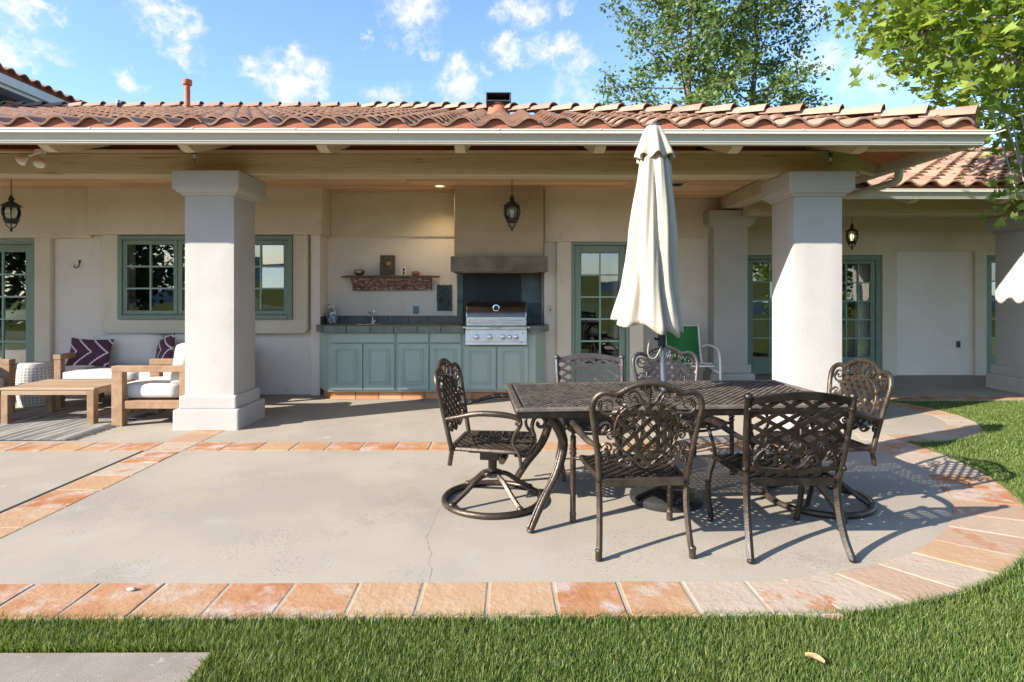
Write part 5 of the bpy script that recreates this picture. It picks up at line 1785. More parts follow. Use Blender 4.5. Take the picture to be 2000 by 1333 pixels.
        for s_ in (-1, 1):
            def sc(cu, cv, r, a0, turns, sg, tail):
                sp = spiral(cu, cv, r, a0, turns, sg)
                pts = [(v.x, v.y) for v in catmull([(u, v, 0) for u, v in tail]+[(sp[0][0], sp[0][1], 0)], 5)][:-1]+sp
                put_scroll(mb, [(s_*u, v) for u, v in pts], .0125, .007)
            sc(.195, .545, .036, PI*.1, 1.15, 1, [(.262, .60), (.25, .57)])
            sc(.09, .515, .034, PI*.9, 1.1, -1, [(.0, .475), (.03, .49)])
            sc(.14, .585, .026, PI*.0, 1.1, 1, [(.225, .50), (.20, .56)])
            sc(.215, .49, .020, PI*.5, 1.0, 1, [(.255, .52), (.24, .52)])
            for (u, v, a_, L, w) in ((.06,.555,.4,.07,.016), (.155,.515,.6,.06,.015), (.10,.565,2.3,.05,.013), (.225,.575,2.4,.05,.013), (.03,.50,1.0,.06,.014), (.17,.60,1.8,.05,.012)):
                leaflet(mb, s_*u, v, a_ if s_ > 0 else PI-a_, L, w)
        mb.tube([Bl(0.05*math.cos(q), .585+.042*math.sin(q)) for q in np.linspace(0, 2*PI, 17)[:-1]], .009, 5, closed=True)
        mb.build('scrollwork', m, t, smooth=True, auto=50)
    # --- legs
    if kind == 'scroll':
        for s_ in (-1, 1):
            mb = MB(); fluted(mb, [(s_*.238, -.2155, .41), (s_*.236, -.22, .27), (s_*.243, -.25, .10), (s_*.25, -.27, .03)], .0155); foot(mb, s_*.251, -.272, .018)
            mb.build('leg', m, t, smooth=True, auto=45)
            mb = MB(); fluted(mb, [(s_*.302, .235, .535), (s_*.302, .24, .40), (s_*.302, .245, .2), (s_*.302, .248, .04)], .0165); foot(mb, s_*.302, .248, .019)
            mb.lathe([(.018, 0), (.023, .004), (.023, .012), (.018, .016)], 10, (s_*.302, .239, .42)); mb.lathe([(.018, 0), (.023, .004), (.023, .012), (.018, .016)], 10, (s_*.302, .239, .445))
            mb.build('leg', m, t, smooth=True, auto=45)
            mb = MB(); mb.tube([(s_*.245, .20, SEATZ-.005), (s_*.30, .235, SEATZ-.005)], .012, 6); mb.build('bracket', m, t, smooth=True)
    elif kind == 'lattice':
        for s_ in (-1, 1):
            mb = MB(); fluted(mb, [(s_*.246, -.212, .42), (s_*.247, -.222, .27), (s_*.255, -.262, .12), (s_*.268, -.315, .015)], .0185)
            mb.ball((s_*.269, -.318, .016), (.020, .022, .016), 8, 5)
            mb.build('leg', m, t, smooth=True, auto=45)
            mb = MB(); fluted(mb, [(s_*.262, .215, .40), (s_*.285, .235, .30), (s_*.29, .245, .18), (s_*.272, .25, .05), (s_*.268, .252, .015)], .0165)
            mb.ball((s_*.268, .253, .014), (.02, .022, .014), 8, 5)
            mb.build('leg', m, t, smooth=True, auto=45)
    else:
        for s_ in (-1, 1):
            mb = MB(); fluted(mb, [(s_*.238, -.2155, .41), (s_*.236, -.225, .36), (s_*.236, -.235, .30)], .0145); mb.build('post_end', m, t, smooth=True, auto=45)
        mb = MB()
        mb.box(-.12, .12, -.14, .12, .352, .372); mb.box(-.065, .065, -.075, .055, .292, .353)
        mb.build('swivel_plate', m, t, bevel=.006)
        mb = MB(); mb.tube([(.065, .10, .33), (.20, .10, .33)], .022, 10); mb.tube([(.065, .055, .335), (.065, .10, .33)], .012, 6); mb.lathe([(.03, 0), (.03, .02)], 10, (0, 0, 0)); 
        mb.v = mb.v[:-20]; mb.f = [f for f in mb.f if max(f) < len(mb.v)]
        mb.build('tension_knob', m, t, smooth=True, auto=40)
        mb = MB().lathe([(.03, .29), (.03, .215), (.065, .205), (.075, .19), (.055, .172), (.0, .168)], 16); mb.build('stem', m, t, smooth=True, auto=40)
        for k in range(4):
            a_ = PI/4+k*PI/2
            mb = MB()
            fluted(mb, [(.04*math.cos(a_), .04*math.sin(a_), .19), (.12*math.cos(a_), .12*math.sin(a_), .165), (.22*math.cos(a_), .22*math.sin(a_), .095), (.325*math.cos(a_), .325*math.sin(a_), .032)], .0155)
            mb.ball((.315*math.cos(a_), .315*math.sin(a_), .04), (.024, .024, .02), 8, 5)
            mb.build('spoke', m, t, smooth=True, auto=45)
        mb = MB(); mb.tube([(.325*math.cos(q), .325*math.sin(q), .021) for q in np.linspace(0, 2*PI, 41)[:-1]], .021, 8, closed=True); mb.build('base_ring', m, t, smooth=True)
    # --- arms
    for s_ in (-1, 1):
        mb = MB()
        if kind == 'scroll':
            path = [tuple(Bk(s_*.262, .60)), (s_*.295, -.16, .612), (s_*.322, -.03, .640), (s_*.328, .10, .645), (s_*.318, .20, .618), (s_*.304, .238, .575), (s_*.302, .238, .53)]
        elif kind == 'lattice':
            path = [tuple(Bk(s_*.268, .63)), (s_*.29, -.16, .635), (s_*.315, -.04, .655), (s_*.322, .10, .655), (s_*.31, .20, .63), (s_*.288, .235, .575), (s_*.275, .21, .51), (s_*.262, .205, .44), (s_*.262, .215, .40)]
        else:
            path = [tuple(Bk(s_*.262, .60)), (s_*.295, -.16, .625), (s_*.322, -.03, .655), (s_*.328, .12, .655), (s_*.318, .215, .635), (s_*.30, .235, .59), (s_*.288, .195, .52), (s_*.283, .19, .46), (s_*.285, .225, .40), (s_*.283, .24, .31)]
        P = catmull(path, 6)
        n = len(P)
        # flat-topped arm: wider than it is thick
        rr = [.011+.008*math.sin(min(1, i/(n*.62))*PI) for i in range(n)]
        mb.tube(P, rr, 8, up=(0, 0, 1) if kind == 'x' else None)
        sp = path[4]
        for q in (0, 1):
            pts = [(sp[0]+s_*.0+.0, sp[1]+.005+.026*(1-.7*k/10)*math.cos(PI*.5-k*.5), sp[2]-.028+.026*(1-.7*k/10)*math.sin(PI*.5-k*.5)) for k in range(11)]
        mb.tube(pts, .008, 6)
        mb.build('arm', m, t, smooth=True)
    return t
def place(t, xy, rz, label=None):
    t.location = (xy[0], xy[1], 0); t.rotation_euler = (0, 0, rz)
    if label: t['label'] = label
GCH = 'cast metal chairs round the dining table'
def recolor(t, m):
    for o in [t]+list(t.children_recursive):
        if o.type == 'MESH':
            for s in o.material_slots: s.link = 'OBJECT'; s.material = m
def ang(dx, dy): return math.atan2(dy, dx)-PI/2   # local +y -> (dx,dy)
# front centre chair: from its two rear feet
def from_rear(pl_, pr_):
    a_, b = Vector(pl_), Vector(pr_)
    d = (b-a_).normalized()
    mid = (a_+b)/2
    return mid, d
sc1 = make_chair('scroll', bronze, 'scroll backed bronze chair seen from behind at the near side of the table', GCH)
mid, d = from_rear(G(1171, 1096), G(1351, 1091))
fwd = Vector((-d.y, d.x))
place(sc1, mid+fwd*.272, ang(fwd.x, fwd.y))
sc2 = copy_tree(sc1); sc2['label'] = 'scroll backed chair on the far side of the table just right of the parasol pole'
recolor(sc2, bronze_grey)
place(sc2, (wx(1322, 4.82), 4.70), PI+R(9))
lt1 = make_chair('lattice', bronze_dark, 'dark lattice backed chair seen from behind at the near right of the table', GCH)
mid, d = from_rear(G(1466, 1101), G(1664, 1099))
fwd = Vector((-d.y, d.x))
place(lt1, mid+fwd*.315, ang(fwd.x, fwd.y))
lt2 = copy_tree(lt1); lt2['label'] = 'greyish lattice backed chair on the far side of the table left of the parasol pole'
recolor(lt2, bronze_grey)
place(lt2, (wx(1158, 4.72), 4.62), PI)
sw1 = make_chair('swivel', bronze, 'scroll backed swivel chair on a round base at the left end of the table', GCH)
place(sw1, (wx(962, 3.95), 3.95), ang(.985, -.17))
sw2 = copy_tree(sw1); sw2['label'] = 'scroll backed swivel chair on a round base at the right end of the table'
place(sw2, (2.10, 3.94), ang(-.99, -.10))

# table --------------------------------------------------------------------------
TZ = .735
nl = Vector(G(1000, 797, TZ)); fl_ = Vector(G(990, 748, TZ)); frr = Vector(G(1510, 742, TZ))
xd = (frr-fl_).normalized()
TL_, TW_ = 2.10, .99
cen = (fl_+frr)/2+Vector((xd.y, -xd.x))*TW_/2
tb = thing('dining_table', 'long cast metal dining table with woven pattern top and curved legs', 'table', (cen.x, cen.y, 0), math.atan2(xd.y, xd.x))
hl, hw = TL_/2, TW_/2
m = MB()
for (a_, b) in (((-hl, -hw+.02), (hl, -hw+.02)), ((-hl, hw-.02), (hl, hw-.02))): m.bar((a_[0], a_[1], TZ-.012), (b[0], b[1], TZ-.012), .04, .024)
for xx in (-hl+.02, hl-.02): m.bar((xx, -hw+.041, TZ-.0125), (xx, hw-.041, TZ-.0125), .04, .024)
m.build('rim', top_bronze, tb, bevel=.006)
m = MB()
for s_ in (-1, 1):
    m.box(-hl+.012, hl-.012, s_*(hw-.014)-.006, s_*(hw-.014)+.006, TZ-.062, TZ-.0245)
    m.box(s_*(hl-.014)-.006, s_*(hl-.014)+.006, -hw+.021, hw-.021, TZ-.062, TZ-.0245)
m.build('apron', bronze_dark, tb)
# basket-weave top of small raised pads with gaps that let light through
m = MB()
px_, py_ = .0465, .0265
nx = int((TL_-.09)/px_); ny = int((TW_-.09)/py_)
for j in range(ny):
    for i in range(nx):
        x = -nx*px_/2+(i+.5)*px_+(px_/2 if j % 2 else 0)
        y = -ny*py_/2+(j+.5)*py_
        if abs(x) > hl-.058 or x*x+y*y < .001: continue
        L, Wd = px_*.485, py_*.44
        z = TZ-.006
        vs = [(x-L, y-Wd*.6, z-.006), (x+L, y-Wd*.6, z-.006), (x+L, y+Wd*.6, z-.006), (x-L, y+Wd*.6, z-.006),
              (x-L*.9, y-Wd*.5, z-.001), (x, y-Wd, z+.0055), (x+L*.9, y-Wd*.5, z-.001), (x+L*.9, y+Wd*.5, z-.001), (x, y+Wd, z+.0055), (x-L*.9, y+Wd*.5, z-.001)]
        m.add(vs, [(3,2,1,0), (0,1,6,5,4), (1,2,7,6), (2,3,9,8,7), (3,0,4,9), (4,5,8,9), (5,6,7,8)])
w = m.build('woven_top', top_bronze, tb); stuff(w)
m = MB()
for i in range(nx+1):
    x = -nx*px_/2+i*px_
    if abs(x) < hl-.05: m.box(x-.004, x+.004, -hw+.04, hw-.04, TZ-.020, TZ-.0135)
for j in range(0, ny+1):
    y = -ny*py_/2+j*py_
    if abs(y) < hw-.045: m.box(-hl+.04, hl-.04, y-.0028, y+.0028, TZ-.0225, TZ-.0165)
m.build('under_grid', bronze_dark, tb)
m = MB().lathe([(.034, -.03), (.034, .004), (.045, .006), (.046, .012), (.030, .013), (.029, -.03)], 18, (0, 0, TZ), cap=False); m.build('parasol_collar', bronze_dark, tb, smooth=True, auto=40)
for sx in (-1, 1):
    for sy in (-1, 1):
        m = MB()
        P = catmull([(sx*(hl-.20), sy*(hw-.10), TZ-.06), (sx*(hl-.265), sy*(hw-.155), TZ-.14), (sx*(hl-.305), sy*(hw-.175), TZ-.26), (sx*(hl-.26), sy*(hw-.145), TZ-.42), (sx*(hl-.16), sy*(hw-.075), TZ-.58), (sx*(hl-.095), sy*(hw-.03), TZ-.70), (sx*(hl-.085), sy*(hw-.022), .012)], 5)
        n_ = len(P)
        m.tube(P, [.036-.018*i/(n_-1) for i in range(n_)], 8)
        m.ball((sx*(hl-.085), sy*(hw-.022), .014), (.022, .022, .014), 8, 5)
        # carved spine and inner scroll
        m.tube([p+Vector((sx*.022, sy*.012, .004)) for p in P[2:-4]], .009, 5)
        sp = [(sx*(hl-.15+.045*(1-.75*k/12)*math.cos(k*.52+.6)), sy*(hw-.08), TZ-.105+.045*(1-.75*k/12)*math.sin(k*.52+.6)) for k in range(13)]
        m.tube(sp, .012, 6)
        m.tube(catmull([(sx*(hl-.12), sy*(hw-.08), TZ-.06), (sx*(hl-.10), sy*(hw-.07), TZ-.12), (sx*(hl-.115), sy*(hw-.07), TZ-.18)], 4), .012, 6)
        m.build('leg', bronze, tb, smooth=True)

# parasol --------------------------------------------------------------------------
pu = Vector((cen.x, cen.y))
um = thing('parasol', 'closed cream canvas parasol standing through the middle of the table', 'parasol', (pu.x, pu.y, 0))
lean = Vector((wx(1268, cen.y)-cen.x-.0, 0, 2.55))/2.55
def axis(z): return Vector((lean.x*(z-.74) if z > .74 else 0, 0, z))
m = MB(); m.tube([axis(z) for z in (.03, .74, 1.3, 2.0, 2.5)], .0195, 12); m.build('pole', pole_blue, um, smooth=True, auto=50)
m = MB(); m.lathe([(.024, -.06), (.027, -.05), (.027, .04), (.022, .05)], 12, tuple(axis(1.10))); m.tube([axis(1.09)+Vector((-.02,-.0,0)), axis(1.09)+Vector((-.055,-.02,.01))], .009, 6)
m.build('crank', print_black, um, smooth=True, auto=40)
prof = [(1.13, .228), (1.20, .226), (1.30, .204), (1.45, .170), (1.62, .157), (1.80, .150), (1.98, .134), (2.14, .114), (2.28, .100), (2.38, .078)]
NTH = 120
def fold(th, z):
    q = (z-1.1)/1.3
    tw = 2.4*q
    d = .5+.5*math.cos(8*(th+tw*.35)+1.4*math.sin(2*th+1.0))
    d2 = mnoise.noise(Vector((math.cos(th)*2.2+5, math.sin(th)*2.2, z*1.5)))
    amp = .43-.14*q
    return 1.07-amp*(1-d**.38)+.13*d2+.035*math.cos(19*th+4*q)
m = MB()
NZ = 34
for r_ in range(NZ+1):
    t = r_/NZ
    for k in range(NTH):
        th_ = 2*PI*k/NTH
        # the hem hangs unevenly: lifted at the left, drooping to the right
        hem = 1.20+.042*math.cos(th_-PI)+.04*math.sin(th_)+.012*math.sin(3*th_+.6)-.018*math.cos(8*th_+1.4*math.sin(2*th_+1))
        z = hem+(2.385-hem)*t
        zz = max(1.13, z)
        for i in range(len(prof)-1):
            if prof[i][0] <= zz <= prof[i+1][0]:
                u = (zz-prof[i][0])/(prof[i+1][0]-prof[i][0]); r0 = prof[i][1]+(prof[i+1][1]-prof[i][1])*u; break
        else: r0 = prof[-1][1]
        r = r0*fold(th_, z)
        a_ = axis(z)
        m.v.append((a_.x-.105*max(0, (2.38-z)/1.2)**1.3+r*math.cos(th_), a_.y+r*math.sin(th_), z))
for r_ in range(NZ):
    for k in range(NTH):
        k2 = (k+1) % NTH
        m.f.append((r_*NTH+k, r_*NTH+k2, (r_+1)*NTH+k2, (r_+1)*NTH+k))
cv_ = m.build('canopy', canvas, um, smooth=True)
sd_ = cv_.modifiers.new('cloth', 'SOLIDIFY'); sd_.thickness = .004
m = MB()
NZ = 12
for r_ in range(NZ+1):
    t = r_/NZ
    for k in range(80):
        th_ = 2*PI*k/80
        hem = 2.315+.016*math.cos(8*th_+.6)+.012*math.cos(th_+2)
        z = hem+(2.545-hem)*t
        r = (.122*(1-t)**.8+.040*t)*(1+(.13*(1-t)+.03)*math.cos(8*th_+.6+math.sin(2*th_)))
        a_ = axis(z); m.v.append((a_.x+r*math.cos(th_), a_.y+r*math.sin(th_), z))
for r_ in range(NZ):
    for k in range(80):
        k2 = (k+1) % 80
        m.f.append((r_*80+k, r_*80+k2, (r_+1)*80+k2, (r_+1)*80+k))
vt = m.build('vent_flap', canvas, um, smooth=True)
sd_ = vt.modifiers.new('cloth', 'SOLIDIFY'); sd_.thickness = .004
m = MB().lathe([(.044, 0), (.048, .006), (.044, .018), (.02, .026), (0, .028)], 14, tuple(axis(2.535))); m.build('finial', pole_blue, um, smooth=True, auto=45)
for k in range(8):
    th_ = 2*PI*k/8+.2
    m = MB(); m.tube([axis(1.22)+Vector((.10*math.cos(th_), .10*math.sin(th_), 0)), axis(2.42)+Vector((.03*math.cos(th_), .03*math.sin(th_), 0))], .006, 5); m.build('rib', pole_blue, um)
m = MB(); m.tube(catmull([axis(1.14)+Vector((-.09, -.05, .0)), axis(1.0)+Vector((-.11, -.04, 0)), axis(.97)+Vector((-.06, -.03, 0)), axis(1.06)+Vector((-.005, -.02, 0))], 6), .0035, 5); m.build('tie_cord', canvas, um)
ub = thing('parasol_stand', 'round black weighted parasol base under the table', 'parasol stand', (pu.x+.01, pu.y-.0, 0))
for k in range(4):
    m = MB()
    a0_, a1_ = k*PI/2+.05+.5, (k+1)*PI/2-.05+.5
    ringp = []
    for (r, z) in ((.045, .0), (.235, .0), (.24, .012), (.24, .04), (.225, .055), (.10, .078), (.045, .085)):
        ringp.append([(r*math.cos(a0_+(a1_-a0_)*i/8), r*math.sin(a0_+(a1_-a0_)*i/8), z) for i in range(9)])
    for rp_ in ringp: m.v += rp_
    for r_ in range(len(ringp)-1):
        for i in range(8): m.f.append((r_*9+i, r_*9+i+1, (r_+1)*9+i+1, (r_+1)*9+i))
    K = len(ringp)
    for i in range(8): m.f.append(((K-1)*9+i, (K-1)*9+i+1, i+1, i))
    m.f.append(tuple(r_*9 for r_ in range(K))); m.f.append(tuple(r_*9+8 for r_ in range(K)))
    m.build('weight_segment', base_black, ub, smooth=True, auto=35)
m = MB().lathe([(.04, .06), (.04, .10), (.03, .11), (.03, .34), (.0255, .345), (.0245, .06)], 14, cap=False); m.build('sleeve', base_black, ub, smooth=True, auto=40)
m = MB()
for a_ in (.5, .5+PI/2): m.bar((-.238*math.cos(a_), -.238*math.sin(a_), .02), (.238*math.cos(a_), .238*math.sin(a_), .02), .022, .03)
m.build('cross_frame', base_black, ub)

# green sling chair against the wall -------------------------------------------------
GX, GY = wx(1340, 8.5), 8.38
gc = thing('sling_chair', 'bright green sling chair with white tube frame against the back wall', 'chair', (GX, GY, 0), PI)
def gp(x, y, z): return (x, y, z)
m = MB()
P = []
for k in range(9):
    t = k/8
    P.append((.43-.02*math.sin(t*PI), .27-.50*t) if False else (0, 0))
prof_s = [(.30, .40), (.15, .385), (-.08, .375), (-.20, .40), (-.25, .52), (-.30, .72), (-.345, .93)]
PS = catmull([(y, z, 0) for y, z in prof_s], 5)
for p in PS:
    m.v += [(-.235, p.x, p.y), (.235, p.x, p.y)]
for i in range(len(PS)-1): m.f.append((2*i, 2*i+1, 2*i+3, 2*i+2))
o = m.build('sling', sling, gc, smooth=True); q = o.modifiers.new('t', 'SOLIDIFY'); q.thickness = .006
for s_ in (-1, 1):
    m = MB(); m.tube([(s_*.25, p.x, p.y) for p in PS], .015, 8); m.build('side_rail', plastic_white, gc, smooth=True)
    m = MB(); m.tube(catmull([(s_*.26, -.255, .62), (s_*.31, -.12, .66), (s_*.34, .10, .645), (s_*.345, .24, .60), (s_*.34, .31, .45), (s_*.335, .33, .2), (s_*.33, .34, .012), (s_*.33, .10, .012), (s_*.33, -.30, .012)], 5), .016, 8); m.build('arm', plastic_white, gc, smooth=True)
    m = MB(); m.tube([(s_*.25, .05, .375), (s_*.335, .325, .30)], .013, 6); m.build('brace', plastic_white, gc, smooth=True)
m = MB(); m.tube([(-.25, -.345, .93), (.25, -.345, .93)], .013, 8); m.tube([(-.25, .30, .40), (.25, .30, .40)], .013, 8); m.tube([(-.33, -.30, .012), (.33, -.30, .012)], .016, 8); m.tube([(-.34,.0,.40),(.34,.0,.40)], .012, 8); m.build('cross_bar', plastic_white, gc, smooth=True)

# ================================================================== LOUNGE CORNER
def cushion_box(mb_, x0, x1, y0, y1, z0, z1, puff=.02, n=6):
    """a soft box: faces bulge, edges round"""
    bm = bmesh.new()
    bmesh.ops.create_cube(bm, size=2)
    bmesh.ops.subdivide_edges(bm, edges=bm.edges, cuts=n, use_grid_fill=True)
    sx, sy, sz = (x1-x0)/2, (y1-y0)/2, (z1-z0)/2
    c = Vector(((x0+x1)/2, (y0+y1)/2, (z0+z1)/2))
    rr = min(sx, sy, sz)*.42
    base = len(mb_.v)
    for v in bm.verts:
        p = Vector((v.co.x*sx, v.co.y*sy, v.co.z*sz))
        q = Vector([max(-s+rr, min(s-rr, a_)) for a_, s in zip(p, (sx, sy, sz))])
        d = p-q
        if d.length > 1e-6: p = q+d.normalized()*rr
        f = [(1-abs(v.co[i])**2) for i in range(3)]
        b = Vector((math.copysign(1, v.co.x)*f[1]*f[2] if abs(v.co.x) > .99 else 0, math.copysign(1, v.co.y)*f[0]*f[2] if abs(v.co.y) > .99 else 0, math.copysign(1, v.co.z)*f[0]*f[1] if abs(v.co.z) > .99 else 0))
        p += b*puff
        p += Vector((0, 0, .004*mnoise.noise(Vector((p.x*6+c.x*9, p.y*6, p.z*6)))))
        mb_.v.append(tuple(p+c))
    bm.verts.ensure_lookup_table()
    for f_ in bm.faces: mb_.f.append(tuple(base+v.index for v in f_.verts))
    bm.free()
    return mb_
# sofa (front faces -y)
sy0 = 7.22
sofa = thing('sofa', 'teak framed two seat sofa with white cushions against the wall', 'sofa', (wx(105, sy0)+1.0, 7.65, 0))
L0 = wx(105, sy0); L1 = L0+2.05
SBx = lambda m, name, mt, **k: HB(m, name, mt, sofa, **k)
at_ = .655
for k, xa in enumerate((L0, L1-.085)):
    m = MB(); m.box(xa, xa+.085, sy0, sy0+.075, .0, at_-.062); m.box(xa, xa+.085, 7.92, 7.995, 0, at_-.062); m.box(xa-.004, xa+.089, sy0-.008, 8.0, at_-.06, at_)
    m.box(xa+.012, xa+.07, sy0+.076, 7.919, .20, .285)
    SBx(m, 'arm_frame', teak, bevel=.005)
m = MB(); m.box(L0+.086, L1-.086, sy0+.02, sy0+.06, .20, .285); m.box(L0+.086, L1-.086, 7.93, 7.97, .20, .285); m.box(L0+.086, L1-.086, 7.93, 7.975, .50, .60); SBx(m, 'rail', teak, bevel=.004)
m = MB()
for k in range(9): m.box(L0+.09, L1-.09, sy0+.09+k*.09, sy0+.14+k*.09, .255, .275)
SBx(m, 'seat_slats', teak)
mid_ = (L0+L1)/2
for a_, b in ((L0+.092, mid_-.003), (mid_+.003, L1-.092)):
    SBx(cushion_box(MB(), a_, b, sy0+.0, 7.80, .29, .452, .012), 'seat_cushion', cushion, smooth=True)
    SBx(cushion_box(MB(), a_, b, 7.74, 7.925, .46, .86, .018), 'back_cushion', cushion, smooth=True)
# chevron pillows
def chevron_mat():
    m = bpy.data.materials.new('chevron_cloth'); m.use_nodes = True
    t = m.node_tree; b = t.nodes['Principled BSDF']; b.inputs['Roughness'].default_value = .95
    tcn = t.nodes.new('ShaderNodeTexCoord'); sp = t.nodes.new('ShaderNodeSeparateXYZ'); t.links.new(tcn.outputs['Object'], sp.inputs[0])
    def mt(op, a_, b_=None):
        n = t.nodes.new('ShaderNodeMath'); n.operation = op
        for i, v in enumerate((a_, b_)):
            if v is None: continue
            if isinstance(v, (int, float)): n.inputs[i].default_value = v
            else: t.links.new(v, n.inputs[i])
        return n.outputs[0]
    x, z = sp.outputs[0], sp.outputs[2]
    # zigzag edge: chevrons pointing right, stitched in small steps
    st = mt('SUBTRACT', mt('ABSOLUTE', mt('SUBTRACT', mt('FRACT', mt('MULTIPLY', z, 40.0)), .5)), .25)
    e = mt('ADD', mt('ADD', x, mt('MULTIPLY', mt('ABSOLUTE', z), 1.15)), mt('MULTIPLY', st, .022))
    f = mt('FRACT', mt('MULTIPLY', mt('ADD', e, .045), 1/.175))
    line = mt('LESS_THAN', mt('ABSOLUTE', mt('SUBTRACT', f, .5)), .07)
    mx = t.nodes.new('ShaderNodeMixRGB'); t.links.new(line, mx.inputs[0]); mx.inputs[1].default_value = (.065, .022, .045, 1); mx.inputs[2].default_value = (.62, .52, .54, 1)
    t.links.new(mx.outputs[0], b.inputs['Base Color'])
    return m
chev = chevron_mat()
def pillow(label, loc, rot, w=.5, h=.36, d=.13):
    n = 14
    m = MB()
    for s_ in (-1, 1):
        base = len(m.v)
        for j in range(n+1):
            for i in range(n+1):
                u, v = -1+2*i/n, -1+2*j/n
                pin = 1-.07*(1-abs(v)**2)*(abs(u)**3)*0-.0
                x = u*w/2*(1-.07*(1-v*v)*abs(u)**4*1.0); z = v*h/2*(1-.10*(1-u*u)*abs(v)**4)
                y = s_*d/2*max(0, (1-abs(u)**2.2))**.55*max(0, (1-abs(v)**2.2))**.55
                m.v.append((x, y, z))
        for j in range(n):
            for i in range(n):
                a_ = base+j*(n+1)+i
                m.f.append((a_, a_+1, a_+n+2, a_+n+1) if s_ < 0 else (a_, a_+n+1, a_+n+2, a_+1))
    o = m.build('throw_pillow', chev, smooth=True)
    o.location = loc; o.rotation_euler = rot
    tag(o, label, 'pillow', 'chevron pillows on the sofa')
    return o
pyl = 7.55
pillow('plum chevron pillow standing upright at the left arm of the sofa', (wx(176, pyl), pyl, .455+.195), (R(-16), R(3), R(8)), .51, .37)
pillow('plum chevron pillow tilted on its side behind the armchair', (wx(322, 7.55), 7.55, .455+.21), (R(-14), R(-14), R(-38)), .46, .40)
# armchairs
def armchair(loc, rz, label, fx_=1):
    """local: faces +x, width along y; near arm at y=0"""
    t = thing('armchair', label, 'armchair', loc, rz, 'teak armchairs of the lounge set')
    D, Wd, A = .80, .74, .640
    for y in (0, Wd-.085):
        m = MB(); m.box(D-.115, D, y, y+.085, 0, A-.066); m.box(0, .085, y, y+.085, 0, A-.066); m.box(0, D, y-.003, y+.088, A-.065, A)
        m.box(.086, D-.116, y+.012, y+.072, .185, .27)
        m.build('arm_frame', teak, t, bevel=.005)
    m = MB(); m.box(D-.09, D-.05, .086, Wd-.086, .185, .27); m.box(.02, .06, .086, Wd-.086, .185, .27); m.box(.01, .05, .086, Wd-.086, .50, .58); m.build('rail', teak, t, bevel=.004)
    m = MB()
    for k in range(4): m.box(.012, .036, .16+k*.14, .215+k*.14, .271, .499)
    for k in range(6): m.box(.10+k*.11, .16+k*.11, .073, Wd-.073, .235, .255)
    m.build('slats', teak, t)
    cushion_box(MB(), .14, D-.03, .092, Wd-.092, .275, .445, .014).build('seat_cushion', cushion, t, smooth=True)
    m = cushion_box(MB(), -.09, .09, .095, Wd-.095, -.22, .22, .018)
    M = Matrix.Translation((.135, 0, .635)) @ Matrix.Rotation(R(-9), 4, 'Y')
    m.v = [tuple(M @ Vector(v)) for v in m.v]
    m.build('back_cushion', cushion, t, smooth=True)
    return t
ac = armchair((0, 0, 0), 0, 'teak armchair with white cushions turned side on beside the left column')
xr_ = wx(216, 6.19)
ac.location = (xr_+.80, 6.20+.74, 0); ac.rotation_euler = (0, 0, PI)
ac2 = copy_tree(ac); ac2['label'] = 'teak armchair cut off by the left edge of the view'
ac2.location = (wx(22, 6.86)-.80, 6.18, 0); ac2.rotation_euler = (0, 0, 0)
# coffee table
cx1, cy0 = wx(183, 6.29), 6.29
ctz = .395
ct = thing('coffee_table', 'low slatted teak coffee table on the striped rug', 'coffee table', (cx1-.5, cy0+.33, 0))
CTB = lambda m, name, mt, **k: HB(m, name, mt, ct, **k)
cx0 = wx(1, 6.29); cy1 = cy0+.68
for (a_, b) in ((cx0, cy0), (cx1-.075, cy0), (cx0, cy1-.075), (cx1-.075, cy1-.075)):
    CTB(MB().box(a_, a_+.075, b, b+.075, 0, ctz-.078 if a_ == cx0 else ctz-.026), 'leg', teak, bevel=.005)
m = MB(); m.box(cx0, cx1-.0765, cy0+.004, cy0+.042, ctz-.077, ctz-.024); m.box(cx0+.08, cx1-.0765, cy1-.042, cy1-.004, ctz-.077, ctz-.024); m.box(cx1-.045, cx1-.006, cy0+.0765, cy1-.0765, ctz-.077, ctz-.024); m.box(cx0+.01, cx0+.05, cy0+.0765, cy1-.0765, ctz-.075, ctz-.024)
CTB(m, 'apron', teak_top, bevel=.004)
for k in range(8):
    y = cy0-.004+k*.0865
    CTB(MB().box(cx0-.01, cx1+.006, y, y+.081, ctz-.0235, ctz), 'slat', teak_top, bevel=.004)
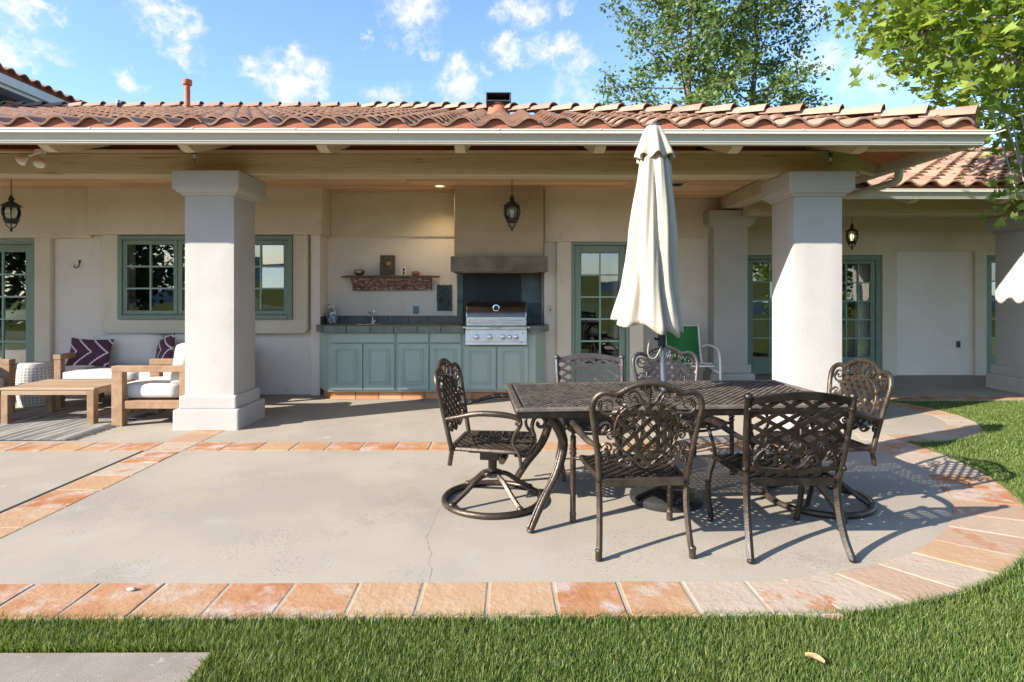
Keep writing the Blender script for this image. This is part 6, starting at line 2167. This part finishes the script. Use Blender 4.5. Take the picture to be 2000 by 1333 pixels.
# ceramic garden stool
gs = thing('garden_stool', 'white pierced ceramic drum stool beside the sofa', 'stool', (wx(70.5, 7.42), 7.42, 0))
prof_g = [(.0, .0), (.165, .0), (.178, .012), (.195, .12), (.203, .27), (.195, .42), (.180, .52), (.168, .535), (.15, .54), (.0, .543)]
MB().lathe(prof_g, 40, cap=False).build('body', ceramic, gs, smooth=True, auto=35)
m = MB()
def rad_at(z):
    for i in range(len(prof_g)-1):
        if prof_g[i][1] <= z <= prof_g[i+1][1] and prof_g[i+1][1] > prof_g[i][1]:
            u = (z-prof_g[i][1])/(prof_g[i+1][1]-prof_g[i][1]); return prof_g[i][0]+(prof_g[i+1][0]-prof_g[i][0])*u
    return .2
for j in range(13):
    z0_ = .045+j*.036
    for k in range(30):
        a_ = 2*PI*(k+.0)/30
        sl_ = .5 if (j+k) % 2 else -.5
        L, w_ = .014, .0052
        pts = []
        for (u, v) in ((-1, 0), (-.3, 1), (.4, .8), (1, 0), (.3, -1), (-.4, -.8)):
            du = u*L*math.cos(.8*math.copysign(1, sl_))-v*w_*math.sin(.8*math.copysign(1, sl_)); dv = u*L*math.sin(.8*math.copysign(1, sl_))+v*w_*math.cos(.8*math.copysign(1, sl_))
            rr = rad_at(z0_+dv)+.0012
            pts.append((rr*math.cos(a_+du/rr), rr*math.sin(a_+du/rr), z0_+dv))
        m.add(pts, [(0,1,2,3,4,5)])
stuff(m.build('cutout_shade', hole_shade, gs))  # dark patches laid on the solid drum in place of shaded holes
# striped rug
rg = thing('rug', 'grey and cream striped woven rug with dark fringe', 'rug', (-5.8, 6.5, 0))
rx1 = -4.19
m = MB()
nxr, nyr = 40, 10
for j in range(nyr+1):
    for i in range(nxr+1):
        x = -8.2+(rx1+8.2)*i/nxr; y = 5.60+1.52*j/nyr
        m.v.append((x+.012*mnoise.noise(Vector((y*2, 5, 0)))*(i == nxr), y, .008+.0025*mnoise.noise(Vector((x*3, y*3, 0)))))
for j in range(nyr):
    for i in range(nxr):
        a_ = j*(nxr+1)+i
        m.f.append((a_, a_+1, a_+nxr+2, a_+nxr+1))
HB(m, 'weave', rug_mat, rg, smooth=True)
m = MB()
for k in range(120):
    y = 5.61+1.5*k/120
    L = random.uniform(.04, .085)
    dy = random.uniform(-.02, .02)
    m.tube([(rx1-.02, y, .012), (rx1+L*.5, y+dy*.5, .010), (rx1+L, y+dy, .005)], .004, 4)
stuff(HB(m, 'fringe', rug_dark, rg))
m = MB(); m.box(rx1-.035, rx1-.004, 5.602, 7.118, .0102, .0145); HB(m, 'border', rug_dark, rg)

# odds and ends on the ground
pb = MB(); pb.ball((0, 0, .006), (.026, .013, .008), 8, 5); pb = pb.build('pebble', pebble, smooth=True); x, y = G(257, 1156); pb.location = (x, y, .006); tag(pb, 'small pale chip of stone lying on a border tile', 'pebble')
m = MB()
n = 6
for i in range(n+1):
    t = i/n
    w_ = .026*math.sin(PI*min(1, t*.95+.08))**.8
    m.v += [(-w_, -.045+.09*t, .016+.004*math.sin(t*3)), (0, -.045+.09*t, .006+.004*math.sin(t*3)), (w_, -.045+.09*t, .020+.006*math.sin(t*3))]
for i in range(n):
    for k in range(2): m.f.append((i*3+k, i*3+k+1, i*3+k+4, i*3+k+3))
lf = m.build('fallen_leaf', dry_leaf, smooth=True); x, y = G(1590, 1294); lf.location = (x, y, .0); lf.rotation_euler = (.1, .2, .9); lf.scale = (.85, .75, 1); tag(lf, 'single dry brown leaf lying on the front lawn', 'leaf')
# ================================================================== GRASS
SLABP = [(SLAB[0][0]-.0, SLAB[0][1]), (SLAB[1][0]+.005, SLAB[1][1]), (SLAB[2][0]+.005, SLAB[2][1]+.005), (SLAB[3][0], SLAB[3][1]+.005)]
def in_poly_np(P, x, y):
    c = np.zeros(len(x), bool)
    j = len(P)-1
    for i in range(len(P)):
        xi, yi = P[i]; xj, yj = P[j]
        if yi != yj:
            k = ((yi > y) != (yj > y)) & (x < (xj-xi)*(y-yi)/(yj-yi)+xi)
            c ^= k
        j = i
    return c
def blades(x0, x1, y0, y1, dens, hmin, hmax, wid):
    n = int((x1-x0)*(y1-y0)*dens)
    x = rng.uniform(x0, x1, n); y = rng.uniform(y0, y1, n)
    ok = ~in_poly_np(PATIO, x, y) & ~in_poly_np(SLABP, x, y)
    x, y = x[ok], y[ok]
    n = len(x)
    # mown turf: patchy height and direction
    ph = np.sin(x*3.1+1.7*np.sin(y*2.3))*.5+np.sin(y*4.7+x*1.3)*.5
    h = rng.uniform(hmin, hmax, n)*(1+.16*ph)
    a = rng.uniform(0, 2*PI, n)
    lean = rng.uniform(.1, .75, n)*h
    la = a+rng.uniform(-.8, .8, n)+PI/2
    w = rng.uniform(.6, 1.2, n)*wid
    dx, dy = np.cos(a)*w/2, np.sin(a)*w/2
    lx_, ly_ = np.cos(la)*lean, np.sin(la)*lean
    zb = -.032
    V = np.empty((n, 5, 3))
    V[:, 0] = np.stack([x-dx, y-dy, np.full(n, zb)], 1)
    V[:, 1] = np.stack([x+dx, y+dy, np.full(n, zb)], 1)
    V[:, 2] = np.stack([x+dx*.8+lx_*.35, y+dy*.8+ly_*.35, zb+h*.6], 1)
    V[:, 3] = np.stack([x-dx*.8+lx_*.35, y-dy*.8+ly_*.35, zb+h*.6], 1)
    V[:, 4] = np.stack([x+lx_, y+ly_, zb+h], 1)
    return V
Vs = [blades(-3.4, 3.6, 1.85, 2.62, 34000, .020, .042, .0028),
      blades(1.4, 4.4, 2.55, 5.0, 18000, .020, .042, .0036),
      blades(2.6, 7.5, 4.3, 7.69, 8500, .022, .044, .0050),
      blades(4.4, 9.5, 3.6, 7.69, 3200, .024, .046, .0075)]
# longer unmown fringe along the paving
def fringe(pts, per_m):
    out_ = []
    for (a_, b_) in zip(pts, pts[1:]):
        L = math.dist(a_, b_)
        k = int(L*per_m)
        if k == 0: continue
        t = rng.uniform(0, 1, k)
        nx_, ny_ = (b_[1]-a_[1])/L, -(b_[0]-a_[0])/L
        o_ = np.abs(rng.normal(0, .014, k))+.002
        out_.append(np.stack([a_[0]+(b_[0]-a_[0])*t+nx_*o_, a_[1]+(b_[1]-a_[1])*t+ny_*o_, np.full(k, -nx_), np.full(k, -ny_)], 1))
    q = np.concatenate(out_)
    n = len(q)
    h = rng.uniform(.032, .062, n); a = rng.uniform(0, 2*PI, n); w = rng.uniform(.7, 1.2, n)*.0034
    ln = rng.uniform(-.1, .7, n)*h
    lx_, ly_ = q[:, 2]*ln+rng.normal(0, .25, n)*h, q[:, 3]*ln+rng.normal(0, .25, n)*h
    dx, dy = np.cos(a)*w/2, np.sin(a)*w/2
    x, y, zb = q[:, 0], q[:, 1], -.032
    V = np.empty((n, 5, 3))
    V[:, 0] = np.stack([x-dx, y-dy, np.full(n, zb)], 1); V[:, 1] = np.stack([x+dx, y+dy, np.full(n, zb)], 1)
    V[:, 2] = np.stack([x+dx*.8+lx_*.4, y+dy*.8+ly_*.4, zb+h*.65], 1); V[:, 3] = np.stack([x-dx*.8+lx_*.4, y-dy*.8+ly_*.4, zb+h*.65], 1)
    V[:, 4] = np.stack([x+lx_, y+ly_, zb+h], 1)
    return V
edge_pts = [(-3.6, 2.535)]+[p for p in PATIO[1:-4] if p[0] < 8]
Vs.append(fringe(edge_pts, 900))
Vs.append(fringe([(-3.6, 2.33), (-1.16, 2.32), (-1.145, 1.6)][::-1], 500))
V = np.concatenate(Vs)
n = len(V)
def tri_mesh(name, verts, quads=None, loops=None, starts=None, totals=None):
    me = bpy.data.meshes.new(name)
    me.vertices.add(len(verts)); me.vertices.foreach_set('co', verts.astype(np.float32).ravel())
    me.loops.add(len(loops)); me.loops.foreach_set('vertex_index', loops.astype(np.int32))
    me.polygons.add(len(starts)); me.polygons.foreach_set('loop_start', starts.astype(np.int32))
    me.update(calc_edges=True); me.validate()
    return me
b = np.arange(n)[:, None]*5
loops = np.concatenate([b+np.array([[0,1,2,3]]), b+np.array([[3,2,4]])], 1)
starts = (np.arange(n)[:, None]*7+np.array([[0, 4]])).ravel()
me = tri_mesh('grass', V.reshape(-1, 3), loops=loops.ravel(), starts=starts)
me.materials.append(blade_mat)
grass = linkmesh('grass', me); stuff(grass)

# ================================================================== TREES
def leaf_cards(centers, sizes, shape, normals_up=.35, droop=0.0):
    """one bent leaf per centre; shape is a list of (x,y) around a spine, folded along y"""
    n = len(centers)
    k = len(shape)
    S_ = np.array(shape)
    q = rng.normal(size=(n, 3)); q[:, 2] = np.abs(q[:, 2])*1.0+normals_up
    q /= np.linalg.norm(q, axis=1)[:, None]
    t = rng.normal(size=(n, 3)); t[:, 2] -= droop
    t -= (t*q).sum(1)[:, None]*q; t /= np.linalg.norm(t, axis=1)[:, None]
    s = np.cross(q, t)
    fold_ = rng.uniform(.05, .35, n)
    Vv = centers[:, None, :]+sizes[:, None, None]*(S_[None, :, 0, None]*s[:, None, :]+S_[None, :, 1, None]*t[:, None, :]+np.abs(S_[None, :, 0, None])*fold_[:, None, None]*q[:, None, :])
    return Vv
def leaf_object(name, Vv, faces, m, parent):
    n, k = Vv.shape[:2]
    fl = np.concatenate([np.array(f) for f in faces])
    loops = (np.arange(n)[:, None]*k+fl[None, :]).ravel()
    lens = np.array([len(f) for f in faces]); st = np.concatenate([[0], np.cumsum(lens)[:-1]])
    starts = (np.arange(n)[:, None]*lens.sum()+st[None, :]).ravel()
    me = tri_mesh(name, Vv.reshape(-1, 3), loops=loops, starts=starts)
    me.materials.append(m)
    o = linkmesh(name, me)
    if parent is not None: worldparent(o, parent)
    return o
OVAL = [(0, 0), (.30, .35), (.26, .7), (0, 1.0), (-.26, .7), (-.30, .35)]
OVF = [(0, 1, 2, 3), (0, 3, 4, 5)]
def bezier(a, b, c, n=8):
    return [a*(1-t)**2+b*2*t*(1-t)+c*t*t for t in [i/n for i in range(n+1)]]
def ascending_tree(name, label, base, height, spread, nbr, leaves, lsize, m_leaf, seed, group=None, zmin=.2, cat='tree', crown_shape=None, twig_r=.9, trunk_r=.16):
    r = random.Random(seed)
    t = thing(name, label, cat, base, 0, group)
    B0 = Vector(base)
    mb = MB()
    trunk = catmull([B0+Vector((0, 0, -.2)), B0+Vector((r.uniform(-.15, .15), 0, height*.3)), B0+Vector((r.uniform(-.3, .3), r.uniform(-.2, .2), height*.65)), B0+Vector((r.uniform(-.3, .3), 0, height))], 6)
    N = len(trunk)
    mb.tube(trunk, [trunk_r*(1-.93*i/(N-1)) for i in range(N)], 7)
    HB(mb, 'trunk', bark, t, smooth=True)
    mb = MB()
    cl = []
    for k in range(nbr):
        h = zmin+(1-zmin)*(k+r.random())/nbr
        i = min(N-2, int(h*(N-1)))
        p = trunk[i].lerp(trunk[i+1], h*(N-1)-i)
        az = k*2.399+r.uniform(-.5, .5)
        L = spread*crown_shape(h)*r.uniform(.6, 1.12)
        d = Vector((math.cos(az), math.sin(az), 0))
        tip = p+d*L+Vector((0, 0, L*r.uniform(.15, .75)))
        midp = p+d*L*.55+Vector((0, 0, L*.12))
        pts = bezier(p, midp, tip, 7)
        mb.tube(pts, [.05*(1-h*.7)*(1-.85*i_/7)+.006 for i_ in range(8)], 5)
        for q in range(2, 8):
            for _ in range(2):
                c = pts[q]+Vector((r.gauss(0, .22), r.gauss(0, .22), r.gauss(0, .18)))*twig_r*(.5+.5*L/spread)
                cl.append((c, .35+.65*(q/7)))
                mb.tube([pts[q], pts[q].lerp(c, .5)+Vector((0, 0, .05)), c], [.012, .008, .004], 4, cap=False)
    HB(mb, 'branches', bark, t, smooth=True)
    w = np.array([c[1] for c in cl]); w /= w.sum()
    idx = rng.choice(len(cl), leaves, p=w)
    C = np.array([tuple(c[0]) for c in cl])[idx]
    C = C+rng.normal(size=C.shape)*np.array([.24, .24, .19])*twig_r
    sz = rng.uniform(.6, 1.25, leaves)*lsize
    o = leaf_object('crown', leaf_cards(C, sz, OVAL, .3, .4), OVF, m_leaf, t)
    stuff(o)
    return t
cs1 = lambda h: max(.12, 1.0*math.sin(PI*min(1, (h*.80+.16)))**.7)
ascending_tree('poplar_tree', 'tall airy green poplar behind the roof, the fuller left one of the pair', (wx(1345, 22), 22, 0), 18.5, 3.2, 72, 25000, .165, leaf_poplar, 3, 'poplars behind the roof', zmin=.30, crown_shape=cs1, twig_r=.95, trunk_r=.22)
ascending_tree('poplar_tree', 'tall airy green poplar behind the roof, the slimmer right one of the pair', (wx(1462, 23.5), 23.5, 0), 19.0, 2.6, 60, 16500, .165, leaf_poplar, 8, 'poplars behind the roof', zmin=.30, crown_shape=cs1, twig_r=.95, trunk_r=.20)
cs2 = lambda h: max(.3, math.sin(PI*min(1, h*.75+.2)))
ascending_tree('small_tree', 'small dark treetop just showing above the ridge right of the poplars', (wx(1555, 20), 20, 0), 8.15, 1.1, 16, 2600, .17, leaf_poplar, 12, None, zmin=.55, crown_shape=cs2, twig_r=.8, trunk_r=.1)
# trees behind the camera that the panes mirror
ascending_tree('oak_tree', 'dark spreading oak mirrored in the left window', (-16.5, -9.0, 0), 7.0, 3.6, 40, 9000, .30, leaf_dark, 21, None, zmin=.16, crown_shape=cs2, twig_r=1.5, trunk_r=.3)
ascending_tree('oak_tree', 'dark spreading oak mirrored in the right wing doors', (13.5, -6.0, 0), 7.5, 3.6, 40, 9000, .30, leaf_syc, 22, None, zmin=.14, crown_shape=cs2, twig_r=1.5, trunk_r=.3)

ascending_tree('oak_tree', 'dark spreading oak mirrored in the far left glazed door', (-23.5, -9.5, 0), 7.5, 4.2, 44, 9000, .32, leaf_dark, 27, None, zmin=.12, crown_shape=cs2, twig_r=1.6, trunk_r=.3)
# sycamore at the right: its boughs hang into the view from a trunk beyond the frame
syc = thing('sycamore_tree', 'bright green sycamore with large lobed leaves reaching in at upper right', 'tree', (9.6, 6.4, 0))
TR = catmull([(9.6, 6.4, -.2), (9.5, 6.4, 1.6), (9.35, 6.45, 3.2), (9.2, 6.6, 5.2), (9.4, 6.8, 7.5)], 5)
mb = MB(); N = len(TR); mb.tube(TR, [.24*(1-.75*i/(N-1)) for i in range(N)], 9); HB(mb, 'trunk', bark_pale, syc, smooth=True)
r = random.Random(5)
clusters = []
def left_edge(py):
    pts = [(-260, 1560), (0, 1625), (60, 1640), (100, 1735), (150, 1795), (180, 1790), (225, 1830), (250, 1935), (300, 2020)]
    for i in range(len(pts)-1):
        if pts[i][0] <= py <= pts[i+1][0]:
            u = (py-pts[i][0])/(pts[i+1][0]-pts[i][0]); return pts[i][1]+(pts[i+1][1]-pts[i][1])*u
    return 2000
tries = 0
while len(clusters) < 430 and tries < 9000:
    tries += 1
    Y = r.uniform(5.6, 9.2)
    py = r.uniform(-260, 285)
    px = r.uniform(1560, 2420)
    if px < left_edge(py)+8+r.uniform(0, 30): continue
    X_ = wx(px, Y); Z_ = wz(py, Y, px)
    if X_ > 9.6 or Z_ > 7.6: continue
    if Z_ < roofz(X_, Y)+.35 and X_ < XE+.3: continue
    # gaps: skip where a slow noise says so
    if mnoise.noise(Vector((X_*.9, Y*.9, Z_*1.1))) < -.22 and px < 2050: continue
    clusters.append(Vector((X_, Y, Z_)))
low = []
for (px, py, Y) in ((1995, 322, 6.2), (2002, 362, 6.1), (1990, 392, 6.1), (2025, 340, 6.3), (2045, 385, 6.2), (2050, 310, 6.3)):
    low.append(Vector((wx(px, Y), Y, wz(py, Y, px))))
mb = MB()
allc = clusters+low
# limbs: group clusters under a dozen boughs
boughs = []
for k in range(13):
    h = .60+.38*k/13
    i = min(N-2, int(h*(N-1)))
    p = TR[i]
    az = PI+r.uniform(-.75, .75)
    L = r.uniform(2.4, 4.4)
    tip = p+Vector((math.cos(az)*L, math.sin(az)*L*.6, r.uniform(-.1, 1.3)))
    if tip.x < 6.6: tip.z = max(tip.z, 4.4)
    pts = bezier(p, p.lerp(tip, .5)+Vector((0, 0, .5)), tip, 10)
    boughs.append(pts)
    mb.tube(pts, [.07*(1-.8*q/10)+.012 for q in range(11)], 6)
bp = [q for b_ in boughs for q in b_[2:]]
for c in allc:
    p = min(bp, key=lambda q: (q-c).length+max(0, (q.x < c.x)*2))
    mid_p = p.lerp(c, .5)+Vector((r.gauss(0, .08), r.gauss(0, .08), .1))
    mb.tube(bezier(p, mid_p, c, 6), [.016*(1-.8*q/6)+.003 for q in range(7)], 4, cap=False)
HB(mb, 'branches', bark_pale, syc, smooth=True)
# palmate leaf, five pointed lobes
def lobed():
    pts = [(0, 0)]
    tips = [(-.62, .10), (-.78, .55), (0, 1.05), (.78, .55), (.62, .10)]
    val = [(-.34, .34), (-.26, .62), (.26, .62), (.34, .34)]
    out_ = [(0, -.02)]
    seq = [tips[4], val[3], tips[3], val[2], tips[2], val[1], tips[1], val[0], tips[0]]
    for a_, b_ in zip(seq, seq[1:]):
        out_.append(a_); mx_, my_ = (a_[0]+b_[0])/2, (a_[1]+b_[1])/2
        out_.append((mx_*1.06, my_*1.02+.03))
    out_.append(seq[-1])
    return out_
LOB = [(0, .42)]+lobed()
LK = len(LOB)-1
LOF = [(0, 1+i, 1+(i+1) % LK) for i in range(LK)]
C = []
for c in allc:
    dense = 1.0
    nlf = 15 if c in low else int(30+r.random()*18)
    for _ in range(nlf):
        C.append((c.x+r.gauss(0, .17), c.y+r.gauss(0, .17), c.z+r.gauss(0, .14)-.03))
C = np.array(C)
sz = rng.uniform(.5, 1.2, len(C))*.105
Vv = leaf_cards(C, sz, LOB, .5, .9)
# the 300 leaves that show largest are single leaves, the rest one crown
inv_ = (np.abs(C[:, 0])/C[:, 1] < .90) & ((C[:, 2]-CH)/C[:, 1] < .5)
app = np.where(inv_, sz/np.linalg.norm(C-np.array([0, 0, CH]), axis=1), 0)
order = np.argsort(-app)
big = order[:300]; rest = order[300:]
stuff(leaf_object('crown', Vv[rest], LOF, leaf_syc, syc))
protos = {}
for q in big:
    me = bpy.data.meshes.new('leaf')
    c0 = C[q]
    me.from_pydata([tuple(v-c0) for v in Vv[q]], [], LOF)
    me.materials.append(leaf_syc)
    o = linkmesh('leaf', me)
    worldparent(o, syc)
    o.location = tuple(c0)
for o in S.objects:
    if o.name.startswith('branches') or o.name.startswith('trunk'): pass
